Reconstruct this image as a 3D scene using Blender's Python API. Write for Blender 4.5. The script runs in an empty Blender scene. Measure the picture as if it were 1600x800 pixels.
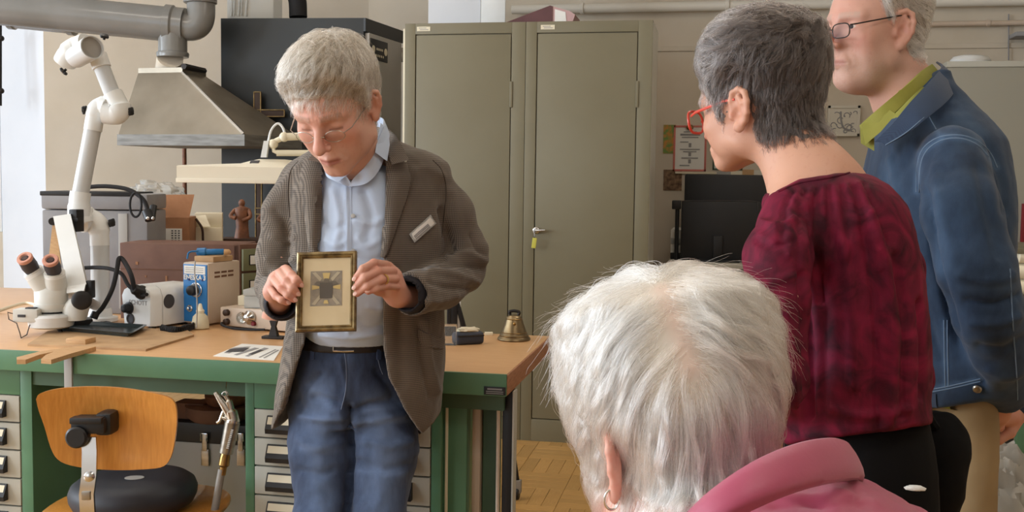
import bpy, bmesh, math, random
import numpy as np
from mathutils import Matrix, Vector, noise as mnoise
S = bpy.context.scene
COL = S.collection
R = math.radians
# ------------------------------------------------------------------ camera
FPX = 1650.0; CZ = 1.32; PITCH = R(3.99); YAW = R(10.97); ROLL = R(0.8); FS = 1400.0; KD = FPX / FS
cd = bpy.data.cameras.new('camera'); cam = bpy.data.objects.new('camera', cd); COL.objects.link(cam)
cd.sensor_width = 36.0; cd.lens = 36.0 * FPX / 1600.0; cd.clip_start = 0.05
cam.location = (0, 0, CZ); cam.rotation_euler = (Matrix.Rotation(YAW, 3, 'Z') @ Matrix.Rotation(R(90) - PITCH, 3, 'X') @ Matrix.Rotation(ROLL, 3, 'Z')).to_euler()
S.camera = cam
FW = np.array([-math.sin(YAW) * math.cos(PITCH), math.cos(YAW) * math.cos(PITCH), -math.sin(PITCH)])
RH = np.array([math.cos(YAW), math.sin(YAW), 0.0]); UH = np.cross(RH, FW)
RT = RH * math.cos(ROLL) + UH * math.sin(ROLL); UP = UH * math.cos(ROLL) - RH * math.sin(ROLL); CP = np.array([0, 0, CZ])
def at(px, py, X=None, Y=None, Z=None, d=None):
    """world point seen at a photograph pixel, on a plane or at a forward distance d (in units of KD metres)"""
    r = FW + RT * (px - 800) / FPX + UP * (400 - py) / FPX
    t = X / r[0] if X is not None else Y / r[1] if Y is not None else (Z - CZ) / r[2] if Z is not None else d * KD
    return CP + r * t
def px_of(p):
    v = np.asarray(p, float) - CP; d = v @ FW
    return 800 + FPX * (v @ RT) / d, 400 - FPX * (v @ UP) / d, d
# ------------------------------------------------------------------ world, view, lights
S.view_settings.view_transform = 'Standard'; S.view_settings.look = 'None'
S.view_settings.gamma = 1.0; S.view_settings.use_curve_mapping = False
S.view_settings.exposure = 0.0
w = bpy.data.worlds.new('world'); S.world = w; w.use_nodes = True
w.node_tree.nodes['Background'].inputs[0].default_value = (0.75, 0.86, 1.0, 1)
w.node_tree.nodes['Background'].inputs[1].default_value = 1.0
def area(name, loc, aim, sx, sy, power, col):
    l = bpy.data.lights.new(name, 'AREA'); l.shape = 'RECTANGLE'; l.size = sx; l.size_y = sy
    l.energy = power; l.color = col
    o = bpy.data.objects.new(name, l); COL.objects.link(o); o.location = loc
    o.rotation_euler = Vector(aim).to_track_quat('-Z', 'Y').to_euler()
    return o
DAY = (0.80, 0.90, 1.0); LAMP = (1.0, 0.95, 0.88)
CEIL = 3.3
for yy, pw in ((3.4, 85), (1.3, 150), (-0.8, 190)):   # daylight through the three tall windows of the left wall
    area('daylight', (-6.45, yy, 1.95), (1, 0, -0.12), 1.6, 1.9, pw, DAY)
area('daylight', (-2.6, -2.45, 1.95), (0.1, 1, -0.12), 2.2, 1.9, 26, DAY)      # and through the window behind the camera
area('daylight', (-5.75, 5.45, 1.95), (0.342, -0.94, -0.1), 1.1, 1.9, 10, DAY)
LAMPS = [(-2.6, 3.3), (0.6, 3.3), (-2.6, 0.6), (0.6, 0.6)]
for lx, ly in LAMPS:
    area('lamp_light', (lx, ly, CEIL - 0.13), (0, 0, -1), 1.4, 0.25, 9, LAMP)
# ------------------------------------------------------------------ materials
def mat(name, col, rough=0.5, metal=0.0, mix=None, nscale=20, namt=0.5, bump=0.0, bscale=200, stretch=(1, 1, 1),
        dist=0.0, trans=0.0, ior=1.45, emit=None, coat=0.0, alpha=1.0, sheen=0.0, rnd=0.0, detail=4, sss=0.0, spec=None):
    m = bpy.data.materials.new(name); m.use_nodes = True
    nt = m.node_tree; N = nt.nodes; L = nt.links; b = N['Principled BSDF']
    c4 = (*col, 1)
    b.inputs['Base Color'].default_value = c4; b.inputs['Roughness'].default_value = rough
    b.inputs['Metallic'].default_value = metal
    b.inputs['Transmission Weight'].default_value = trans; b.inputs['IOR'].default_value = ior
    b.inputs['Coat Weight'].default_value = coat; b.inputs['Alpha'].default_value = alpha
    b.inputs['Sheen Weight'].default_value = sheen
    if spec is not None: b.inputs['Specular IOR Level'].default_value = spec
    if sss:
        b.inputs['Subsurface Weight'].default_value = sss
        b.inputs['Subsurface Radius'].default_value = (0.012, 0.004, 0.002); b.inputs['Subsurface Scale'].default_value = 1.0
    if emit: b.inputs['Emission Color'].default_value = (*emit[:3], 1); b.inputs['Emission Strength'].default_value = emit[3]
    tc = N.new('ShaderNodeTexCoord'); mp = N.new('ShaderNodeMapping'); mp.inputs['Scale'].default_value = stretch
    L.new(tc.outputs['Object'], mp.inputs['Vector'])
    last = None
    if mix is not None:
        n = N.new('ShaderNodeTexNoise'); n.inputs['Scale'].default_value = nscale; n.inputs['Detail'].default_value = detail; n.inputs['Distortion'].default_value = dist
        L.new(mp.outputs[0], n.inputs['Vector'])
        rr = N.new('ShaderNodeValToRGB'); rr.color_ramp.elements[0].position = 0.5 - 0.5 * (1 - namt) * 0.6 - 0.02
        rr.color_ramp.elements[1].position = 0.5 + 0.5 * (1 - namt) * 0.6 + 0.02
        rr.color_ramp.elements[0].color = c4; rr.color_ramp.elements[1].color = (*mix, 1)
        L.new(n.outputs['Fac'], rr.inputs['Fac']); last = rr.outputs['Color']
    if rnd:
        oi = N.new('ShaderNodeObjectInfo'); hs = N.new('ShaderNodeHueSaturation'); ma = N.new('ShaderNodeMapRange')
        ma.inputs['To Min'].default_value = 1 - rnd; ma.inputs['To Max'].default_value = 1 + rnd
        L.new(oi.outputs['Random'], ma.inputs['Value']); L.new(ma.outputs[0], hs.inputs['Value'])
        if last: L.new(last, hs.inputs['Color'])
        else: hs.inputs['Color'].default_value = c4
        last = hs.outputs['Color']
    if last: L.new(last, b.inputs['Base Color'])
    if bump:
        n2 = N.new('ShaderNodeTexNoise'); n2.inputs['Scale'].default_value = bscale; n2.inputs['Detail'].default_value = 3
        L.new(mp.outputs[0], n2.inputs['Vector'])
        bp = N.new('ShaderNodeBump'); bp.inputs['Strength'].default_value = bump; bp.inputs['Distance'].default_value = 0.002
        L.new(n2.outputs['Fac'], bp.inputs['Height']); L.new(bp.outputs[0], b.inputs['Normal'])
    return m
def lin(r, g, b):
    f = lambda c: (c / 255 / 12.92) if c / 255 <= 0.04045 else ((c / 255 + 0.055) / 1.055) ** 2.4
    return (f(r), f(g), f(b))
mt = {}
def M(n, *a, **k):
    mt[n] = mat(n, *a, **k); return mt[n]
M('plaster', lin(210, 199, 182), 0.9, mix=lin(202, 190, 171), nscale=3, bump=0.15, bscale=60)
M('plaster_white', lin(222, 224, 228), 0.9, mix=lin(214, 217, 222), nscale=2)
M('ceiling_paint', lin(225, 222, 215), 0.9)
M('parquet', lin(212, 168, 104), 0.32, mix=lin(192, 146, 84), nscale=9, stretch=(2, 18, 2), namt=0.2, rnd=0.11)
M('parquet_base', lin(150, 108, 60), 0.5)
M('khaki_steel', lin(124, 117, 94), 0.42, mix=lin(118, 110, 86), nscale=2, bump=0.05, bscale=400)
M('khaki_dark', lin(100, 93, 72), 0.5)
M('khaki_side_lit', lin(214, 214, 206), 0.32, mix=lin(204, 203, 194), nscale=2)  # pale copy of the khaki steel, with the light on the side painted in
M('dark_steel', lin(42, 46, 48), 0.42, mix=lin(37, 40, 41), nscale=4, bump=0.05, bscale=300)
M('door_grey', lin(176, 172, 166), 0.35, mix=lin(168, 163, 155), nscale=6)
M('black', lin(28, 28, 30), 0.45, bump=0.05, bscale=300)
M('black_soft', lin(30, 30, 33), 0.75, bump=0.2, bscale=500)
M('black_gloss', lin(18, 18, 20), 0.2)
M('chrome', lin(205, 205, 205), 0.18, 1.0)
M('steel', lin(176, 170, 160), 0.34, 1.0, mix=lin(150, 143, 132), nscale=4, stretch=(1, 1, 12))
M('steel_bright', lin(210, 206, 198), 0.25, 1.0)
M('hood_steel', lin(160, 150, 134), 0.42, 0.6, mix=lin(128, 119, 104), nscale=3); M('rim_steel', lin(128, 126, 121), 0.6, 0.35, mix=lin(104, 101, 96), nscale=9, stretch=(1, 1, 8))
M('duct', lin(128, 127, 124), 0.22, mix=lin(118, 117, 113), nscale=5)
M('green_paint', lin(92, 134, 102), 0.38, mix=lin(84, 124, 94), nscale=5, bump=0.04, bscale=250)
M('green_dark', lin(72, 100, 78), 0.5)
M('bench_wood', lin(220, 176, 128), 0.36, mix=lin(206, 158, 110), nscale=14, stretch=(1.2, 14, 14), namt=0.2)
M('end_wood', lin(178, 128, 96), 0.6, mix=lin(158, 108, 78), nscale=30, stretch=(1, 1, 6))
M('drawer_grey', lin(186, 184, 172), 0.45, mix=lin(178, 175, 162), nscale=5)
M('cream', lin(228, 218, 192), 0.5)
M('white_plastic', lin(228, 229, 228), 0.38, mix=lin(220, 221, 218), nscale=8)
M('white_lamp', lin(232, 224, 204), 0.42)
M('white_paper', lin(236, 234, 228), 0.8)
M('grey_tube', lin(196, 198, 198), 0.35)
M('grey_case', lin(150, 150, 152), 0.5, mix=lin(138, 138, 142), nscale=6)
M('grey_light', lin(170, 168, 164), 0.5)
M('scope_grey', lin(206, 204, 196), 0.42)
M('eyepiece', lin(62, 58, 62), 0.6)
M('pink_rubber', lin(205, 148, 128), 0.6)
M('lens', lin(70, 50, 48), 0.1, coat=0.5)
M('lens_glass', lin(235, 240, 240), 0.05, trans=1.0)
M('brown_box', lin(118, 84, 68), 0.62, mix=lin(104, 72, 58), nscale=12, bump=0.06, bscale=150)
M('drawer_green', lin(118, 120, 88), 0.5)
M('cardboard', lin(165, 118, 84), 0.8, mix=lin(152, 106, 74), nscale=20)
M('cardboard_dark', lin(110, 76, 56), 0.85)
M('blue_paint', lin(44, 122, 190), 0.4)
M('blue_plastic', lin(40, 110, 165), 0.3)
M('blue_dark', lin(40, 52, 110), 0.5)
M('beige_metal', lin(208, 190, 172), 0.4, mix=lin(198, 178, 158), nscale=9)
M('wood_light', lin(205, 165, 118), 0.6, mix=lin(184, 142, 96), nscale=20, stretch=(2, 14, 14), namt=0.2)
M('wood_board', lin(196, 160, 118), 0.65, mix=lin(170, 136, 98), nscale=12, bump=0.1, bscale=80)
M('chair_wood', lin(214, 148, 70), 0.3, mix=lin(190, 122, 50), nscale=10, stretch=(16, 16, 1.5), namt=0.2, coat=0.3)
M('cushion', lin(44, 45, 52), 0.55, bump=0.05, bscale=300)
M('tray', lin(44, 52, 52), 0.25)
M('clear', lin(240, 244, 244), 0.06, trans=0.92, ior=1.2)
M('milky', lin(222, 222, 218), 0.35, trans=0.55, ior=1.2)
M('bag_plastic', lin(214, 212, 206), 0.22, trans=0.6, ior=1.15)
M('rubber_bulb', lin(206, 196, 168), 0.5)
M('brass', lin(176, 140, 84), 0.32, 1.0, mix=lin(110, 84, 52), nscale=14)
M('bell_bronze', lin(158, 138, 104), 0.36, 0.9, mix=lin(104, 88, 66), nscale=18, namt=0.3)
M('gold', lin(150, 128, 86), 0.42, 0.6, mix=lin(96, 78, 48), nscale=30)
M('dark_wood', lin(58, 38, 26), 0.5)
M('figure_wood', lin(132, 84, 56), 0.55, mix=lin(96, 58, 38), nscale=40)
M('iron', lin(48, 44, 42), 0.5, 0.6)
M('pouch', lin(62, 66, 78), 0.75, bump=0.2, bscale=400)
M('hose_grey', lin(150, 144, 136), 0.5)
M('maroon_book', lin(104, 66, 66), 0.6, mix=lin(92, 58, 58), nscale=12)
M('pink_label', lin(196, 160, 158), 0.7)
M('red_frame', lin(206, 120, 108), 0.5)
M('green_frame', lin(70, 92, 74), 0.5)
M('poster_green', lin(120, 150, 80), 0.7, mix=lin(200, 140, 70), nscale=30, namt=0.8)
M('poster_brown', lin(90, 66, 50), 0.7, mix=lin(150, 120, 90), nscale=40, namt=0.6)
M('relief', lin(214, 208, 194), 0.7)
M('pipe_white', lin(222, 216, 204), 0.35)
M('ink', lin(70, 68, 70), 0.8)
M('ink_light', lin(150, 148, 148), 0.8)
M('tag_yellow', lin(196, 190, 80), 0.5)
M('board_green', lin(150, 146, 132), 0.4)
M('deep_red', lin(120, 30, 36), 0.6)
M('pink_tool', lin(160, 92, 82), 0.4)
M('window_white', lin(240, 240, 238), 0.4)
M('lamp_glow', lin(255, 245, 225), 0.5, emit=(1.0, 0.9, 0.75, 6))
M('sky_pane', lin(230, 240, 250), 0.05, trans=1.0, ior=1.02)
# ------------------------------------------------------------------ mesh helpers
class G:
    """collects shapes; every shape goes through self.T"""
    def __init__(s, T=None): s.v = []; s.f = []; s.T = T if T is not None else Matrix.Identity(4)
    def add(s, vs, fs, T=None):
        m = s.T @ T if T is not None else s.T
        o = len(s.v); s.v += [m @ Vector(p) for p in vs]; s.f += [[o + i for i in f] for f in fs]; return s
    def raw(s, vs, fs):
        o = len(s.v); s.v += [Vector(p) for p in vs]; s.f += [[o + int(i) for i in f] for f in fs]; return s
    def box(s, c, d, bev=0.0, T=None, seg=2):
        x, y, z = [k / 2 for k in d]
        vs = [(i * x, j * y, k * z) for i in (-1, 1) for j in (-1, 1) for k in (-1, 1)]
        fs = [(0, 1, 3, 2), (4, 6, 7, 5), (0, 4, 5, 1), (2, 3, 7, 6), (0, 2, 6, 4), (1, 5, 7, 3)]
        if bev > 0:
            bm = bmesh.new(); bv = [bm.verts.new(p) for p in vs]
            for f in fs: bm.faces.new([bv[i] for i in f])
            bmesh.ops.bevel(bm, geom=bm.edges[:], offset=min(bev, 0.49 * min(d)), segments=seg, affect='EDGES', profile=0.6)
            bm.verts.index_update(); vs = [v.co[:] for v in bm.verts]; fs = [[v.index for v in f.verts] for f in bm.faces]; bm.free()
        m = Matrix.Translation(Vector(c)) @ (T if T is not None else Matrix.Identity(4))
        return s.add(vs, fs, m)
    def b2(s, a, b, bev=0.0):
        a = np.array(a, float); b = np.array(b, float); return s.box((a + b) / 2, np.abs(b - a), bev)
    def tube(s, pts, r, seg=10, cap=True, flat=1.0):
        pts = [Vector(p) for p in pts]; n = len(pts); rs = r if hasattr(r, '__len__') else [r] * n
        vs = []; fs = []; prev = None
        for i, p in enumerate(pts):
            t = (pts[min(i + 1, n - 1)] - pts[max(i - 1, 0)]).normalized()
            if prev is None:
                a = Vector((0, 0, 1)) if abs(t.z) < 0.9 else Vector((1, 0, 0)); u = t.cross(a).normalized()
            else: u = (prev - t * prev.dot(t)).normalized()
            prev = u; q = t.cross(u)
            for k in range(seg):
                an = 2 * math.pi * k / seg; vs.append(p + (u * math.cos(an) * flat + q * math.sin(an)) * rs[i])
        for i in range(n - 1):
            for k in range(seg):
                fs.append((i * seg + k, i * seg + (k + 1) % seg, (i + 1) * seg + (k + 1) % seg, (i + 1) * seg + k))
        if cap: fs.append(list(range(seg))[::-1]); fs.append([(n - 1) * seg + k for k in range(seg)])
        return s.add(vs, fs)
    def lathe(s, o, ax, prof, seg=24, cap=True):
        """prof: list of (distance along axis, radius)"""
        o = Vector(o); ax = Vector(ax).normalized(); a = Vector((0, 0, 1)) if abs(ax.z) < 0.9 else Vector((1, 0, 0))
        u = ax.cross(a).normalized(); q = ax.cross(u); vs = []; fs = []; n = len(prof)
        for h, r in prof:
            for k in range(seg):
                an = 2 * math.pi * k / seg; vs.append(o + ax * h + (u * math.cos(an) + q * math.sin(an)) * max(r, 1e-5))
        for i in range(n - 1):
            for k in range(seg):
                fs.append((i * seg + k, i * seg + (k + 1) % seg, (i + 1) * seg + (k + 1) % seg, (i + 1) * seg + k))
        if cap: fs.append(list(range(seg))[::-1]); fs.append([(n - 1) * seg + k for k in range(seg)])
        return s.add(vs, fs)
    def cyl(s, a, b, r, seg=20):
        a = Vector(a); b = Vector(b); h = (b - a).length; e = min(0.15 * r, 0.2 * h)
        return s.lathe(a, b - a, [(0, r - e), (e, r), (h - e, r), (h, r - e)], seg)
    def ball(s, c, r, sx=1, sy=1, sz=1, seg=16, rings=10):
        pr = [(-math.cos(math.pi * i / rings), math.sin(math.pi * i / rings)) for i in range(rings + 1)]
        vs = []; fs = []
        for h, q in pr:
            for k in range(seg):
                an = 2 * math.pi * k / seg
                vs.append((c[0] + r * sx * max(q, 1e-4) * math.cos(an), c[1] + r * sy * max(q, 1e-4) * math.sin(an), c[2] + r * sz * h))
        for i in range(rings):
            for k in range(seg):
                fs.append((i * seg + k, i * seg + (k + 1) % seg, (i + 1) * seg + (k + 1) % seg, (i + 1) * seg + k))
        return s.add(vs, fs)
    def prism(s, poly, lo, hi, axis=2):
        """poly: 2-D outline (ccw), extruded along axis between lo and hi"""
        n = len(poly)
        def P(a, h): return (a[0], a[1], h) if axis == 2 else (a[0], h, a[1]) if axis == 1 else (h, a[0], a[1])
        vs = [P(a, lo) for a in poly] + [P(a, hi) for a in poly]
        fs = [list(range(n))[::-1], list(range(n, 2 * n))] + [(i, (i + 1) % n, n + (i + 1) % n, n + i) for i in range(n)]
        return s.add(vs, fs)
    def loft(s, rings, cap=True):
        k = len(rings[0]); vs = [p for r in rings for p in r]; fs = []
        for i in range(len(rings) - 1):
            for j in range(k): fs.append((i * k + j, i * k + (j + 1) % k, (i + 1) * k + (j + 1) % k, (i + 1) * k + j))
        if cap: fs.append(list(range(k))[::-1]); fs.append([(len(rings) - 1) * k + j for j in range(k)])
        return s.add(vs, fs)
ORI = {}
def setp(o, label=None, cat=None, group=None, kind=None):
    if label: o['label'] = label
    if cat: o['category'] = cat
    if group: o['group'] = group
    if kind: o['kind'] = kind
    return o
def thing(name, label, cat, loc=(0, 0, 0), group=None):
    o = bpy.data.objects.new(name, None); COL.objects.link(o); o.location = loc; o.empty_display_size = 0.05
    ORI[o.name] = Vector(loc); return setp(o, label, cat, group)
def world_org(parent):
    v = Vector((0, 0, 0)); p = parent
    while p is not None: v += ORI[p.name]; p = p.parent
    return v
def obj(name, g, m, parent=None, loc=None, smooth=True, angle=40, fix=True):
    """one mesh object; world coordinates in g, origin moved to loc (or kept at the parent)"""
    me = bpy.data.meshes.new(name)
    org = Vector(loc) if loc is not None else (world_org(parent) if parent else None)
    if org is None:
        vs = np.array([tuple(p) for p in g.v]); org = Vector(((vs[:, 0].min() + vs[:, 0].max()) / 2, (vs[:, 1].min() + vs[:, 1].max()) / 2, vs[:, 2].min()))
    me.from_pydata([tuple(Vector(p) - org) for p in g.v], [], g.f)
    if fix:
        bm = bmesh.new(); bm.from_mesh(me); bmesh.ops.recalc_face_normals(bm, faces=bm.faces[:]); bm.to_mesh(me); bm.free()
    me.materials.append(mt[m] if isinstance(m, str) else m)
    if smooth:
        me.shade_smooth(); me.set_sharp_from_angle(angle=R(angle))
    o = bpy.data.objects.new(name, me); COL.objects.link(o)
    if parent: o.parent = parent; o.location = org - world_org(parent)
    else: o.location = org
    ORI[o.name] = org - (world_org(parent) if parent else Vector((0, 0, 0)))
    return o
def struct(name, g, m, **k): return setp(obj(name, g, m, **k), kind='structure')
def single(name, g, m, label, cat, group=None, **k): return setp(obj(name, g, m, **k), label, cat, group)
def text(name, body, size, T, m, parent, depth=0.0003, align='CENTER', sx=1.0, bold=0.0):
    c = bpy.data.curves.new(name, 'FONT'); c.body = body; c.size = size; c.extrude = depth; c.align_x = align; c.align_y = 'CENTER'; c.offset = bold
    c.resolution_u = 3
    o = bpy.data.objects.new(name, c); COL.objects.link(o); dg = bpy.context.evaluated_depsgraph_get()
    me = bpy.data.meshes.new_from_object(o.evaluated_get(dg)); bpy.data.objects.remove(o); bpy.data.curves.remove(c)
    g = G(T @ Matrix.Diagonal((sx, 1, 1, 1))); g.add([v.co[:] for v in me.vertices], [list(p.vertices) for p in me.polygons]); bpy.data.meshes.remove(me)
    return obj(name, g, m, parent, smooth=False)
def frame_of(o, x, y, z):
    """matrix with origin o and axes x, y, z"""
    x = Vector(x).normalized(); y = Vector(y).normalized(); z = Vector(z).normalized()
    return Matrix(((x[0], y[0], z[0], o[0]), (x[1], y[1], z[1], o[1]), (x[2], y[2], z[2], o[2]), (0, 0, 0, 1)))
def TR(loc, rz=0, rx=0, ry=0): return Matrix.Translation(Vector(loc)) @ Matrix.Rotation(rz, 4, 'Z') @ Matrix.Rotation(ry, 4, 'Y') @ Matrix.Rotation(rx, 4, 'X')
def smooth_path(pts, n=8):
    """Catmull-Rom through pts"""
    P = [np.array(p, float) for p in pts]; P = [2 * P[0] - P[1]] + P + [2 * P[-1] - P[-2]]; out = []
    for i in range(1, len(P) - 2):
        for k in range(n):
            t = k / n; a, b, c, d = P[i - 1], P[i], P[i + 1], P[i + 2]
            out.append(0.5 * (2 * b + (c - a) * t + (2 * a - 5 * b + 4 * c - d) * t * t + (3 * b - a - 3 * c + d) * t ** 3))
    out.append(P[-2]); return out
# ================================================================== the setting
YB = 6.6; YC = 5.25
K = at(576, 20, Y=YB); K = Vector((K[0], YB, 0))
U = Vector((math.cos(R(20)), math.sin(R(20)), 0)); NN = Vector((math.sin(R(20)), -math.cos(R(20)), 0))   # along and into the room
def on_line(px, py, P, D):
    """distance along the vertical plane P + s D at which a pixel's ray meets it"""
    r = at(px, py, d=1.0) - CP; M2 = np.array([[r[0], -D.x], [r[1], -D.y]]); return np.linalg.solve(M2, np.array([P.x, P.y]))[1]
A_ = K + U * on_line(70, 200, K, U); RV = Vector((-0.91, 0.41, 0)).normalized()
B_ = A_ + RV * on_line(1, 200, A_, RV); C_ = B_ - U * 1.6
def wall(name, a, b, z0=0, z1=CEIL, th=0.12, m='plaster', out=None):
    a = Vector(a); b = Vector(b); d = (b - a).normalized(); n = Vector((d.y, -d.x, 0))
    if out is not None and n.dot(Vector(out)) < 0: n = -n
    g = G(); p = [a, b, b + n * th, a + n * th]
    g.prism([(q.x, q.y) for q in p], z0, z1); return struct(name, g, m, smooth=False)
struct('floor', G().b2((-6.8, -2.7, -0.1), (3.6, 6.8, -0.004)), 'parquet_base', smooth=False)
struct('ceiling', G().b2((-6.8, -2.7, CEIL), (3.6, 6.8, CEIL + 0.1)), 'ceiling_paint', smooth=False)
wall('wall_back', (K.x, YB, 0), (3.5, YB, 0), out=(0, 1, 0))
wall('wall_left', A_, K, out=(-1, 1, 0))
wall('wall_reveal', B_, A_, out=(0, 1, 0), m='plaster_white')
wall('wall_right', (3.5, YB, 0), (3.5, -2.6, 0), out=(1, 0, 0))
wall('wall_front', (3.5, -2.6, 0), (-1.45, -2.6, 0), out=(0, -1, 0)); wall('wall_front_pier', (-3.75, -2.6, 0), (-6.6, -2.6, 0), out=(0, -1, 0))
wall('wall_front_parapet', (-1.45, -2.6, 0), (-3.75, -2.6, 0), 0, .95, out=(0, -1, 0)); wall('wall_front_lintel', (-1.45, -2.6, 0), (-3.75, -2.6, 0), 2.95, CEIL, out=(0, -1, 0))
# left side: parapets, lintels and piers around the windows
wall('wall_left_niche_parapet', C_, B_, 0, 0.95, out=(-1, 1, 0)); wall('wall_left_niche_lintel', C_, B_, 2.95, CEIL, out=(-1, 1, 0))
X0 = -6.6
wall('wall_left_parapet', (X0, -2.6, 0), (X0, C_.y, 0), 0, 0.95, out=(-1, 0, 0)); wall('wall_left_lintel', (X0, -2.6, 0), (X0, C_.y, 0), 2.95, CEIL, out=(-1, 0, 0))
for i, (y0, y1) in enumerate([(-2.6, -1.7), (0.1, 0.4), (2.2, 2.5), (4.3, C_.y + 0.05)]):
    wall('wall_left_pier', (X0, y0, 0), (X0, y1, 0), 0.95, 2.95, out=(-1, 0, 0))
def window(i, a, b, m='window_white'):
    a = Vector(a); b = Vector(b); d = (b - a); L = d.length; T = frame_of(a, d, Vector((-d.y, d.x, 0)), (0, 0, 1)); g = G(T)
    for x0, x1 in ((0, 0.07), (L / 2 - 0.04, L / 2 + 0.04), (L - 0.07, L)): g.b2((x0, -0.03, 0.95), (x1, 0.03, 2.95), 0.006)
    for z0 in (0.95, 2.3, 2.88): g.b2((0.07, -0.03, z0), (L - 0.07, 0.03, z0 + 0.07), 0.006)
    o = struct('window_%d' % i, g, m)
    obj('pane', G(T).b2((0.05, -0.004, 1.0), (L - 0.05, 0.004, 2.9)), 'sky_pane', o); return o
window(1, C_ + Vector((-0.05, 0.05, 0)), B_ + Vector((-0.03, 0.05, 0)))
for i, y in enumerate((-1.7, 0.4, 2.5)): window(2 + i, (X0 - 0.05, y, 0), (X0 - 0.05, y + 1.8, 0))
window(5, (-3.75, -2.65, 0), (-1.45, -2.65, 0))
# dark window fitting at the left picture edge
t = thing('casement_bolt', 'dark upright window rod with knobs at the far left edge of the picture', 'window fitting', tuple(at(-1, 170, d=5.5)))
g = G(); g.tube([at(-0.5, 40, d=5.5), at(-0.5, 165, d=5.5)], 0.013, 8); obj('rod', g, 'iron', t)
for py in (60, 142): obj('knob', G().ball(at(2, py, d=5.48), 0.018), 'iron', t)
# ceiling lamps (outside the frame, they light the room)
for i, (lx, ly) in enumerate(LAMPS):
    t = thing('ceiling_lamp', 'long white ceiling lamp ' + ('nearer the cupboards' if ly > 2 else 'nearer the camera') + (', window side' if lx < 0 else ', right hand side'), 'lamp', (lx, ly, CEIL), 'fluorescent ceiling lamps')
    obj('housing', G().b2((lx - 0.75, ly - 0.16, CEIL - 0.05), (lx + 0.75, ly + 0.16, CEIL), 0.01), 'white_plastic', t)
    obj('diffuser', G().b2((lx - 0.72, ly - 0.13, CEIL - 0.09), (lx + 0.72, ly + 0.13, CEIL - 0.05), 0.02), 'lamp_glow', t)
# parquet: strips laid in square blocks turned against each other, built where the floor shows
rng = random.Random(3); BL = 0.245; NS = 4; fl = bpy.data.objects['floor']
mh = G().box((0, 0, 0), (BL - 0.0016, BL / NS - 0.0016, 0.008), 0.0007, seg=1)
base = None
xs0, ys0 = -1.35, 3.45
for i in range(9):
    for j in range(8):
        cx = xs0 + (i + 0.5) * BL; cy = ys0 + (j + 0.5) * BL; tu = (i + j) % 2
        for k in range(NS):
            o_ = (k - (NS - 1) / 2) * BL / NS
            px, py = (cx, cy + o_) if not tu else (cx + o_, cy)
            if base is None:
                base = obj('parquet_strip', mh, 'parquet', fl, loc=(0, 0, 0)); me = base.data; o = base
            else: o = bpy.data.objects.new('parquet_strip', me); COL.objects.link(o); o.parent = fl
            o.location = Vector((px, py, -0.002 + rng.uniform(0, 0.0006))) - ORI[fl.name]; o.rotation_euler = (0, 0, math.pi / 2 * tu + rng.uniform(-.002, .002))
g = G()
for i in range(40):
    for j in range(34):
        x = -6.2 + i * BL - (0.0); y = -2.6 + j * BL
        pass
xx = np.arange(xs0 - 20 * BL, 3.5, BL); yy = np.arange(ys0 - 22 * BL, 6.6, BL)
for i, x in enumerate(xx):
    for j, y in enumerate(yy):
        ii = round((x - xs0) / BL); jj = round((y - ys0) / BL)
        if 0 <= ii < 9 and 0 <= jj < 8 or x < -3.6 or y < -1.6: continue
        for k in range(NS):
            o_ = (k - (NS - 1) / 2) * BL / NS; tu = (ii + jj) % 2
            c = (x + BL / 2, y + BL / 2 + o_) if not tu else (x + BL / 2 + o_, y + BL / 2)
            dx, dy = ((BL - .003) / 2, (BL / NS - .003) / 2) if not tu else ((BL / NS - .003) / 2, (BL - .003) / 2)
            n = len(g.v); g.v += [Vector((c[0] - dx, c[1] - dy, 0.002)), Vector((c[0] + dx, c[1] - dy, 0.002)), Vector((c[0] + dx, c[1] + dy, 0.002)), Vector((c[0] - dx, c[1] + dy, 0.002))]
            g.f.append([n, n + 1, n + 2, n + 3])
setp(obj('parquet_strips', g, 'parquet', fl, smooth=False, fix=False), kind='stuff')
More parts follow.
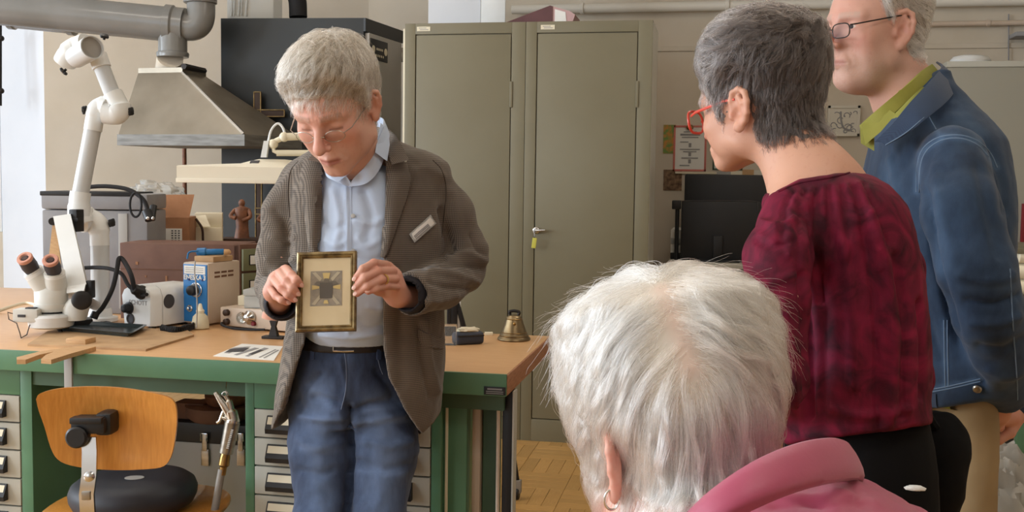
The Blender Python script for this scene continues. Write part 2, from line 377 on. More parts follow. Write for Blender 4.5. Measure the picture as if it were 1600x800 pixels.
# ================================================================== steel cupboards
def cupboard(x0, x1, label, tagpx, hx):
    y0, y1, h = YC, YC + 0.42, 2.12
    t = thing('steel_cupboard', label, 'cupboard', ((x0 + x1) / 2, (y0 + y1) / 2, 0), None)
    g = G(); g.b2((x0, y0 + 0.02, 0.0), (x1, y1, h), 0.004); 
    obj('body', g, 'khaki_steel', t)
    f = 0.055; zb = 0.115
    g = G()                                                     # front frame around the door
    g.b2((x0, y0, 0), (x0 + f, y0 + 0.02, h), 0.002); g.b2((x1 - f - .015, y0, 0), (x1, y0 + 0.02, h), 0.002)
    g.b2((x0 + f, y0, h - 0.055), (x1 - f - .015, y0 + 0.02, h), 0.002); g.b2((x0 + f, y0, 0), (x1 - f - .015, y0 + 0.02, zb), 0.002)
    obj('front_frame', g, 'khaki_steel', t)
    obj('gap', G().b2((x0 + f, y0 + 0.012, zb), (x1 - f - .015, y0 + 0.021, h - 0.055)), 'khaki_dark', t)
    d = obj('door', G().b2((x0 + f + 0.005, y0 + 0.002, zb + 0.005), (x1 - f - 0.02, y0 + 0.018, h - 0.06), 0.002), 'khaki_steel', t)
    for z in (h - 0.36, 0.5):
        obj('hinge', G().b2((x1 - f - 0.022, y0 - 0.006, z - 0.065), (x1 - f - 0.008, y0 + 0.004, z + 0.065), 0.003), 'khaki_steel', d)
    lp = at(tagpx, 40, Y=y0)
    o = obj('name_tag', G().box((lp[0], y0 - 0.001, h - 0.028), (0.07, 0.002, 0.022)), 'cream', t)
    g = G(); g.box((lp[0] - 0.005, y0 - 0.0025, h - 0.024), (0.04, 0.001, 0.003)); g.box((lp[0] + 0.003, y0 - 0.0025, h - 0.032), (0.045, 0.001, 0.003)); obj('tag_lines', g, 'ink_light', o)
    if hx:
        p = at(hx, 360, Y=y0); x, z = p[0], p[2]
        hd = obj('door_handle', G().lathe((x, y0 + 0.004, z), (0, -1, 0), [(0, 0.017), (0.01, 0.017), (0.012, 0.012), (0.03, 0.011), (0.032, 0.009)], 16).tube([(x, y0 - 0.024, z), (x + 0.02, y0 - 0.027, z + 0.002), (x + 0.05, y0 - 0.028, z + 0.004)], [0.008, 0.007, 0.005], 10), 'chrome', d)
        obj('key', G().box((x - 0.002, y0 - 0.036, z - 0.006), (0.003, 0.018, 0.012)).tube([(x - 0.002, y0 - 0.04, z - 0.008), (x - 0.003, y0 - 0.04, z - 0.03)], 0.0015, 6), 'steel', d)
        setp(obj('key_tag', G().box((x - 0.004, y0 - 0.036, z - 0.062), (0.022, 0.005, 0.052), 0.002, T=Matrix.Rotation(0.12, 4, 'Y')), 'tag_yellow', d), 'yellow key tag')
    return t
xm = at(821, 100, Y=YC)[0]; xl = at(632.5, 100, Y=YC)[0]; xr = at(1019, 100, Y=YC)[0]
cupboard(xl, xm - 0.001, 'tall khaki steel cupboard behind the man holding the frame, no key showing', 662, None)
c2 = cupboard(xm + 0.001, xr, 'tall khaki steel cupboard with a key and yellow tag in its lock', 856, 838)
obj('lit_side_face', G().b2((xr, YC + .015, 0.02), (xr + 0.002, YC + .415, 2.11)), 'khaki_side_lit', c2)  # thin sheet over the right side, its brightness put into the colour
# light trim strip left of the cupboards
single('edge_profile', G().b2((xl - 0.022, YC + .04, 0), (xl - 0.004, YC + .12, 2.1), 0.002), 'cream', 'narrow cream upright strip between dark cabinet and khaki cupboards', 'strip')
# folder on top
hc = 2.12
p0 = at(780, 33, Y=YC + .08); p1 = at(862, 33, Y=YC + .08); T = TR((p1[0] - 0.0, YC + .1, hc + 0.003), R(0))
t = thing('ring_binder', 'maroon ring binder lying tilted on top of the khaki cupboards', 'binder', (p1[0], YC + .1, hc))
w_ = p1[0] - p0[0]
g = G(T); n_ = [(-w_, 0.0), (0.0, 0.0), (0.0, 0.088), (-0.012, 0.092)]
g.prism(n_, 0.0, 0.2, axis=1); obj('cover', g, 'maroon_book', t)
g = G(T); g.prism([(0.0, 0.0), (0.10, 0.0), (0.115, 0.045), (0.09, 0.062), (0.0, 0.088)], 0.004, 0.196, axis=1); obj('spine', g, 'pink_label', t)
g = G(T); g.prism([(0.012, 0.006), (0.072, 0.006), (0.066, 0.058), (0.012, 0.074)], 0.0015, 0.005, axis=1); obj('spine_label', g, 'white_paper', t)
# white boards standing on the cupboards
p0 = at(669, 20, Y=YC + .35); p1 = at(752, 20, Y=YC + .35); p2 = at(790, 20, Y=YC + .35)
single('milky_sheet', G().b2((p0[0], YC + .35, hc), (p1[0] - 0.004, YC + .36, hc + 0.42), 0.003), 'plaster_white', 'dull white sheet standing on the cupboards, left one of two', 'panel')
single('white_board', G().b2((p1[0], YC + .34, hc), (p2[0], YC + .35, hc + 0.45), 0.003), 'white_plastic', 'narrow bright white board standing on the cupboards beside the binder', 'panel')
# ================================================================== dark cabinet with the grey door
dz = at(345, 25, d=4.3)[2]
a = at(345, 25, d=4.82); b = at(568, 28, d=4.75); c = at(627, 45, d=5.15); e_ = at(450, 30, d=5.3)
t = thing('dark_cabinet', 'tall dark grey steel cabinet with pale grey door on its right side', 'cabinet', (b[0], b[1], 0))
H = b[2]
obj('body', G().prism([(a[0], a[1]), (b[0], b[1]), (c[0], c[1]), (e_[0], e_[1])], 0.0, H), 'dark_steel', t, angle=20)
du = Vector((c[0] - b[0], c[1] - b[1], 0)); Ld = du.length; du.normalize(); dn = Vector((du.y, -du.x, 0))
TD = frame_of((b[0], b[1], 0), du, -dn, (0, 0, 1))          # x along the face, y into it
obj('top_rail', G(TD).b2((0, -0.012, H - 0.07), (Ld, 0.0, H)), 'dark_steel', t)
d = obj('door', G(TD).b2((0.02, -0.025, 0.12), (Ld - 0.05, 0, H - 0.075), 0.004), 'door_grey', t)
obj('nameplate', G(TD).b2((0.03, -0.028, H - 0.21), (0.25, -0.025, H - 0.10), 0.001), 'black', d)
g = G(TD)
for x in (0.065, 0.222): g.lathe((x, -0.0285, H - 0.155), (0, -1, 0), [(0, 0.02), (0.001, 0.02)], 16)
for x, w1, z in ((0.145, 0.07, H - 0.15), (0.145, 0.09, H - 0.185)):
    for q in range(5): g.box((x - w1 / 2 + q * w1 / 4, -0.0285, z), (0.010, 0.001, 0.012))
obj('nameplate_print', g, 'cream', d)
obj('small_plate', G(TD).b2((0.025, -0.028, H - 0.30), (0.075, -0.025, H - 0.22), 0.001), 'black', d)
for z in (H - 0.14, 0.9, 0.3):
    obj('hinge', G(TD).cyl((Ld - 0.035, -0.02, z - 0.04), (Ld - 0.035, -0.02, z + 0.04), 0.013, 12), 'steel', d)
# things on the dark cabinet
pz = Vector(at(398, 24, d=4.95)); 
t = thing('plastic_crate', 'clear plastic wrapped box standing on the dark cabinet', 'box', (pz.x, pz.y, H))
T = TR((pz.x, pz.y, H), YAW)
g = G(T); g.b2((-0.13, -0.1, 0.0), (0.13, 0.12, 0.26), 0.02); obj('wrap', g, 'milky', t)
g = G(T)
for i, x in enumerate((-0.1, -0.085, -0.06, -0.045, -0.02)): g.tube([(x, -0.105, 0.02), (x + 0.006, -0.11, 0.12), (x - 0.004, -0.104, 0.25)], 0.006, 6)
obj('fold', g, 'bag_plastic', t)
hp = [at(x, y, d=4.4) for x, y in ((447, -14), (458, -6), (462, 8), (460, 20), (458, 27))]
hp[0][2] += 0.02
single('flexible_duct', G().tube(smooth_path([at(360, -75, d=5.0), at(420, -68, d=5.0), at(452, -32, d=4.95), at(464, -2, d=4.95), at(466, 27, d=4.95)]), 0.05, 14), 'black_soft', 'thick black hose curving down onto the dark cabinet', 'hose')
# ================================================================== extractor hood and ducts on the left wall
hb = Vector(at(183, 214, d=4.5)); hf = Vector(at(382, 218, d=4.32)); hr = Vector(at(472, 214, d=4.68))
t = thing('extractor_hood', 'pyramid shaped stainless extractor hood on the left wall', 'hood', (hf.x, hf.y, hf.z))
dl = Vector((hb.x - hf.x, hb.y - hf.y, 0)); dr_ = Vector((hr.x - hf.x, hr.y - hf.y, 0)); z0 = hf.z - 0.03; z1 = hf.z + 0.025
def q4(z, k=0.0): 
    return [Vector((hb.x, hb.y, z)), Vector((hf.x, hf.y, z)), Vector((hr.x, hr.y, z)), Vector((hb.x + dr_.x, hb.y + dr_.y, z))]
obj('rim', G().loft([q4(z0), q4(z1)]), 'rim_steel', t, angle=15)
ta = Vector(at(216, 113, d=4.62)); tb = Vector(at(285, 113, d=4.56)); tcn = Vector(at(322, 114, d=4.74)); td = ta + (tcn - tb); zt = tb.z
top = [Vector((p.x, p.y, zt)) for p in (ta, tb, tcn, td)]
ins = [p + ((q4(z1)[0] + q4(z1)[2]) / 2 - p) * 0.015 for p in q4(z1)]
obj('canopy', G().loft([ins, top]), 'hood_steel', t, angle=15)
obj('seam', G().tube([ins[1] + Vector((0, 0, 0.002)), top[1]], 0.008, 6), 'steel_bright', t)
obj('top_collar', G().loft([[p + Vector((0, 0, -0.005)) for p in top], [p + Vector((0, 0, 0.025)) for p in top]]), 'hood_steel', t, angle=15)
obj('vent_slot', G().tube([top[1] + Vector((0.01, -0.005, 0.03)), top[2] + Vector((-0.01, 0, 0.03))], 0.016, 6), 'iron', t)
mid = (top[0] + top[2]) / 2
# duct
t = thing('ventilation_duct', 'thick grey ventilation pipe running above the extractor hood', 'duct', tuple(at(200, 35, d=4.9)))
dd = 4.62
r1 = 27 * dd / FS
pa = Vector(at(-40, 8, d=dd - 0.05)); pb = Vector(at(264, 38, d=dd))
obj('pipe', G().tube([pa, pb], r1, 28), 'duct', t)
pc = Vector(at(14, 14, d=dd)); pd = Vector(at(98, 20, d=dd))
ax = (pb - pa).normalized()
g = G(); g.lathe(pc, ax, [(0, r1 * 1.0), (0.005, r1 * 1.16), (0.03, r1 * 1.16), (0.035, r1 * 1.08), (0.30, r1 * 1.08), (0.305, r1 * 1.17), (0.335, r1 * 1.17), (0.34, r1)], 28); obj('coupling', g, 'duct', t)
g = G(); g.lathe(pb - ax * 0.02, ax, [(0, r1), (0.004, r1 * 1.12), (0.04, r1 * 1.12), (0.05, r1 * 1.02), (0.10, r1 * 1.02)], 28); obj('coupling', g, 'duct', t)
pe = [at(262, 38, d=dd), at(285, 41, d=dd), at(300, 42, d=dd), at(310, 36, d=dd), at(314, 22, d=dd), at(314, -5, d=dd)]
obj('elbow', G().tube(smooth_path(pe, 6), r1 * 0.80, 24), 'duct', t)
for py in (1,): obj('elbow_collar', G().lathe(at(313, 6, d=dd), (0, 0, 1), [(0, r1 * 0.86), (0.004, r1 * 0.95), (0.03, r1 * 0.95), (0.034, r1 * 0.86)], 24), 'duct', t)
g = G(); g.tube([at(270, 42, d=dd), at(270, 88, d=dd)], 22 * dd / FS, 24); obj('branch', g, 'duct', t)
obj('branch_collar', G().lathe(at(270, 88, d=dd), (0, 0, 1), [(-0.005, 24 * dd / FS), (0.012, 25 * dd / FS), (0.02, 24 * dd / FS), (0.022, 22 * dd / FS)], 24), 'duct', t)
obj('spigot', G().tube([at(266, 90, d=dd), at(262, 114, d=dd + .08)], 20 * dd / FS, 20), 'plaster', t)
# thin bronze upright under the hood
single('wall_conduit', G().tube([at(288, 224, d=5.05), at(290, 420, d=5.05)], 0.012, 10), 'figure_wood', 'thin brown upright pipe on the wall below the extractor hood', 'pipe')
# ================================================================== workbench
BZ = 0.86; BY0 = 2.453; BY1 = 3.12; BX1 = -0.482; BX0 = -3.0
bench = thing('workbench', 'long green steel workbench with a light wooden top', 'workbench', ((BX0 + BX1) / 2, (BY0 + BY1) / 2, 0))
obj('top', G().b2((BX0, BY0 + 0.004, BZ - 0.05), (BX1 - 0.004, BY1, BZ), 0.002), 'bench_wood', bench)
obj('end_grain', G().b2((BX1 - 0.004, BY0 + 0.002, BZ - 0.05), (BX1, BY1, BZ - 0.001), 0.001), 'end_wood', bench)
obj('front_rail', G().b2((BX0, BY0 - 0.004, BZ - 0.052), (BX1 - 0.002, BY0 + 0.005, BZ + 0.0015), 0.002), 'green_paint', bench)
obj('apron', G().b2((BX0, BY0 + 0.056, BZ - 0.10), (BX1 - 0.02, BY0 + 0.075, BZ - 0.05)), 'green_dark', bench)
fx = lambda px, py=650: at(px, py, Y=BY0 + 0.05)[0]
YT_ = 2.84
fz = lambda py, px=400: at(px, py, Y=BY0 + 0.05)[2]
YF = BY0 + 0.05
def pedestal(x0, x1, xo0, xo1, zrows, hx0, hx1):
    g = G()
    g.b2((xo0, YF, 0.0), (x0, BY1 - 0.02, BZ - 0.05), 0.003); g.b2((x1, YF, 0.0), (xo1, BY1 - 0.02, BZ - 0.05), 0.003)
    g.b2((x0, YF, zrows[0]), (x1, BY1 - 0.02, BZ - 0.05), 0.003); g.b2((x0, YF + 0.02, 0), (x1, BY1 - 0.02, 0.03), 0.003)
    g.b2((x0, BY1 - 0.04, 0.03), (x1, BY1 - 0.02, zrows[0]))
    obj('pedestal', g, 'green_paint', bench)
    obj('pedestal_back', G().b2((x0, YF + 0.03, 0.03), (x1, YF + 0.034, zrows[0])), 'black', bench)
    for za, zb in zip(zrows[:-1], zrows[1:]):
        d = obj('drawer', G().b2((x0 + 0.002, YF - 0.002, zb + 0.002), (x1 - 0.002, YF + 0.025, za - 0.002), 0.002), 'drawer_grey', bench)
        zm = (za + zb) / 2 - 0.0; 
        h = obj('handle', G().prism([(YF - 0.002, zm + 0.022), (YF - 0.002, zm - 0.022), (YF - 0.020, zm - 0.022), (YF - 0.022, zm - 0.010), (YF - 0.007, zm + 0.022)][::-1], hx0, hx1, axis=0), 'black', d, angle=20)
        setp(obj('label_strip', G().add([(hx0 + 0.004, YF - 0.0175, zm + 0.002), (hx1 - 0.004, YF - 0.0175, zm + 0.002), (hx1 - 0.004, YF - 0.0095, zm + 0.019), (hx0 + 0.004, YF - 0.0095, zm + 0.019), (hx0 + 0.004, YF - 0.014, zm + 0.002), (hx1 - 0.004, YF - 0.014, zm + 0.002), (hx1 - 0.004, YF - 0.006, zm + 0.019), (hx0 + 0.004, YF - 0.006, zm + 0.019)], [(0, 1, 2, 3), (4, 7, 6, 5), (0, 4, 5, 1), (1, 5, 6, 2), (2, 6, 7, 3), (3, 7, 4, 0)]), 'cream', h, angle=20), 'cream label strip')
zr = [fz(638), fz(683), fz(727), fz(772)]; st = (zr[0] - zr[3]) / 3
while zr[-1] - st > 0.04: zr.append(zr[-1] - st)
pedestal(fx(397), fx(674), fx(383), fx(690), zr, fx(419), fx(646))
zl = [fz(617, 20), fz(660, 20), fz(703, 20), fz(747, 20)]; st = (zl[0] - zl[3]) / 3
while zl[-1] - st > 0.04: zl.append(zl[-1] - st)
pedestal(fx(-300), fx(32), fx(-318), fx(50), zl, fx(-200), fx(11))
# right hand end of the bench: posts and panels
g = G(); g.b2((fx(690), YF + 0.02, 0), (fx(727), YF + 0.06, BZ - 0.05), 0.004); obj('leg', g, 'green_paint', bench)
obj('leg_strip', G().b2((fx(690) + .006, YF + 0.015, 0.02), (fx(694) + .006, YF + 0.021, BZ - 0.055), 0.001), 'cream', bench)
obj('wood_batten', G().b2((fx(728), YF + 0.07, 0.0), (fx(741), YF + 0.12, BZ - 0.05), 0.003), 'beige_metal', bench)
obj('leg', G().b2((fx(742), YF + 0.09, 0), (fx(768), YF + 0.13, BZ - 0.05), 0.004), 'green_dark', bench)  # rear leg, its shade put into the darker green
obj('pipe', G().tube([(fx(776), YF + 0.03, 0.0), (fx(775), YF + 0.03, BZ - 0.05)], 0.005, 10), 'beige_metal', bench)
obj('end_panel', G().b2((fx(780), YF + 0.04, 0), (fx(796), YF + 0.075, BZ - 0.055), 0.003), 'black', bench)
obj('leg', G().b2((fx(796.5), YF + 0.03, 0.0), (fx(800), YF + 0.07, BZ - 0.055), 0.003), 'drawer_grey', bench)
pl = at(773, 611, Y=BY0 - 0.006)
npl = obj('maker_plate', G().box((pl[0], BY0 - 0.005, pl[2]), (0.053, 0.003, 0.02), 0.001), 'black', bench)
g = G()
g.box((pl[0] - 0.0, BY0 - 0.007, pl[2] + 0.0045), (0.036, 0.001, 0.0035)); g.box((pl[0], BY0 - 0.007, pl[2] - 0.0015), (0.042, 0.001, 0.0018)); g.box((pl[0], BY0 - 0.007, pl[2] - 0.006), (0.042, 0.001, 0.0018))
obj('plate_lines', g, 'ink_light', npl)
obj('shelf_board', G().b2((fx(50), YT_ , 0.20), (fx(383), BY1 - 0.02, 0.22)), 'green_dark', bench)
# table behind the bench that carries boxes
t = thing('rear_table', 'low table behind the workbench carrying boxes and drawers', 'table', (-2.8, 3.6, 0))
TU = TR((-2.75, 3.16, 0), R(4))
obj('table_top', G(TU).b2((-1.4, 0, 0.80), (1.35, 0.95, 0.83), 0.004), 'bench_wood', t)
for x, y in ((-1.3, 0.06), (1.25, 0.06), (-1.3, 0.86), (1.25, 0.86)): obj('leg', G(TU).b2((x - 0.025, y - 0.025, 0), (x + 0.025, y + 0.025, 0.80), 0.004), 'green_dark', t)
RZ = 0.83
def on(px, py, z=BZ): return Vector(at(px, py, Z=z))
def sc(p): return px_of(p)[2] / FPX            # metres per pixel at a point
# ------------------------------------------------------------------ grey tool case
p = on(150, 492, RZ); s = px_of((p.x, p.y, 1))[2] / FS
p = Vector(at(150, 480, d=3.2)); s = 3.2 / FS; T = TR((p.x, p.y, RZ), YAW + R(4))
t = thing('grey_case', 'large grey lidded case behind the microscope and white tube', 'case', (p.x, p.y, RZ))
ht = at(150, 302, d=3.2)[2] - RZ
obj('body', G(T).b2((-80 * s, 0, 0), (80 * s, 0.26, ht - 0.06), 0.008), 'grey_case', t)
obj('lid', G(T).b2((-81 * s, -0.004, ht - 0.058), (81 * s, 0.265, ht), 0.012), 'grey_case', t)
obj('lid_rim', G(T).b2((-82 * s, -0.006, ht - 0.01), (60 * s, 0.26, ht + 0.006), 0.004), 'black', t)
obj('bar', G(T).b2((36 * s, -0.006, 0.02), (50 * s, 0, ht - 0.07), 0.002), 'grey_light', t)
cb = [at(x, y, d=3.08) for x, y in ((128, 293), (165, 291), (200, 296), (222, 310), (230, 325), (234, 338))]
t = thing('black_cable', 'thick black cable with plug lying over the grey case', 'cable', tuple(cb[0]))
obj('cord', G().tube(smooth_path(cb, 6), 0.0075, 10), 'black_soft', t)
lp = [at(212 + 9 * math.cos(a), 320 + 19 * math.sin(a), d=3.0) for a in np.linspace(-1.5, 4.6, 24)]
obj('loop', G().tube(lp, 0.004, 8), 'black_soft', t)
g = G()
g.tube([at(229, 330, d=3.0), at(234, 343, d=2.99)], 0.016, 12); g.tube([at(240, 322, d=3.02), at(237, 343, d=3.0)], 0.012, 12)
obj('plug', g, 'black', t)
g = G()
for x in (231, 239): g.ball(at(x, 341, d=2.97), 0.006)
obj('pins', g, 'chrome', t)
# crumpled bag
def crumple(c, rx, ry, rz, seed, n=26, amp=0.35):
    vs = []; fs = []
    for i in range(n + 1):
        for j in range(n * 2):
            th = math.pi * i / n; ph = math.pi * j / n
            d = Vector((math.sin(th) * math.cos(ph), math.sin(th) * math.sin(ph), math.cos(th)))
            q = d * 2.2 + Vector((seed, seed * 2, 0)); k = 1 + amp * (abs(mnoise.noise(q)) * 1.3 - 0.4 + 0.5 * abs(mnoise.noise(q * 2.3)) + 0.25 * mnoise.noise(q * 5))
            vs.append((c[0] + rx * d.x * k, c[1] + ry * d.y * k, c[2] + rz * max(d.z, -0.7) * k))
    m = n * 2
    for i in range(n):
        for j in range(m): fs.append((i * m + j, i * m + (j + 1) % m, (i + 1) * m + (j + 1) % m, (i + 1) * m + j))
    return vs, fs
c0 = at(245, 306, d=3.62)
g = G(); g.add(*crumple(c0, 0.12, 0.08, 0.055, 3.1))
single('plastic_bag', g, 'bag_plastic', 'crumpled clear plastic bag on top of the cardboard box', 'bag')
# cardboard box
p = at(270, 380, d=3.45); s = 3.45 / FS; zb = 1.0
t = thing('cardboard_box', 'open brown cardboard box with a white shipping label', 'box', (p[0], p[1], zb))
bz0 = at(270, 385, d=3.45)[2]
T = TR((p[0], p[1], bz0), YAW + R(10))
hh = (385 - 340) * s
obj('carton', G(T).b2((-33 * s, 0, 0), (25 * s, 0.22, hh), 0.002), 'cardboard', t)
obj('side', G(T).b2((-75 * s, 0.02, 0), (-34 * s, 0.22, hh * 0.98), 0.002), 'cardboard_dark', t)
g = G(T); g.add([(-30 * s, 0, hh), (25 * s, 0, hh), (30 * s, 0.06, hh + 36 * s), (-17 * s, 0.06, hh + 35 * s), (-30 * s, 0.004, hh), (25 * s, 0.004, hh), (30 * s, 0.064, hh + 36 * s), (-17 * s, 0.064, hh + 35 * s)], [(0, 1, 2, 3), (7, 6, 5, 4), (0, 4, 5, 1), (1, 5, 6, 2), (2, 6, 7, 3), (3, 7, 4, 0)]); obj('flap', g, 'cardboard', t, angle=10)
lb = obj('shipping_label', G(T).b2((-30 * s, -0.002, 3 * s), (14 * s, 0, 28 * s)), 'white_paper', t)
g = G(T)
for r_ in range(3):
    for q in range(6): g.b2(((-2 + r_ * 5) * s, -0.003, (5 + q * 3.7) * s), ((0.8 + r_ * 5) * s, -0.002, (6.8 + q * 3.7) * s))
obj('label_print', g, 'ink', lb)
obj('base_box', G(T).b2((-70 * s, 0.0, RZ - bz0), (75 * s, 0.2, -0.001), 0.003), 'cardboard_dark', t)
# white box with open flap on the wall side
p = at(322, 380, d=3.62); s = 3.62 / FS; T = TR((p[0], p[1], p[2]), YAW + R(14))
t = thing('white_carton', 'pale carton with one folded flap beside the brown cardboard box', 'box', (p[0], p[1], p[2]))
obj('carton', G(T).b2((-24 * s, 0.02, -12 * s), (24 * s, 0.2, 24 * s), 0.003), 'cream', t)
obj('upper_part', G(T).b2((-18 * s, 0.04, 24 * s), (24 * s, 0.2, 46 * s), 0.003), 'cream', t)
g = G(T); g.add([(-16 * s, 0.02, 42 * s), (-4 * s, -0.02, 26 * s), (7 * s, -0.02, 26 * s), (-1 * s, 0.02, 44 * s), (-16 * s, 0.024, 42 * s), (-4 * s, -0.016, 26 * s), (7 * s, -0.016, 26 * s), (-1 * s, 0.024, 44 * s)], [(0, 1, 2, 3), (7, 6, 5, 4), (0, 4, 5, 1), (1, 5, 6, 2), (2, 6, 7, 3), (3, 7, 4, 0)]); obj('flap', g, 'cream', t, angle=10)
obj('dark_strip', G(T).tube(smooth_path([(-15 * s, 0.0, 38 * s), (-6 * s, -0.012, 24 * s), (-4.5 * s, -0.01, 8 * s), (-5 * s, -0.01, -4 * s)]), 0.005, 8), 'dark_wood', t)
# ------------------------------------------------------------------ brown drawer box with green drawers
p = at(375, 440, d=3.05); s = 3.05 / FS; wdt = 190 * s
zt = at(375, 382, d=3.05)[2]; T = TR((p[0], p[1], RZ), YAW + R(-2)); Hh = zt - RZ
t = thing('drawer_box', 'brown wooden chest with green drawers facing right, behind the blue apparatus', 'drawer box', (p[0], p[1], RZ))
D = 0.20
obj('case', G(T).b2((-wdt, 0, 0), (0, D, Hh), 0.004), 'brown_box', t)
obj('joint', G(T).b2((-wdt, -0.0015, Hh * 0.66), (-0.004, 0.001, Hh * 0.66 + 0.003)), 'cardboard_dark', t)
# scuffs are bare spots of the paint
g = G(T)
for x, z, w2, h2 in ((-165, .72, 4, 5), (-118, .47, 3, 14), (-120, .38, 5, 4), (-60, .70, 4, 3), (-150, .56, 2, 3)): g.b2((x * s, -0.0012, z * Hh), ((x + w2) * s, 0, z * Hh + h2 * s))
obj('scuff', g, 'cardboard', t)
rows = [Hh - 0.012, Hh * 0.645, Hh * 0.30, 0.0]
# drawers: their fronts run obliquely to the right and back
fd = Vector((0.62, 0.78, 0)).normalized(); LT = 0.155
TF = T @ frame_of((0, 0, 0), fd, Vector((-fd.y, fd.x, 0)), (0, 0, 1))
obj('drawer_housing', G(T).prism([(-0.02, 0.0), (0.0, 0.0), (fd.x * LT, fd.y * LT), (fd.x * LT - 0.02, D)], 0.0, Hh), 'brown_box', t, angle=20)
for za, zb in zip(rows[:-1], rows[1:]):
    dr = obj('drawer', G(TF).b2((0.006, -0.010, zb + 0.004), (LT - 0.004, 0.004, za - 0.004), 0.002), 'drawer_green', t)
    zz = (za + zb) / 2
    h = obj('label_holder', G(TF).b2((0.03, -0.013, zz - 0.018), (0.085, -0.010, zz + 0.018), 0.001), 'iron', dr)
    obj('label_card', G(TF).b2((0.033, -0.014, zz - 0.015), (0.082, -0.0125, zz + 0.015)), 'white_paper', dr)
    obj('pull', G(TF).ball((0.098, -0.014, zz - 0.016), 0.008), 'chrome', dr)
# ------------------------------------------------------------------ extraction arm with white elbows
t = thing('extraction_arm', 'white and grey jointed suction arm rising from the bench', 'extraction arm', tuple(on(157, 500)))
dA = 2.86; s = dA / FS
def pt(x, y, d=dA): return Vector(at(x, y, d=d))
obj('base_flange', G().lathe(pt(157, 501), (0, 0, 1), [(0, 26 * s), (0.012, 26 * s), (0.016, 18 * s), (0.04, 17 * s)], 28), 'white_plastic', t)
obj('post', G().tube([pt(157, 497), pt(156, 372)], 14 * s, 24), 'grey_tube', t)
obj('post_elbow', G().tube(smooth_path([pt(156, 384), pt(155, 362), pt(152, 350), pt(140, 342), pt(126, 345, dA - .02)], 6), [14.5 * s] * 6 + [16 * s] * 12 + [19 * s] * 7, 24), 'white_plastic', t)
obj('lower_socket', G().tube(smooth_path([pt(128, 352, dA - .03), pt(124, 340, dA - .03), pt(124, 318, dA - .03), pt(126, 300, dA - .03)], 5), [19 * s] * 5 + [17 * s] * 5 + [15.5 * s] * 6, 24), 'white_plastic', t)
obj('lower_tube', G().tube([pt(124, 312, dA - .03), pt(146, 196, dA - .05)], 12.5 * s, 24), 'grey_tube', t)
obj('middle_socket', G().tube(smooth_path([pt(145, 204, dA - .05), pt(148, 186, dA - .05), pt(152, 172, dA - .05), pt(162, 166, dA - .05), pt(172, 168, dA - .06)], 6), [13.5 * s] * 8 + [15 * s] * 10 + [16 * s] * 7, 24), 'white_plastic', t)
obj('middle_elbow', G().tube(smooth_path([pt(163, 176, dA - .06), pt(180, 177, dA - .06), pt(186, 168, dA - .06), pt(180, 154, dA - .06), pt(176, 146, dA - .06)], 6), [17 * s] * 6 + [18 * s] * 8 + [15 * s] * 11, 24), 'white_plastic', t)
obj('upper_tube', G().tube([pt(179, 156, dA - .06), pt(156, 97, dA - .07)], 12 * s, 24), 'grey_tube', t)
obj('upper_socket', G().tube([pt(159, 106, dA - .07), pt(152, 86, dA - .07)], 14 * s, 24), 'white_plastic', t)
obj('hood_elbow', G().tube(smooth_path([pt(100, 100, dA - .06), pt(108, 86, dA - .07), pt(122, 76, dA - .07), pt(136, 70, dA - .08)], 6), [12 * s] + [17 * s] * 6 + [19 * s] * 6 + [18 * s] * 6, 24), 'white_plastic', t)
noz = G().lathe(pt(118, 90, dA - .09), pt(155, 67, dA - .20) - pt(118, 90, dA - .09), [(0, 13 * s), (0.004, 16 * s), (0.125, 17.5 * s), (0.13, 17.5 * s), (0.13, 16 * s), (0.06, 15 * s)], 28); obj('nozzle', noz, 'grey_tube', t)
obj('nozzle_screen', G().lathe(pt(118, 90, dA - .09), pt(155, 67, dA - .20) - pt(118, 90, dA - .09), [(0.112, 15.8 * s), (0.118, 15.8 * s)], 24), 'hose_grey', t)
for (x, y, d, ax_) in ((132, 172, dA - .06, (-1, 0, 0)), (205, 174, dA - .06, (1, 0, 0)), (99, 112, dA - .07, (-.6, -.3, -.6)), (163, 56, dA - .12, (.3, -.3, 1)), (175, 348, dA, (1, -.2, 0))):
    a_ = Vector(ax_).normalized(); c_ = pt(x, y, d)
    k = obj('clamp_knob', G().lathe(c_ - a_ * 0.012, a_, [(0, 0.004), (0.006, 0.004), (0.007, 0.012), (0.014, 0.013), (0.017, 0.008)], 12), 'black', t)
    g = G()
    for i in range(4):
        an = i * math.pi / 2; u = a_.cross(Vector((0.3, 0.5, 0.8))).normalized(); v = a_.cross(u); g.ball(c_ - a_ * 0.001 + (u * math.cos(an) + v * math.sin(an)) * 0.011, 0.005, seg=8, rings=6)
    obj('knob_lobes', g, 'black', k)
obj('band', G().tube([pt(112, 79, dA - .11), pt(108, 90, dA - .11)], 0.004, 8), 'iron', t)
# ------------------------------------------------------------------ stereo microscope
dM = 2.62; s = dM / FS
def pm(x, y, d=dM): return Vector(at(x, y, d=d))
t = thing('stereo_microscope', 'white stereo microscope with two eyepieces and a ring light', 'microscope', tuple(on(80, 505)))
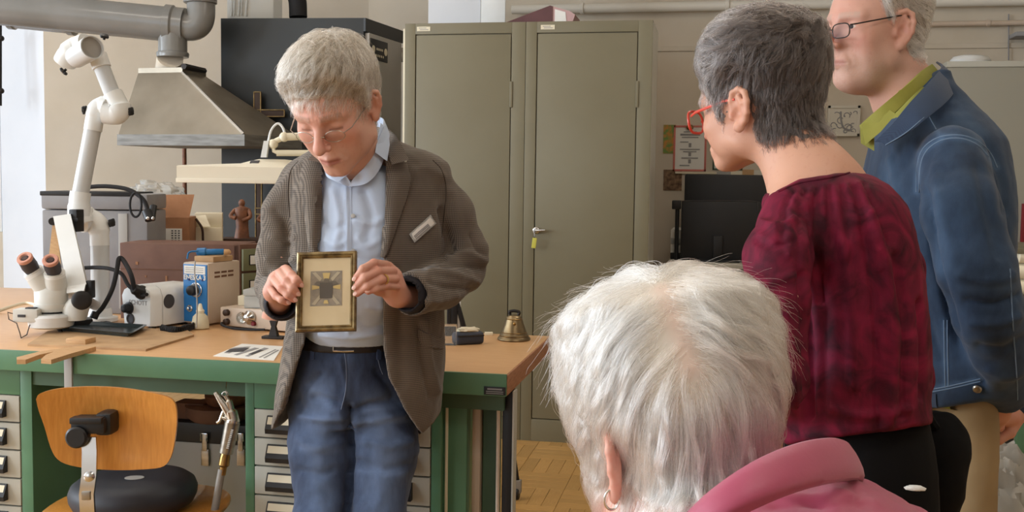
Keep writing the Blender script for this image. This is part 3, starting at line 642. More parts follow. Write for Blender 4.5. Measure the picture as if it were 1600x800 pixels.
# folded support arm
obj('arm_plate', G().loft([[pm(83, 338, 2.74), pm(110, 334, 2.74), pm(113, 340, 2.78), pm(86, 342, 2.78)], [pm(105, 449, 2.62), pm(135, 444, 2.62), pm(139, 448, 2.68), pm(109, 452, 2.68)]]), 'white_plastic', t, angle=20)
obj('arm_foot', G().loft([[pm(104, 448, 2.62), pm(134, 443, 2.62), pm(136, 452, 2.70), pm(106, 456, 2.70)], [pm(104, 458, 2.60), pm(131, 455, 2.60), pm(136, 462, 2.70), pm(106, 466, 2.70)]]), 'white_plastic', t, angle=20)
setp(obj('rear_arm_plate', G().loft([[pm(82, 350, 2.80), pm(88, 350, 2.80), pm(90, 352, 2.83), pm(83, 352, 2.83)], [pm(72, 440, 2.76), pm(98, 440, 2.76), pm(98, 442, 2.79), pm(73, 442, 2.79)]]), 'wood_light', t, angle=20), 'tan rear arm plate')
obj('arm_pivot', G().tube([pm(82, 346, 2.76), pm(84, 346, 2.82)], 0.012, 12), 'iron', t)
g = G(); g.b2(pm(113, 327, 2.76) + Vector((0, 0.02, 0)), pm(126, 362, 2.76) + Vector((0, -0.02, 0)), 0.003); g.b2(pm(109, 340, 2.75) + Vector((0, 0.02, 0)), pm(126, 346, 2.75) + Vector((0, -0.015, 0)), 0.002); obj('clamp_block', g, 'black', t)
# head
def ring(x, y, rx, ry, n=20, d=dM, tilt=0.5): 
    c = pm(x, y, d); return [c + Vector(RT) * (rx * s * math.cos(2 * math.pi * k / n)) + Vector((FW[0], FW[1], 0)) * (ry * s * math.sin(2 * math.pi * k / n)) + Vector((0, 0, 0)) for k in range(n)]
obj('body', G().loft([ring(80, 482, 24, 20), ring(80, 470, 25, 21), ring(80, 455, 26, 20), ring(80, 449, 24, 16)]), 'scope_grey', t)
obj('body_collar', G().loft([ring(81, 486, 22, 19), ring(81, 479, 27, 23), ring(81, 474, 27, 23)]), 'scope_grey', t)
obj('zoom_band', G().loft([ring(80, 490, 20, 18), ring(80, 483, 21, 19)]), 'black', t)
for bx, by, ex, ey, tx, ty in ((72, 452, 52, 424, 39, 404), (88, 452, 85, 426, 79, 407)):
    a0 = pm(bx, by); a1 = pm(ex, ey, dM - .015); a2 = pm(tx, ty, dM - .05); axv = (a2 - a1)
    tb_ = obj('eye_tube', G().tube([a0, a0 + (a1 - a0) * 0.55, a1], [16.5 * s, 16.5 * s, 14.5 * s], 24), 'scope_grey', t)
    obj('prism_cap', G().tube([a1 - (a1 - a0) * 0.25, a1, a1 + axv * 0.12], [15.5 * s, 16 * s, 12 * s], 24), 'white_plastic', tb_)
    ep = obj('eyepiece', G().lathe(a1 + axv * 0.1, axv, [(0, 11 * s), (axv.length * 0.35, 12.5 * s), (axv.length * 0.5, 12 * s), (axv.length * 0.92, 11.5 * s)], 24), 'eyepiece', tb_)
for bx, by, ex, ey, tx, ty in ((72, 452, 52, 424, 39, 404), (88, 452, 85, 426, 79, 407)):
    a1 = pm(ex, ey, dM - .015); a2 = pm(tx, ty, dM - .05); axv = (a2 - a1); L = axv.length
    e = obj('eyecup', G().lathe(a1 + axv, axv, [(-0.004, 11.8 * s), (0.002, 12.2 * s), (0.006, 11 * s), (0.006, 7.5 * s), (0.001, 6 * s), (0.0, 0)], 24, cap=False), 'pink_rubber', t)
    obj('lens', G().lathe(a1 + axv, axv, [(-0.001, 4.5 * s), (0.0032, 4.5 * s)], 16), 'lens', e)
obj('ring_light', G().loft([ring(80, 512, 25, 24), ring(80, 509, 33, 31), ring(80, 494, 36, 34), ring(80, 490, 33, 31), ring(80, 489, 20, 19)]), 'white_plastic', t)
g = G(); c_ = pm(45, 492, dM - .03); g.box(c_, (38 * s, 0.05, 20 * s), 0.004, T=Matrix.Rotation(YAW, 4, 'Z')); bx_ = obj('light_control', g, 'scope_grey', t)
g = G(); g.box(c_ + Vector((0.01, 0, 11 * s)), (16 * s, 0.02, 0.004), 0.001, T=Matrix.Rotation(YAW, 4, 'Z')); g.box(c_ + Vector((-0.004, -0.027, 0)), (12 * s, 0.003, 4 * s), 0.001, T=Matrix.Rotation(YAW, 4, 'Z')); obj('switch', g, 'ink', bx_)
obj('objective', G().tube([pm(90, 510), pm(96, 520)], 0.006, 8), 'iron', t)
kb = obj('focus_housing', G().loft([ring(118, 500, 16, 14), ring(118, 480, 22, 16), ring(124, 466, 14, 14)]), 'scope_grey', t)
for (x, y, d, r) in ((127, 469, dM - .05, 14.5), (141, 452, dM + .06, 0)):
    if r: obj('focus_knob', G().lathe(pm(x, y, d), -Vector(FW) + Vector(RT) * 0.5, [(-0.03, r * s * .7), (-0.005, r * s), (0.022, r * s), (0.026, r * .85 * s), (0.027, r * .5 * s)], 24), 'black', t)
g = G(); g.box(pm(141, 452, dM + .02), (11 * s, 0.03, 28 * s), 0.004, T=Matrix.Rotation(YAW, 4, 'Z')); obj('clamp_lever', g, 'black', t)
obj('post_bracket', G().tube([pm(135, 470, dM + .02), pm(150, 478, 2.86)], 0.016, 10), 'grey_light', t)
# wire with crimped kinks hanging from the light control
wp = [at(28, 492, d=2.58), at(12, 488, d=2.58), at(14, 499, d=2.58), at(26, 505, d=2.56), at(31, 520, d=2.54), at(33, 528, Z=BZ + .004), at(42, 523, Z=BZ + .004), at(46, 509, d=2.58), at(53, 500, d=2.6)]
single('thin_wire', G().tube(wp, 0.0016, 6), 'dark_wood', 'thin kinked brown wire hanging below the microscope light', 'wire')
single('white_cable', G().tube(smooth_path([at(-20, 492, Z=BZ + .006), at(15, 480, Z=BZ + .006), at(40, 474, Z=BZ + .006), at(62, 478, Z=BZ + .006)]), 0.006, 8), 'cream', 'cream cable lying on the bench behind the ring light', 'cable')
# ------------------------------------------------------------------ cold light source
b0 = on(243, 514); s = sc(b0)
T = TR((b0.x, b0.y, BZ), YAW + R(-28))       # front face looks to the left
t = thing('cold_light_source', 'white cold light source with black gooseneck light guide', 'light source', (b0.x, b0.y, BZ))
hgt = 66 * s
g = G(T)
prof = lambda x0, x1, y: [(x0, y, 0.008), (x1, y, 0.008), (x1, y, hgt * .82), (x1 - 0.016, y, hgt * .97), (x1 - .03, y, hgt), (x0 + .03, y, hgt), (x0 + 0.016, y, hgt * .97), (x0, y, hgt * .82)]
TS = T
W1 = 66 * s; Dp = 0.17
def fr(y, k=1.0, x0=-W1, x1=0.0, top=hgt): return [Vector((x0 + (.01 if k < 1 else 0), y, 0.008)), Vector((x1 - (.01 if k < 1 else 0), y, 0.008)), Vector((x1 - (.008 if k < 1 else 0), y, top * .75)), Vector((x1 - 0.010, y, top * .93 * k)), Vector((x1 - .028, y, top * k)), Vector((x0 + .028, y, top * k)), Vector((x0 + 0.010, y, top * .93 * k)), Vector((x0, y, top * .75))]
obj('front_cover', G(T).loft([fr(-0.012, 0.96), fr(0.0), fr(0.028)]), 'white_plastic', t, angle=50)
obj('housing', G(T).loft([fr(0.030), fr(Dp), fr(Dp + .012, 0.95)]), 'white_plastic', t, angle=50)
obj('seam', G(T).loft([[v * 1.0 for v in fr(0.0275, 1.0, -W1 + .002, -.002, hgt - .002)], [v for v in fr(0.0305, 1.0, -W1 + .002, -.002, hgt - .002)]]), 'black', t)
g = G(T); g.b2((-W1 * .93, -.006, 0), (-W1 * .75, .012, .009)); g.b2((-W1 * .25, -.006, 0), (-W1 * .07, .012, .009)); g.b2((-W1 * .93, .12, 0), (-W1 * .07, .14, .009)); obj('feet', g, 'black', t)
kn = obj('dimmer_knob', G(T).lathe((-W1 * .76, -0.012, hgt * .46), (0, -1, 0), [(0, 0.019), (0.004, 0.019), (0.006, 0.0145), (0.022, 0.013), (0.024, 0.010)], 20), 'black', t)
obj('socket', G(T).lathe((-W1 * .72, -0.012, hgt * .2), (0, -1, 0), [(0, 0.017), (0.003, 0.016), (0.004, 0.012), (0.001, 0.010)], 20), 'ink', t)
gs = obj('guide_socket', G(T).lathe((-W1 * .36, -0.006, hgt * .84), (0.0, -1, .45), [(0, 0.022), (0.012, 0.021), (0.018, 0.017), (0.034, 0.016), (0.040, 0.012)], 24), 'black', t)
obj('lever', G(T).tube([(-W1 * .3, -0.02, hgt * .80), (-W1 * .02, -0.03, hgt * .84)], 0.0055, 10), 'black', gs)
text('lettering', 'SCHOTT', 0.020, T @ Matrix.Translation((-W1 * .46, -0.0128, hgt * .60)) @ Matrix.Rotation(R(90), 4, 'X'), 'ink_light', t)
obj('vent', G(T).lathe((0.0, 0.055, hgt * .62), (1, 0, 0), [(-0.004, 0.022), (0.0012, 0.022), (0.0014, 0.016)], 20).add([], []), 'ink', t)
so = T @ Vector((-W1 * .36, -0.038, hgt * .92))
obj('guide', G().tube(smooth_path([so, pm(205, 430, 2.70), pm(193, 407, 2.73), pm(186, 404, 2.73), pm(183, 420, 2.72), pm(176, 450, 2.70), pm(162, 478, 2.68), pm(147, 495, 2.67)], 8), 0.007, 12), 'black_soft', t)
obj('guide', G().tube(smooth_path([so, pm(200, 445, 2.72), pm(190, 428, 2.74), pm(172, 420, 2.76), pm(150, 418, 2.78), pm(125, 419, 2.78)], 8), 0.006, 12), 'black_soft', t)
obj('guide_end', G().tube([pm(150, 488, 2.675), pm(146, 497, 2.67)], 0.012, 12), 'black', t)
# dark block that the guide ends in
p = on(120, 512); T = TR((p.x, p.y, BZ), YAW + R(25))
g = G(T); g.b2((-0.07, -0.02, 0.0), (0.045, 0.05, 0.026), 0.003); t = single('dark_block', g, 'black', 'low dark metal block on the bench under the microscope arm', 'block')
for i in range(3):
    q = [on(148 + i * 5, 508 - i * 2) + Vector((0, 0, .004)), on(165 + i * 4, 504 + i) + Vector((0, 0, .004)), on(168 - i * 3, 511) + Vector((0, 0, .004)), on(150, 512) + Vector((0, 0, .004))]
    single('thin_cable', G().tube(smooth_path(q, 6), 0.0022, 6), 'black', ['outermost thin black cable loop beside the white post foot', 'middle thin black cable loop beside the white post foot', 'innermost thin black cable loop beside the white post foot'][i], 'cable', 'thin cables by the white post')
# ------------------------------------------------------------------ blue apparatus
b0 = on(326, 510); s = sc(b0); T = TR((b0.x, b0.y, BZ), YAW + R(-22))
t = thing('blue_apparatus', 'small white apparatus with a blue front panel and round dial', 'apparatus', (b0.x, b0.y, BZ))
W1 = 49 * s; hgt = 99 * s; Dp = 0.16
obj('case', G(T).b2((-W1, 0, 0.006), (0, Dp, hgt), 0.007), 'beige_metal', t)
setp(obj('front_panel', G(T).b2((-W1 + 0.004, -0.003, 0.012), (-0.004, 0.001, hgt - 0.006), 0.001), 'blue_paint', t), 'bright blue front panel')
obj('white_plate', G(T).b2((-W1 + 0.008, -0.0042, hgt - 0.036), (-0.009, -0.003, hgt - 0.010)), 'white_paper', t)
g = G(T)
for z in (hgt - .017, hgt - .023, hgt - 0.030): g.b2((-W1 + 0.014, -0.0048, z), (-0.016, -0.0042, z + 0.0014))
obj('plate_print', g, 'ink_light', t)
text('lettering', 'ENESKA 3', 0.021, T @ Matrix.Translation((-W1 / 2, -0.0045, hgt - .047)) @ Matrix.Rotation(R(90), 4, 'X'), 'white_paper', t, bold=0.0006, sx=.93)
dl_ = obj('dial', G(T).lathe((-W1 * .44, -0.003, hgt * .57), (0, -1, 0), [(0, 0.023), (0.004, 0.023), (0.005, 0.021), (0.012, 0.020), (0.013, 0.0)], 24), 'chrome', t)
obj('dial_knob', G(T).lathe((-W1 * .46, -0.016, hgt * .57), (0, -1, 0), [(0, 0.0165), (0.016, 0.015), (0.018, 0.012)], 24), 'black', dl_)
g = G(T)
for x, z in ((-.72, .73), (-.2, .73)): g.lathe((-W1 * -x if False else W1 * x, -0.003, hgt * z), (0, -1, 0), [(0, .004), (.002, .004)], 10)
obj('pilot_light', g, 'blue_dark', t)
obj('toggle', G(T).lathe((-W1 * .7, -0.003, hgt * .27), (0, -1, 0), [(0, .011), (.003, .011), (.004, .007), (.012, .0055), (0.014, .003)], 16), 'chrome', t)
obj('output_socket', G(T).lathe((-W1 * .3, -0.003, hgt * .12), (0, -1, 0), [(0, .016), (.01, .016), (.012, .012)], 16), 'iron', t)
g = G(T)
for i in range(3):
    for j in range(2): g.b2((-0.0005, 0.03 + i * .034, hgt - .035 - j * .013), (0.0012, 0.056 + i * .034, hgt - .029 - j * .013))
obj('vent_slots', g, 'cardboard_dark', t)
# hand piece rest on the apparatus
p = T @ Vector((-W1 * .55, 0.07, hgt)); 
t2 = thing('hand_piece_rest', 'small wooden rest holding a blue hand piece on the blue apparatus', 'rest', tuple(p))
obj('block', G(T).b2((-W1 * .8, 0.03, hgt), (-0.004, 0.13, hgt + 0.018), 0.004), 'wood_board', t2)
TT = TR(p + Vector((0, 0, 0.028)), YAW + R(-4))
setp(obj('hand_piece', G(TT).lathe((-0.04, 0, 0), (1, 0.1, .02), [(0, .004), (.004, .013), (.03, .014), (.034, .010), (.085, .010), (.09, .006)], 16), 'blue_plastic', t2), 'blue hand piece')
obj('tip', G(TT).lathe((0.05, 0.005, 0.001), (1, 0.1, .02), [(0, .010), (.014, .009), (.02, .004)], 14), 'wood_light', t2)
obj('hook', G(TT).tube(smooth_path([(-.03, -.01, .004), (-.055, -.02, 0), (-.058, -.03, -.02)]), .003, 8), 'blue_plastic', t2)
wq = [pm(305, 408, 2.66), pm(304, 425, 2.6), pm(307, 450, 2.58), pm(308, 480, 2.58), pm(307, 512, 2.58)]
single('hanging_lead', G().tube(smooth_path(wq, 6), 0.002, 6), 'hose_grey', 'thin grey lead hanging in front of the blue panel', 'cable')
# rubber bulb bottle
b0 = on(313, 514); s = sc(b0)
t = thing('dropper_bottle', 'small cream squeeze bottle standing before the blue panel', 'bottle', tuple(b0))
obj('bulb', G().lathe(b0, (0, 0, 1), [(0, 11 * s), (0.004, 13.5 * s), (8 * s, 13.5 * s), (20 * s, 11 * s), (25 * s, 6 * s)], 24), 'rubber_bulb', t)
obj('nozzle', G().lathe(b0 + Vector((0, 0, 25 * s)), (0, 0, 1), [(0, 6 * s), (4 * s, 6.5 * s), (7 * s, 4 * s), (14 * s, 2.5 * s), (15 * s, 1.5 * s)], 16), 'cream', t)
# coiled dark cord and pinkish tool
c0 = [on(252, 519) + Vector((0, 0, .012)), on(275, 522) + Vector((0, 0, .012)), on(298, 517) + Vector((0, 0, .012)), on(306, 514) + Vector((0, 0, .012))]
pth = smooth_path(c0, 40); hel = []
for i, q in enumerate(pth):
    an = i * 1.3; hel.append(Vector(q) + Vector((0, 0.009 * math.cos(an), 0.009 * math.sin(an))))
single('coiled_cord', G().tube(hel, 0.0032, 6), 'black_soft', 'dark coiled cord lying in front of the blue apparatus', 'cord')
q0 = on(240, 511) + Vector((0, 0, .014)); q1 = on(286, 502) + Vector((0, 0, .014))
t = thing('hand_engraver', 'pinkish hand engraver with glass tip lying beside the light source', 'tool', tuple(q0))
obj('handle', G().tube([q0, q0 + (q1 - q0) * .3, q0 + (q1 - q0) * .6], [0.009, 0.013, 0.012], 14), 'pink_tool', t)
obj('nose', G().tube([q0 + (q1 - q0) * .6, q1], [0.009, 0.006], 12), 'iron', t)
obj('glass_ball', G().ball(q1 + Vector((0.0, 0, 0.003)), 0.014), 'lens_glass', t)
obj('collar', G().tube([q0 - (q1 - q0) * .25, q0], [0.013, 0.011], 12), 'wood_light', t)
# ------------------------------------------------------------------ work board, tray, bench pin
bp = [on(43, 541), on(228, 549), on(303, 526), on(292, 518), on(120, 512), on(75, 520)]
single('work_board', G().prism([(q.x, q.y) for q in bp], BZ, BZ + 0.006), 'wood_board', 'thin worn wooden work board lying under the dark tray', 'board')
q = [on(80, 519), on(205, 531), on(230, 517), on(108, 510)]
cx = sum(v.x for v in q) / 4; cy = sum(v.y for v in q) / 4
def shr(k, z): return [Vector((cx + (v.x - cx) * k, cy + (v.y - cy) * k, z)) for v in q]
t = thing('dark_tray', 'shallow dark plastic tray lying on the work board', 'tray', (cx, cy, BZ + .006))
def rr(k, z):
    pts = shr(k, z); out = []
    for i in range(4):
        a_, b_, c_ = pts[i - 1], pts[i], pts[(i + 1) % 4]
        out += [b_ + (a_ - b_) * .08, b_ + ((a_ - b_) + (c_ - b_)) * .02, b_ + (c_ - b_) * .08]
    return out
obj('shell', G().loft([rr(.90, BZ + .006), rr(1.0, BZ + .017), rr(1.02, BZ + .0185), rr(1.02, BZ + .0195), rr(.95, BZ + .0195), rr(.88, BZ + .010)]), 'tray', t, angle=25)
# bench pin: forked wooden wedge over the front edge
TBn = TR(on(78, 550) + Vector((0, 0, 0.002)), R(47))
t = thing('bench_pin', 'forked wooden bench pin jutting over the bench edge above the chair', 'bench pin', tuple(on(78, 550)))
def w3(px, py, z): return Vector(at(px, py, Z=z))
zt_ = BZ + .012
outl = [w3(25, 560, zt_), w3(35, 556, zt_), w3(112, 541, zt_), w3(128, 540, zt_), w3(151, 543, zt_), w3(82, 561, zt_), w3(65, 564, zt_), w3(66, 558, zt_), w3(80, 551, zt_), w3(72, 551, zt_), w3(40, 562, zt_), w3(25, 562, zt_)]
outl = [w3(26, 558, zt_), w3(62, 549, zt_), w3(118, 541, zt_), w3(150, 541.5, zt_), w3(112, 552, zt_), w3(80, 562, zt_), w3(64, 561, zt_), w3(72, 554, zt_), w3(84, 549.5, zt_), w3(62, 554, zt_), w3(40, 562, zt_), w3(26, 562, zt_)]
g = G(); n = len(outl); vs = [v for v in outl] + [v + Vector((0, 0, -0.011)) for v in outl]
g.add(vs, [list(range(n)), list(range(n, 2 * n))[::-1]] + [(i, n + i, n + (i + 1) % n, (i + 1) % n) for i in range(n)]); obj('fork', g, 'wood_light', t, angle=20)
g = G(); g.b2(w3(118, 541, BZ) + Vector((-.03, -.0, 0)), w3(118, 541, BZ) + Vector((.03, .05, .02)), .003); obj('wedge', g, 'wood_light', t)
x_ = at(106, 590, Y=BY0 - 0.012)[0]
single('steel_tab', G().b2((x_ - 0.011, BY0 - 0.012, BZ - 0.12), (x_ + 0.011, BY0 - 0.005, BZ + 0.0), 0.001), 'grey_light', 'narrow grey steel tab hanging below the bench pin', 'tab')
# ------------------------------------------------------------------ beige device with lens, clear box, iron stake, drawing
b0 = on(440, 520); s = sc(b0); T = TR((b0.x, b0.y, BZ), YAW + R(-6))
b1 = on(344, 511); 
T = frame_of((b1.x, b1.y, BZ), Vector((b0.x - b1.x, b0.y - b1.y, 0)), Vector((-(b0.y - b1.y), b0.x - b1.x, 0)), (0, 0, 1))
Ld_ = (b0 - b1).length + .02; hgt = 33 * s
t = thing('beige_welder', 'low beige metal device with round knobs and a clear lens lamp', 'device', tuple(b1))
obj('case', G(T).b2((0, 0, 0.005), (Ld_, 0.17, hgt), 0.005), 'beige_metal', t)
for z in (.75, .30): obj('knob', G(T).lathe((0.03, 0, hgt * z), (0, -1, 0), [(0, .010), (.012, .010), (.014, .007)], 16), 'dark_wood', t)
obj('lamp', G(T).lathe((0.118, -0.001, hgt * .60), (0, -1, 0), [(0, .022), (.004, .022), (.008, .017), (.02, .010), (.022, .004)], 20), 'chrome', t)
obj('lamp_lens', G(T).lathe((0.086, -0.001, hgt * .55), (0, -1, 0), [(0, .018), (.006, .017), (.012, .010), (.014, .0)], 20), 'lens_glass', t)
obj('knob', G(T).lathe((0.135, 0, hgt * .32), (0, -1, 0), [(0, .007), (.010, .006)], 12), 'deep_red', t)
cc = [T @ Vector(v) for v in ((0.02, -0.015, hgt * .25), (0.035, -0.03, .012), (0.08, -0.035, .006), (0.14, -0.03, .006), (0.19, -0.02, .008))]
obj('cable', G().tube(smooth_path(cc), .004, 8), 'black_soft', t)
p = T @ Vector((Ld_ * .56, 0.07, hgt)); TT = TR(p, YAW - R(6))
t2 = thing('clear_box', 'clear plastic box with white contents standing on the beige device', 'box', tuple(p))
obj('tray', G(TT).b2((-0.075, -0.04, 0.0), (0.075, 0.05, 0.038), 0.004), 'milky', t2)
obj('contents', G(TT).b2((-0.07, -0.036, 0.003), (0.07, 0.045, 0.022), 0.003), 'white_paper', t2)
obj('lid', G(TT).b2((-0.077, -0.042, 0.039), (0.077, 0.052, 0.058), 0.003), 'milky', t2)
TT2 = TT @ Matrix.Translation((-0.09, 0.03, 0)); single('white_card', G(TT2).b2((-.03, 0, 0), (.01, .05, .03), .002), 'cream', 'small cream card box left of the clear box', 'box')
b0 = on(428, 529); s = sc(b0)
t = thing('iron_stake', 'small dark iron stake on a flat foot beside the drawing', 'stake', tuple(b0))
obj('foot', G().box(b0 + Vector((0, 0, .004)), (0.065, 0.03, .008), .002), 'iron', t)
obj('stem', G().loft([[b0 + Vector((x * .013, y * .009, .008)) for x, y in ((-1, -1), (1, -1), (1, 1), (-1, 1))], [b0 + Vector((x * .006, y * .006, .035)) for x, y in ((-1, -1), (1, -1), (1, 1), (-1, 1))], [b0 + Vector((x * .011, y * .007, .052)) for x, y in ((-1, -1), (1, -1), (1, 1), (-1, 1))]]), 'iron', t)
pp = [w3(333, 556, BZ + .0012), w3(428, 563, BZ + .0012), w3(442, 541, BZ + .0012), w3(378, 537, BZ + .0012)]
t = thing('drawing_sheet', 'white paper sheet with grey pencil strokes lying on the bench', 'paper', tuple(pp[0]))
g = G(); vs = pp + [v - Vector((0, 0, .001)) for v in pp]; g.add(vs, [(0, 1, 2, 3), (7, 6, 5, 4), (0, 4, 5, 1), (1, 5, 6, 2), (2, 6, 7, 3), (3, 7, 4, 0)]); obj('sheet', g, 'white_paper', t, angle=10)
def quad(pxs, z, th=.0004):
    vs = [w3(x, y, z) for x, y in pxs]; n = len(vs); return vs + [v - Vector((0, 0, th)) for v in vs], [list(range(n)), list(range(n, 2 * n))[::-1]] + [(i, n + i, n + (i + 1) % n, (i + 1) % n) for i in range(n)]
g = G()
for pxs in (((350, 551), (357, 547), (366, 548), (358, 552)), ((357, 546), (366, 543), (392, 541), (366, 547)), ((365, 554), (370, 555), (405, 544), (398, 543)), ((383, 556), (388, 557), (420, 544), (413, 543)), ((404, 558), (406, 558.5), (432, 546), (430, 545.5)), ((411, 559), (413, 559.5), (436, 547), (434, 546.5))): g.add(*quad(pxs, BZ + .0018))
obj('pencil_strokes', g, 'ink_light', t)
g = G()
for pxs in (((352, 550), (360, 545), (390, 543), (380, 549)), ((388, 553), (394, 554), (412, 547), (406, 546))): g.add(*quad(pxs, BZ + .0022))
obj('dark_hatching', g, 'ink', t)
# ------------------------------------------------------------------ right end: bell, pouch, boxes
b0 = on(803, 531); s = sc(b0)
t = thing('bronze_bell', 'small bronze hand bell standing on the right bench end', 'bell', tuple(b0))
obj('bell_body', G().lathe(b0, (0, 0, 1), [(0, 25 * s), (.003, 26 * s), (.008, 25 * s), (.012, 22.5 * s), (14 * s, 19 * s), (24 * s, 15.5 * s), (32 * s, 13 * s), (36 * s, 11.5 * s), (39 * s, 8 * s), (40 * s, 3 * s)], 32), 'bell_bronze', t)
g = G(); 
for h, r in ((.013, 22.8), (12 * s, 20.2), (33 * s, 13.2)): g.lathe(b0 + Vector((0, 0, h)), (0, 0, 1), [(-.0015, (r - .6) * s), (0, (r + .5) * s), (.0015, (r - .6) * s)], 32, cap=False)
g.ball(b0 + Vector((.006, -14.5 * s, 27 * s)), .0045); obj('bell_bands', g, 'brass', t)
g = G(); g.tube(smooth_path([b0 + Vector((-.012, 0, 39 * s)), b0 + Vector((-.014, 0, 44 * s)), b0 + Vector((0, 0, 45.5 * s)), b0 + Vector((.014, 0, 44 * s)), b0 + Vector((.012, 0, 39 * s))]), .0045, 8); obj('bell_loop', g, 'iron', t)
b0 = on(733, 538); s = sc(b0); T = TR((b0.x, b0.y, BZ), YAW + R(24))
t = thing('zip_pouch', 'dark grey zipped pouch lying on the bench near the bell', 'pouch', tuple(b0))
obj('pouch_body', G(T).box((0, .01, .018), (.086, .045, .036), .012, seg=3), 'pouch', t)
obj('zip', G(T).tube([(-.04, -.013, .026), (.04, -.013, .026)], .0022, 6), 'iron', t)
g = G(T); g.add(*crumple((0, .01, .040), .035, .017, .008, 5.5, 12)); single('paper_scrap', g, 'cream', 'small crumpled cream scrap lying on the grey pouch', 'scrap')
b0 = on(705, 540)
single('acrylic_block', G(TR((b0.x, b0.y, BZ), YAW)).b2((-.03, 0, 0), (.014, .05, .055), .003), 'clear', 'clear acrylic block right behind the man in the jacket', 'block')
for px, h, wd, m, tl, lab in ((701, .13, .012, 'black', 0, 'black upright rod stand behind the clear block, left one'), (709, .12, .02, 'black', 0, 'broad black upright tool behind the clear block'), (728, .11, .014, 'black', -.28, 'black tool leaning beside the grey pouch')):
    b0 = on(px, 524); T = TR((b0.x, b0.y, BZ), YAW, ry=tl)
    single('black_tool', G(T).b2((-wd / 2, 0, 0), (wd / 2, .02, h), .003), m, lab, 'tool')
b0 = on(716, 523); single('white_tube', G().cyl(b0, b0 + Vector((0, 0, .10)), .007, 14), 'white_plastic', 'thin white upright tube among the black tools', 'tube')
b0 = on(764, 524); single('small_card', G(TR((b0.x, b0.y, BZ), .3)).b2((-.012, 0, 0), (.012, .02, .008), .001), 'cream', 'tiny cream piece on the bench between pouch and bell', 'scrap')
# ------------------------------------------------------------------ magnifier lamp
dL = 2.5; s = dL / FS
t = thing('magnifier_lamp', 'wide cream magnifier lamp hanging behind the standing man', 'lamp', tuple(at(365, 262, d=dL)))
c_ = at(276, 265, d=dL); T = TR(tuple(at(276, 284, d=dL)), YAW)
Lw = 215 * s; Dp = 0.20; h1 = 30 * s
secs = []
for x, hh in ((0.0, .84), (.006, .90), (90 * s, 1.02), (108 * s, 1.18), (120 * s, 1.26), (160 * s, 1.26), (Lw - 40 * s, 1.1), (Lw, .9)):
    hh *= h1; yy0 = 0.0; zz = h1 * .86
    secs.append([Vector((x, 0, 0)), Vector((x, 0, h1 * .82)), Vector((x, .012, h1 * .86)), Vector((x, .07, hh)), Vector((x, Dp - .04, hh)), Vector((x, Dp, h1 * .7)), Vector((x, Dp, 0))])
obj('lamp_shell', G(T).loft(secs), 'white_lamp', t, angle=30)
obj('lower_rim', G(T).b2((-.002, -.003, -.002), (Lw, Dp + .003, 6 * s), .002), 'white_lamp', t)
obj('badge', G(T).box((116 * s, .045, h1 * 1.1), (14 * s, .018, .003), .0008, T=Matrix.Rotation(R(25), 4, 'X')), 'ink', t)
obj('neck', G().loft([[Vector(at(x, y, d=dL + .05 + dd)) for x, y, dd in ((407, 246, 0), (416, 246, 0), (418, 246, .03), (409, 246, .03))], [Vector(at(x, y, d=dL + .05 + dd)) for x, y, dd in ((412, 220, 0), (420, 220, 0), (422, 220, .03), (414, 220, .03))]]), 'white_plastic', t, angle=20)
obj('lamp_cable', G().tube(smooth_path([at(419, 222, d=dL + .07), at(424, 203, d=dL + .07), at(434, 193, d=dL + .07), at(442, 200, d=dL + .07), at(446, 214, d=dL + .07)]), .0035, 8), 'white_plastic', t)
g = G(); g.tube([at(421, 226, d=dL + .06), at(432, 220, d=dL + .06), at(444, 214, d=dL + .06)], .008, 10); g.tube([at(426, 222, d=dL + .06), at(428, 236, d=dL + .06), at(438, 240, d=dL + .06)], .006, 8); g.ball(at(427, 225, d=dL + .06), .014); g.ball(at(444, 214, d=dL + .06), .014); obj('hinge', g, 'cream', t)
obj('spring_arm', G().tube([at(444, 214, d=dL + .06), at(600, 208, d=dL + .1)], .011, 12), 'cream', t)
obj('spring_arm', G().tube([at(432, 239, d=dL + .06), at(600, 240, d=dL + .1)], .009, 12), 'cream', t)
obj('stand_post', G().tube([at(598, 205, d=dL + .1), at(598, 500, d=dL + .1)], .014, 12), 'cream', t)
# ------------------------------------------------------------------ crucifixes and carved figures in front of the dark cabinet
def cross(px, y0, y1, xa, xb, ya, d, m, label, hw, parts=True):
    t = thing('crucifix', label, 'crucifix', tuple(at(px, y1, d=d))); s = d / FS
    T = frame_of(at(px, (y0 + y1) / 2, d=d), RT, FW, UP); hh = (y1 - y0) / 2 * s
    for nm, a_, b_ in (('upright', (-hw * s, 0, -hh), (hw * s, .018, hh)), ('crossbar', ((xa - px) * s, .001, ((y0 + y1) / 2 - ya - hw) * s), ((xb - px) * s, .017, ((y0 + y1) / 2 - ya + hw) * s))):
        o = obj(nm, G(T).b2(a_, b_, .002), 'dark_wood', t)
        g = G(T); e = .006
        x0, x1, z0, z1 = a_[0], b_[0], a_[2], b_[2]; w_ = 1.6 * s
        for q in (((x0, -.004, z0), (x0 + w_, .002, z1)), ((x1 - w_, -.004, z0), (x1, .002, z1)), ((x0, -.004, z0), (x1, .002, z0 + w_)), ((x0, -.004, z1 - w_), (x1, .002, z1))): g.b2(*q, .0008)
        obj('gilt_edge', g, 'gold', o)
    return t
cross(402, 143, 218, 360, 445, 177, 4.78, 'dark', 'dark cross with gilded edges in front of the dark cabinet, upper one', 6)
cross(404, 285, 372, 398, 410, 330, 4.78, 'dark', 'tall gilded upright of a cross below the magnifier lamp', 5.5)
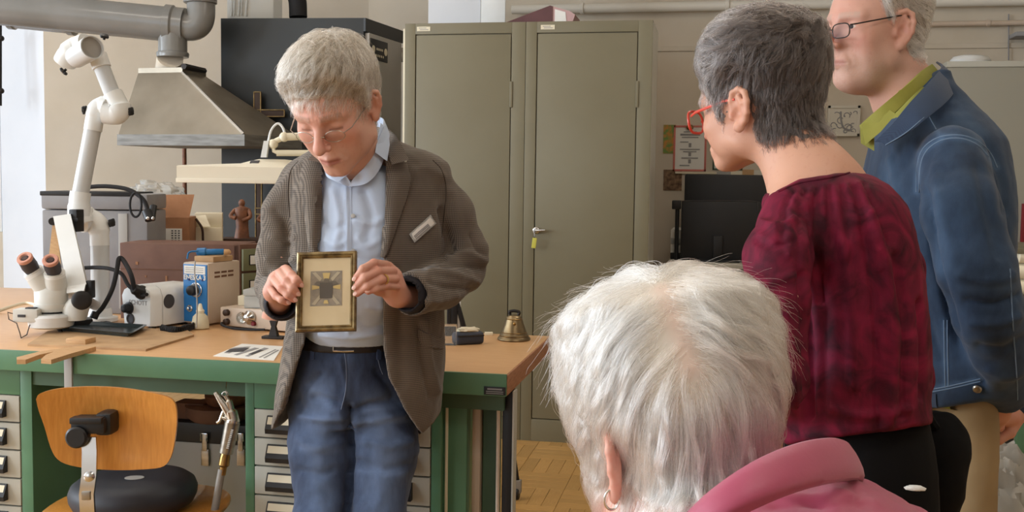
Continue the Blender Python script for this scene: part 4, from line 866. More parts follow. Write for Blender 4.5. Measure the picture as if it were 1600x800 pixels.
def figure(px, y0, y1, d, label, seed):
    s = d / FS; b = Vector(at(px, y1, d=d)); H = (y1 - y0) * s
    t = thing('carved_figure', label, 'figurine', tuple(b))
    g = G()
    def rg(h, rx, ry, ox=0): return [b + Vector((ox * H, 0, h * H)) + Vector(RT) * (rx * H * math.cos(a)) + Vector((FW[0], FW[1], 0)) * (ry * H * math.sin(a)) * (1 + .12 * math.sin(3 * a + seed)) for a in np.linspace(0, 2 * math.pi, 16, endpoint=False)]
    g.loft([rg(0, .20, .14), rg(.06, .19, .13), rg(.3, .16, .12, .01), rg(.5, .17, .12), rg(.68, .20, .12, -.01), rg(.78, .19, .11), rg(.82, .08, .08), rg(.85, .06, .06)]); obj('robe', g, 'figure_wood', t)
    obj('head', G().ball(b + Vector((0, 0, .91 * H)), .085 * H, sz=1.2), 'figure_wood', t)
    g = G(); g.tube(smooth_path([b + Vector(RT) * (-.18 * H) + Vector((0, 0, .74 * H)), b + Vector(RT) * (-.24 * H) + Vector((0, -.02, .58 * H)), b + Vector(RT) * (-.08 * H) + Vector((0, -.12 * H - .01, .52 * H))], 5), .05 * H, 8); obj('arm', g, 'figure_wood', t)
    g = G(); g.tube(smooth_path([b + Vector(RT) * (.18 * H) + Vector((0, 0, .74 * H)), b + Vector(RT) * (.27 * H) + Vector((0, -.02, .56 * H)), b + Vector(RT) * (.10 * H) + Vector((0, -.12 * H - .01, .46 * H))], 5), .05 * H, 8); obj('arm', g, 'figure_wood', t)
    return t
pf = Vector(at(378, 372, d=3.85))
single('figure_shelf', G(TR((pf.x, pf.y, pf.z), YAW)).b2((-.10, -.07, -.03), (.22, .10, 0), .003).b2((-.09, -.06, RZ - pf.z + .001), (.21, .09, -.03)), 'dark_wood', 'dark wooden chest below the carved figures, behind the green drawers', 'chest')
figure(378, 312, 372, 3.85, 'brown carved wooden saint figure left of the gilded upright', 0.5)
figure(418, 322, 372, 3.87, 'brown carved wooden figure right of the gilded upright, beside the jacket', 2.0)
p = at(411, 425, d=3.25); single('blue_bundle', G().lathe((p[0], p[1], RZ), (0, 0, 1), [(0, .02), (.05, .024), (.12, .022), (p[2] - RZ, .018), (p[2] - RZ + .03, .008)], 16), 'blue_dark', 'dark blue object beside the green drawers, next to the jacket sleeve', 'bundle')
# ------------------------------------------------------------------ below the bench
pz = at(285, 690, Y=3.0)
t = thing('tool_chest', 'light grey tool chest with black lid and two latches under the bench', 'tool chest', (pz[0], 3.0, 0.22))
YT = 2.86; x0 = at(180, 700, Y=YT)[0]; x1 = at(386, 700, Y=YT)[0]; zt = at(300, 691, Y=YT)[2]; zl_ = at(300, 660, Y=YT)[2]
obj('case', G().b2((x0, YT, 0.2205), (x1, YT + .14, zt), .004), 'grey_light', t)
obj('lid', G().b2((x0 - .005, YT - .005, zt), (x1 + .003, YT + .14, zl_), .004), 'black', t)
for px in (320, 376):
    a_ = at(px, 680, Y=YT - .01)[0]; z_a = at(px, 678, Y=YT - .01)[2]; z_b = at(px, 728, Y=YT - .01)[2]
    l_ = obj('latch', G().b2((a_ - .012, YT - .012, z_b), (a_ + .012, YT - .002, z_b + .05), .002).b2((a_ - .008, YT - .014, z_b + .045), (a_ + .008, YT - .006, z_a), .002), 'steel', t)
    obj('hook', G().tube([(a_ - .01, YT - .016, z_a - .02), (a_ - .01, YT - .016, z_a + .002), (a_ + .01, YT - .016, z_a + .002), (a_ + .01, YT - .016, z_a - .02)], .003, 8), 'chrome', l_)
zs = zl_ + .001
for px, w1, h1_, m, lab in ((300, .10, .05, 'cardboard_dark', 'brown basket standing on the tool chest under the bench'), (340, .20, .045, 'brown_box', 'flat brown round box on the tool chest lid'), (352, .13, .03, 'figure_wood', 'small reddish bowl on the flat brown box')):
    q = at(px, 650, Y=YT + .05); h0 = zs if px != 352 else zs + .046
    g = G(); g.lathe((q[0], YT + .06, h0), (0, 0, 1), [(0, w1 / 2 * .8), (h1_ * .3, w1 / 2 * .95), (h1_, w1 / 2)], 20) if px != 300 else g.box((q[0], YT + .06, h0 + h1_ / 2), (w1, .07, h1_), .006)
    single('storage_bowl' if px != 300 else 'basket', g, m, lab, 'bowl' if px != 300 else 'basket')
xa = at(75, 700, Y=2.4)[0]
# air blow gun
dG = 2.25; s = dG / FS
def pg(x, y, d=dG): return Vector(at(x, y, d=d))
t = thing('air_gun', 'silver air blow gun hanging by a hook under the bench', 'air gun', tuple(pg(355, 640)))
obj('hook_wire', G().tube(smooth_path([pg(354, 596, 2.28), pg(353, 612), pg(356, 620), pg(361, 628)]), .0012, 6), 'chrome', t)
obj('nozzle', G().tube([pg(336, 613), pg(349, 632), pg(362, 652)], [.005, .010, .014], 14), 'steel_bright', t)
obj('ring', G().tube([pg(352 + 5 * math.cos(a), 616 + 4 * math.sin(a)) for a in np.linspace(0, 6.28, 14)], .0015, 6), 'chrome', t)
obj('body', G().tube(smooth_path([pg(352, 618), pg(358, 630), pg(362, 646), pg(364, 656), pg(361, 668)], 5), [.005] * 4 + [.009] * 5 + [.015] * 6 + [.017] * 6, 14), 'steel_bright', t)
obj('guard', G().tube([pg(347, 652), pg(358, 656), pg(372, 664)], [.004, .010, .004], 10), 'steel_bright', t)
obj('trigger', G().tube(smooth_path([pg(352, 636), pg(347, 648), pg(343, 658), pg(339, 661)]), .004, 8), 'steel_bright', t)
obj('grip', G().tube([pg(363, 660), pg(358, 685), pg(353, 708)], [.019, .018, .017], 16), 'steel', t)
g = G()
for i in range(11): g.box(pg(363 - i * .75, 672 + i * 2.8, dG - .02), (.006, .003, .0018))
obj('grip_ribs', g, 'white_plastic', t)
obj('swivel', G().lathe(pg(353, 708), pg(347, 742) - pg(353, 708), [(0, .011), (.01, .013), (.03, .014), (.035, .009), (.055, .009)], 14), 'brass', t)
obj('lug', G().ball(pg(352, 728), .006), 'steel', t)
obj('hose', G().tube(smooth_path([pg(347, 733), pg(342, 760), pg(335, 800), pg(325, 850), pg(318, 930, 2.3)]), .0095, 12), 'hose_grey', t)
# ------------------------------------------------------------------ work chair seen from behind
dC = 2.05; s = dC / FS
cb_ = Vector(at(168, 690, d=dC)); 
t = thing('work_chair', 'wooden work chair with curved plywood backrest and chrome bracket', 'chair', (cb_.x + .03, cb_.y + .12, 0))
Tc = frame_of(cb_, RT, (FW[0], FW[1], 0), (0, 0, 1))
# backrest: curved plywood with rounded corners, outline in pixels from the photograph
outp = [(60, 622), (66, 613), (90, 607), (130, 605), (180, 607), (230, 613), (262, 619), (273, 626), (277, 640), (276, 665), (270, 700), (262, 722), (248, 733), (215, 738), (180, 740), (140, 738), (105, 731), (86, 720), (76, 700), (68, 665), (62, 640)]
outp = [tuple(q[:2]) for q in smooth_path([(x, y, 0) for x, y in outp + outp[:1]], 3)[:-1]]
def bk(x, y, off): 
    u = (x - 168) * s; v = (690 - y) * s
    return Tc @ Vector((u, -1.15 * u * u + 0.028 + off - 0.9 * v * v, v - .016 * 0))
g = G(); n = len(outp); NR = 8; vs = []; fs = []
for off in (0.0, 0.011):
    for k in range(NR + 1):
        q = k / NR; 
        for (x, y) in outp: vs.append(bk(168 + (x - 168) * q, 672 + (y - 672) * q, off + (0.0015 if (q == 1 and off == 0) else (-.0015 if q == 1 else 0))))
m_ = (NR + 1) * n
for k in range(NR):
    for i in range(n):
        a_ = k * n + i; b_ = k * n + (i + 1) % n; fs.append((a_, b_, b_ + n, a_ + n)); fs.append((m_ + a_ + n, m_ + b_ + n, m_ + b_, m_ + a_))
for i in range(n): a_ = NR * n + i; b_ = NR * n + (i + 1) % n; fs.append((a_, b_, m_ + b_, m_ + a_))
o = obj('backrest', g.add(vs, fs), 'chair_wood', t, angle=60)
def pc_(x, y, d): return Vector(at(x, y, d=d))
br = obj('bracket', G(Tc).box(((147 - 168) * s, -.002 - .012, (690 - 660) * s), (62 * s * .86, .05, 26 * s), .010), 'black', t)
obj('bracket_plate', G(Tc).box(((167 - 168) * s, .006, (690 - 660) * s), (26 * s, .06, 36 * s), .012), 'black', br)
obj('bracket_top', G(Tc).box(((146 - 168) * s, -.03, (690 - 651) * s), (50 * s, .03, 10 * s), .004), 'black', br)
obj('hand_knob', G(Tc).lathe(((132 - 168) * s, -.03, (690 - 676) * s), (0, -1, 0), [(-.02, 13 * s), (0, 17 * s), (.016, 17 * s), (.02, 14 * s)], 24), 'black', br)
g = G(Tc); bars = []
for (x, y, dy) in ((147, 678, -.028), (149, 700, -.032), (150, 735, -.04), (147, 765, -.045), (147, 800, -.04), (148, 850, .0), (150, 900, .06), (153, 930, .14), (160, 936, .2)):
    c_ = Vector(((x - 168) * s, dy, (690 - y) * s)); bars.append([c_ + Vector((-.0165, -.004, 0)), c_ + Vector((.0165, -.004, 0)), c_ + Vector((.0165, .004, 0)), c_ + Vector((-.0165, .004, 0))])
sb = obj('support_bar', g.loft(bars), 'chrome', t, angle=25)
obj('bar_screw', G(Tc).lathe(((151 - 168) * s, -.044, (690 - 737) * s), (0, -1, 0), [(0, .012), (.006, .011), (.009, .006)], 16), 'chrome', sb)
obj('bar_clip', G(Tc).box(((147 - 168) * s, -.049, (690 - 766) * s), (.02, .006, .02), .002), 'steel', sb)
# seat: round plywood
sc0 = Vector(at(215, 782, d=2.28)); SZ = sc0.z - .012
ang = np.linspace(0, 2 * math.pi, 48, endpoint=False)
def seat_ring(k, z): return [Vector((sc0.x, sc0.y, z)) + Vector(RT) * (.225 * k * math.copysign(abs(math.cos(a)) ** .8, math.cos(a))) + Vector((FW[0], FW[1], 0)) * (.20 * k * math.copysign(abs(math.sin(a)) ** .8, math.sin(a))) for a in ang]
obj('seat', G().loft([seat_ring(.985, SZ - .014), seat_ring(1, SZ - .010), seat_ring(1, SZ - .002), seat_ring(.985, SZ)]), 'chair_wood', t, angle=50)
cs = Vector((sc0.x - .01, sc0.y - .02, SZ))
obj('column', G().tube([(sc0.x, sc0.y, .12), (sc0.x, sc0.y, SZ - .015)], .025, 18), 'chrome', t)
for k in range(5):
    a_ = k * 2 * math.pi / 5 + .3; e = Vector((sc0.x + .26 * math.cos(a_), sc0.y + .26 * math.sin(a_), .07))
    l_ = obj('leg', G().tube([(sc0.x, sc0.y, .13), (sc0.x + .12 * math.cos(a_), sc0.y + .12 * math.sin(a_), .11), e], [.022, .018, .013], 10), 'black', t)
    obj('castor', G().cyl(e + Vector((-.012 * math.sin(a_), .012 * math.cos(a_), -.045)), e + Vector((.012 * math.sin(a_), -.012 * math.cos(a_), -.045)), .025, 14), 'black', l_)
obj('underframe', G().box((sc0.x, sc0.y, SZ - .03), (.2, .2, .03), .006), 'black', t)
# air cushion disc
Rx = 98 * 2.22 / FS; cq = Vector((at(209, 768, d=2.26)[0], at(209, 768, d=2.26)[1], SZ))
t = thing('seat_cushion', 'round dark inflated seat cushion lying on the wooden chair', 'cushion', tuple(cq))
prof = [(0.002, .55), (.004, .80), (.012, .93), (.028, .99), (.042, 1.0), (.056, .96), (.066, .86), (.072, .7), (.073, .4), (.072, 0.001)]
obj('disc', G().loft([[cq + Vector((0, 0, h * 1.15)) + Vector(RT) * (Rx * k * math.cos(a)) + Vector((FW[0], FW[1], 0)) * (Rx * k * math.sin(a)) for a in ang] for h, k in prof]), 'cushion', t, angle=60)
lp_ = Vector(at(210, 746, Z=SZ + .0845)); g = G()
g.loft([[lp_ + Vector((0, 0, h)) + Vector(RT) * (.024 * math.cos(a)) + Vector((FW[0], FW[1], 0)) * (.018 * math.sin(a)) for a in ang] for h in (-.012, .0)]); setp(obj('emblem', g, 'grey_light', t), 'pale oval emblem')
# ================================================================== right hand background
def onwall(px, py, off=0.004): return Vector(at(px, py, Y=YB - off))
pw = [onwall(868, 15, .06), onwall(1700, 13, .06)]
def hpipe(name, py, x0, x1, r, off, m, label):
    a_ = onwall(x0, py, off); b_ = Vector((at(x1, py, Y=YB - off)[0], YB - off, a_.z))
    t = thing(name, label, 'pipe', tuple(a_)); obj('tube', G().tube([a_, b_], r, 16), m, t)
    for k in range(4):
        q = a_ + (b_ - a_) * ((k + .5) / 4); g = G(); g.lathe(q - Vector((.012, 0, 0)), (1, 0, 0), [(0, r * 1.1), (.002, r * 1.25), (.022, r * 1.25), (.024, r * 1.1)], 16); g.tube([q, q + Vector((0, off, 0))], .006, 6); obj('clip', g, m, t)
    return t
hpipe('heating_pipe', 15, 800, 1760, .029, .08, 'pipe_white', 'long white heating pipe across the wall at the top of the picture')
hpipe('lower_pipe', 41, 1205, 1760, .015, .05, 'beige_metal', 'thin beige pipe on the wall below the white heating pipe')
struct('trim_1', G().b2((K.x + .05, YB - .012, onwall(1100, 72).z - .03), (3.5, YB, onwall(1100, 72).z), .003), 'plaster')
# pinned sheets on the wall
def sheet(name, x0, y0, x1, y1, label, cat, off=0.004, m='white_paper', frame=None, fw=.008):
    a_ = onwall(x0, y0, off); b_ = onwall(x1, y1, off); t = thing(name, label, cat, ((a_.x + b_.x) / 2, YB - off, b_.z))
    obj('paper', G().b2((a_.x, YB - off, b_.z), (b_.x, YB - .0005, a_.z)), m, t)
    if frame:
        g = G()
        for q in (((a_.x, b_.z), (a_.x + fw, a_.z)), ((b_.x - fw, b_.z), (b_.x, a_.z)), ((a_.x, b_.z), (b_.x, b_.z + fw)), ((a_.x, a_.z - fw), (b_.x, a_.z))): g.b2((q[0][0], YB - off - .005, q[0][1]), (q[1][0], YB - off + .001, q[1][1]), .001)
        obj('frame', g, frame, t)
    return t, a_, b_
def lines(t, a_, b_, rows, m='ink_light', off=.006):
    g = G(); W_ = b_.x - a_.x; H_ = a_.z - b_.z
    for (u0, u1, v, h) in rows: g.b2((a_.x + u0 * W_, YB - off - .001, a_.z - v * H_ - h / 2), (a_.x + u1 * W_, YB - off + .001, a_.z - v * H_ + h / 2))
    obj('print', g, m, t)
t, a_, b_ = sheet('certificate', 1053, 196, 1103, 268, 'white certificate in a red frame on the wall left of the monitors', 'certificate', frame='red_frame', fw=.012)
lines(t, a_, b_, [(.2, .8, .2, .012), (.3, .7, .14, .006), (.25, .75, .26, .006), (.2, .45, .36, .006), (.46, .54, .43, .025), (.2, .8, .52, .006), (.3, .7, .57, .006), (.46, .54, .63, .022), (.25, .75, .71, .006), (.46, .54, .78, .025), (.2, .5, .87, .006)])
obj('clip', G().ball(onwall(1078, 199, .02), .022, sz=.8, sy=.6), 'brass', t)
t, a_, b_ = sheet('certificate', 1115, 200, 1160, 266, 'white certificate in a dark green frame right of the red one', 'certificate', frame='green_frame', fw=.010)
lines(t, a_, b_, [(.1, .2, .2, .02), (.1, .22, .38, .03), (.3, .8, .22, .006), (.3, .75, .38, .006), (.3, .8, .46, .006), (.3, .8, .58, .006), (.3, .6, .66, .006), (.2, .8, .78, .006)])
sheet('art_print', 1037, 195, 1055, 240, 'small green and orange picture beside the cupboard, above the brown photo', 'picture', m='poster_green')
sheet('photo_print', 1037, 265, 1065, 298, 'small brown photograph on the wall below the red certificate', 'picture', m='poster_brown')
g0 = 0
for i, (x0, y0, x1, y1, m) in enumerate(((1118, 268, 1142, 280, 'grey_light'), (1142, 267, 1175, 279, 'cream'), (1160, 265, 1178, 274, 'wood_light'), (1178, 266, 1200, 278, 'relief'))):
    a_ = onwall(x0, y0); b_ = onwall(x1, y1)
    single('note', G().b2((a_.x, YB - .006 - .001 * i, b_.z), (b_.x, YB - .0005, a_.z)), m, ['grey note strip under the green certificate, leftmost of the row', 'cream note strip pinned under the green certificate', 'tan note corner beside the cream strip', 'pale note at the right end of the row of strips'][i], 'note')
a_ = onwall(1055, 268); b_ = onwall(1120, 272)
single('wall_rail', G().b2((a_.x, YB - .02, b_.z), (b_.x, YB - .0005, a_.z)), 'cream', 'cream rail under the two framed certificates', 'rail')
# relief tile
t, a_, b_ = sheet('relief_tile', 1294, 165, 1343, 213, 'square pale relief tile with engraved lines on the wall', 'relief', off=.03, m='relief', frame='relief', fw=.016)
g = G(); cx, cz, W_ = (a_.x + b_.x) / 2, (a_.z + b_.z) / 2, (b_.x - a_.x)
rr_ = random.Random(5)
for k in range(16):
    x = cx + rr_.uniform(-.36, .36) * W_; z = cz + rr_.uniform(-.34, .34) * W_; r = rr_.uniform(.04, .11) * W_; a0 = rr_.uniform(0, 6)
    g.tube([(x + r * math.cos(a0 + q), YB - .031, z + r * math.sin(a0 + q)) for q in np.linspace(0, rr_.uniform(2, 5), 9)], .0028, 5)
g.tube(smooth_path([(cx - .02, YB - .031, cz + .3 * W_), (cx - .09 * W_, YB - .031, cz + .05 * W_), (cx, YB - .031, cz - .22 * W_), (cx + .2 * W_, YB - .031, cz - .3 * W_)]), .006, 6)
obj('engraving', g, 'ink_light', t)
# office desk with monitors, below the certificates
yd = 5.85
zd = at(1120, 411, Y=yd)[2]
x0 = at(1043, 411, Y=yd)[0]; x1 = at(1320, 411, Y=yd)[0]
t = thing('office_desk', 'desk with pale edge behind the woman in the maroon blouse', 'desk', ((x0 + x1) / 2, 6.2, 0))
obj('desk_top', G().b2((x0, yd, zd - .03), (x1, 6.57, zd), .003), 'drawer_grey', t)
for x in (x0 + .05, x1 - .05):
    for y in (yd + .05, 6.5): obj('leg', G().b2((x - .02, y - .02, 0), (x + .02, y + .02, zd - .03)), 'black', t)
obj('modesty_panel', G().b2((x0 + .05, yd + .06, .05), (x1 - .05, yd + .075, zd - .04)), 'black', t)
obj('cable_tray', G().b2((x0 + .03, yd + .02, zd - .085), (x1 - .05, yd + .2, zd - .04)), 'black', t)
def monitor(px0, py0, px1, py1, y, label, stand_px):
    a_ = Vector(at(px0, py0, Y=y)); b_ = Vector(at(px1, py1, Y=y)); t = thing('monitor', label, 'monitor', ((a_.x + b_.x) / 2, y + .1, zd))
    obj('back_cover', G().b2((a_.x, y, b_.z), (b_.x, y + .035, a_.z), .012), 'black', t)
    obj('screen', G().b2((a_.x + .01, y + .035, b_.z + .01), (b_.x - .01, y + .04, a_.z - .01), .001), 'black_gloss', t)
    sx = at(stand_px, 400, Y=y)[0]
    obj('stand', G().b2((sx - .025, y - .03, zd + .01), (sx + .025, y - .001, b_.z + (a_.z - b_.z) * .45), .004), 'black', t)
    obj('stand_foot', G().b2((sx - .12, y - .08, zd), (sx + .12, y + .08, zd + .012), .004), 'black', t)
    return t
monitor(1070, 272, 1210, 395, 6.25, 'rear black monitor seen from behind, its top just under the certificates', 1150)
m2 = monitor(1065, 313, 1186, 414, 5.98, 'front black monitor with rounded corners seen from behind', 1121)
obj('edge_line', G().tube(smooth_path([at(1064, 314, Y=5.978), at(1120, 313.5, Y=5.978), at(1178, 314.5, Y=5.978), at(1183, 319, Y=5.978), at(1184, 330, Y=5.978)], 6), .0025, 6), 'ink', m2)
q = at(1060, 320, Y=6.02); single('monitor_arm_clamp', G().box((q[0] - .01, 6.02, q[2]), (.05, .05, .05), .006).tube([(q[0] - .005, 6.02, q[2] - .02), (q[0] - .005, 6.02, zd)], .012, 10), 'black', 'black clamp block on a post left of the front monitor', 'clamp')
zs2 = zd
for i, (py, h, m, lab) in enumerate(((402, .035, 'black', 'dark folder at the bottom of the pile beside the monitors'), (392, .05, 'white_paper', 'white paper stack in the pile beside the monitors'), (378, .03, 'grey_light', 'grey tray above the white paper stack'), (365, .05, 'white_paper', 'loose white papers on top of the pile beside the monitors'))):
    xx0 = x0 + .005; xx1 = at(1066, 400, Y=6.05)[0]
    single(('folder', 'paper_stack', 'letter_tray', 'loose_papers')[i], G().b2((xx0, 6.06 + .01 * (i % 2), zs2), (xx1 + .02 - .01 * (i % 2), 6.4, zs2 + h), .004), m, lab, ('folder', 'paper', 'tray', 'paper')[i]); zs2 += h + .001
# tall grey cupboard right of the denim jacket with things on it
yc = 5.8; a_ = Vector(at(1481, 96, Y=yc))
t = thing('grey_cupboard', 'wide grey green cupboard behind the man in the denim jacket', 'cupboard', (a_.x + .6, yc + .2, 0))
obj('body', G().b2((a_.x, yc, .0), (a_.x + 1.2, yc + .14, a_.z - .03), .004), 'board_green', t)
obj('top_edge', G().b2((a_.x - .006, yc - .008, a_.z - .03), (a_.x + 1.2, yc + .146, a_.z), .003), 'drawer_grey', t)
q = at(1600, 360, Y=yc); 
obj('handle', G().b2((at(1596, 320, Y=yc)[0], yc - .02, at(1596, 378, Y=yc)[2]), (at(1604, 320, Y=yc)[0], yc, at(1596, 318, Y=yc)[2]), .003), 'deep_red', t)
q = at(1514, 96, Y=yc + .1); g = G(); g.loft([[Vector((q[0] + .10 * k * math.cos(an), yc + .07 + .08 * k * math.sin(an), a_.z + h)) for an in ang] for h, k in ((0, .95), (.012, 1), (.03, .85), (.04, .4), (.042, .01))])
single('white_bowl', g, 'white_plastic', 'white upturned bowl on top of the grey green cupboard', 'bowl')
q = onwall(1577, 58, .02); g = G(); g.b2((q.x, YB - .16, q.z - .012), (q.x + .4, YB, q.z + .012), .003); single('wall_shelf', g, 'ink_light', 'short dark shelf on the wall above the grey green cupboard', 'shelf')
q = onwall(1576, 60, .02); single('wall_cable', G().tube([onwall(1576, 22, .02), onwall(1576, 94, .02)], .004, 6), 'ink_light', 'thin grey cable on the wall beside the short shelf', 'cable')
# shelf unit at the right edge
ys = 4.0
def rs(px, py, y=ys): return Vector(at(px, py, Y=y))
xL = rs(1584, 500).x; xR = xL + .9
t = thing('green_shelf_unit', 'green post shelf unit at the right picture edge', 'shelf unit', (xL + .45, ys + .2, 0))
zz = [rs(1590, 388).z, rs(1590, 462).z, rs(1590, 660).z]
xp = rs(1588, 700).x
obj('post', G().b2((xp, ys, 0), (xp + .035, ys + .035, rs(1590, 640).z), .003), 'green_paint', t)
obj('post', G().b2((xR - .035, ys, 0), (xR, ys + .035, 1.25), .003), 'green_paint', t)
obj('post', G().b2((xR - .035, ys + .45, 0), (xR, ys + .485, 1.25), .003), 'green_paint', t)
for z in zz: obj('shelf', G().b2((xL, ys + .01, z - .02), (xR, ys + .485, z), .002), 'khaki_dark', t)
for i, py in enumerate((408, 430, 450)):
    q = rs(1592, py); zc = zz[1] + .028 + .056 * i
    single('paper_roll', G().cyl((xL + .012, ys + .04 + .0, zc), (xL + .6, ys + .04, zc), .027, 20), 'cream', ['lowest of three cream rolls on the right edge shelf', 'middle one of three cream rolls on the right edge shelf', 'topmost of three cream rolls on the right edge shelf'][i], 'roll')
b_ = thing('plastic_box', 'white box with a blue band on the shelf at the right edge', 'box', (xL + .2, ys + .1, zz[2]))
hb2 = rs(1592, 478).z - zz[2] - .01
obj('box', G().b2((xL + .012, ys + .015, zz[2]), (xL + .4, ys + .3, zz[2] + hb2 * .98), .006), 'white_plastic', b_)
setp(obj('blue_band', G().b2((xL + .010, ys + .012, zz[2] + hb2 * .12), (xL + .402, ys + .02, zz[2] + hb2 * .78), .002), 'blue_paint', b_), 'blue printed band')
g = G()
for k, v in enumerate((.3, .42, .55, .66)): g.b2((xL + .02, ys + .0105, zz[2] + hb2 * v), (xL + .12, ys + .0125, zz[2] + hb2 * v + .008))
obj('band_lines', g, 'white_paper', b_)
# black crate and grey bag on the floor behind the man in denim
q0 = rs(1500, 672, 3.45); q1 = rs(1596, 706, 3.45)
single('black_crate', G().b2((q0.x, 3.46, .0), (q1.x - .02, 3.8, q0.z), .006), 'black', 'black crate standing behind the hands of the man in denim', 'crate')
c0 = rs(1556, 770, 3.2)
g = G(); g.add(*crumple((c0.x, 3.2, c0.z * .5), .17, .12, rs(1556, 704, 3.2).z - c0.z * .5, 9.2, 34, .28)); single('grey_bag', g, 'bag_plastic', 'crumpled grey translucent plastic bag by the green post', 'bag')
# wheeled foot seen beside the bench leg
q = Vector(at(808, 705, Y=4.25)); t = thing('trolley_foot', 'small castor foot seen right of the bench leg by the cupboards', 'castor', (q.x, 4.25, 0))
obj('wheel', G().cyl((q.x - .012, 4.25, .028), (q.x + .012, 4.25, .028), .028, 16), 'black', t)
obj('fork', G().b2((q.x - .02, 4.235, .03), (q.x + .02, 4.265, .085), .004), 'hose_grey', t)
obj('rod', G().tube([(q.x, 4.25, .08), (q.x - .06, 4.27, .42)], .012, 10), 'iron', t)
# ================================================================== people: implicit surfaces turned into meshes
f32 = np.float32
def ell(P, c, r, Rm=None):
    q = P - np.array(c, f32)
    if Rm is not None: q = q @ np.array(Rm, f32)
    r = np.array(r, f32); k0 = np.sqrt(((q / r) ** 2).sum(1)) + 1e-9; k1 = np.sqrt(((q / (r * r)) ** 2).sum(1)) + 1e-9
    return k0 * (k0 - 1) / k1
def rcone(P, a, b, r1, r2):
    a = np.array(a, f32); b = np.array(b, f32); ba = b - a; q = P - a
    h = np.clip((q @ ba) / (ba @ ba + 1e-12), 0, 1).astype(f32)
    return np.sqrt(((q - h[:, None] * ba) ** 2).sum(1)) - (r1 + (r2 - r1) * h)
def chain(P, pts, rs, k=0.01):
    d = None
    for i in range(len(pts) - 1):
        e = rcone(P, pts[i], pts[i + 1], rs[i], rs[i + 1]); d = e if d is None else smin(d, e, k)
    return d
def smin(a, b, k):
    h = np.clip(0.5 + 0.5 * (b - a) / k, 0, 1); return b + (a - b) * h - k * h * (1 - h)
def smax(a, b, k): return -smin(-a, -b, k)
def surface_nets(fn, lo, hi, h):
    lo = np.array(lo, float); n = np.ceil((np.array(hi) - lo) / h).astype(int) + 1
    gx, gy, gz = [lo[i] + h * np.arange(n[i]) for i in range(3)]
    P = np.stack(np.meshgrid(gx, gy, gz, indexing='ij'), -1).reshape(-1, 3).astype(f32)
    V = np.concatenate([fn(P[i:i + 400000]) for i in range(0, len(P), 400000)]).reshape(n).astype(f32)
    ins = V < 0; cx, cy, cz = n - 1; acc = np.zeros((cx, cy, cz, 3), f32); cnt = np.zeros((cx, cy, cz), f32)
    def sl(o): return (slice(o[0], o[0] + cx), slice(o[1], o[1] + cy), slice(o[2], o[2] + cz))
    for ax in range(3):
        o1, o2 = [k for k in range(3) if k != ax]
        for a in (0, 1):
            for b in (0, 1):
                p = [0, 0, 0]; p[o1] = a; p[o2] = b; q = list(p); q[ax] = 1
                va, vb = V[sl(p)], V[sl(q)]; cr = (va < 0) != (vb < 0)
                t = np.where(cr, va / np.where(cr, va - vb, 1), 0)
                cnt += cr; acc[..., ax] += t * cr; acc[..., o1] += a * cr; acc[..., o2] += b * cr
    act = cnt > 0; idx = -np.ones(act.shape, int); idx[act] = np.arange(act.sum())
    I = np.stack(np.nonzero(act), -1); vs = lo + h * (I + acc[act] / cnt[act][:, None]); F = []
    for ax in range(3):
        o1, o2 = [k for k in range(3) if k != ax]
        s0 = [slice(0, n[k] - 1) if k == ax else slice(1, n[k] - 1) for k in range(3)]
        s1 = list(s0); s1[ax] = slice(1, n[ax]); a, b = ins[tuple(s0)], ins[tuple(s1)]
        for flip, mk in ((False, a & ~b), (True, b & ~a)):
            J = np.stack(np.nonzero(mk), -1)
            J[:, o1] += 1; J[:, o2] += 1
            def g(d1, d2): K_ = J.copy(); K_[:, o1] -= d1; K_[:, o2] -= d2; return idx[K_[:, 0], K_[:, 1], K_[:, 2]]
            q = np.stack([g(1, 1), g(0, 1), g(0, 0), g(1, 0)], -1)
            if (ax == 1) != flip: q = q[:, ::-1]
            F.append(q)
    return vs, np.concatenate(F)
def normals(vs, F):
    a, b, c, d = [vs[F[:, i]] for i in range(4)]; fn = np.cross(c - a, d - b); n = np.zeros_like(vs)
    for i in range(4): np.add.at(n, F[:, i], fn)
    return n / (np.linalg.norm(n, axis=1)[:, None] + 1e-12)
def relax(vs, F, it=1, w=0.5):
    for _ in range(it):
        s = np.zeros_like(vs); c = np.zeros(len(vs))
        for i in range(4):
            for j in ((i + 1) % 4, (i - 1) % 4): np.add.at(s, F[:, i], vs[F[:, j]]); np.add.at(c, F[:, i], 1)
        vs = vs * (1 - w) + w * s / np.maximum(c, 1)[:, None]
    return vs
def vnoise(P, sc, seed=0):
    """value noise in numpy"""
    q = (P @ np.array([[.7071, .5, .5], [-.7071, .5, .5], [0, -.7071, .7071]])) * sc + seed * 17.31; i = np.floor(q).astype(np.int64); f = q - i; f = f * f * (3 - 2 * f); r = 0
    def hs(a): 
        h = (a[:, 0] * 73856093) ^ (a[:, 1] * 19349663) ^ (a[:, 2] * 83492791); h = (h ^ (h >> 13)) * 1274126177; return ((h ^ (h >> 16)) & 0xffff) / 65535.0
    for dx in (0, 1):
        for dy in (0, 1):
            for dz in (0, 1):
                wt = (f[:, 0] if dx else 1 - f[:, 0]) * (f[:, 1] if dy else 1 - f[:, 1]) * (f[:, 2] if dz else 1 - f[:, 2])
                r = r + wt * hs(i + np.array([dx, dy, dz]))
    return r * 2 - 1
def pxs(P):
    v = P - CP; d = v @ FW; return 800 + FPX * (v @ RT) / d, 400 - FPX * (v @ UP) / d, d
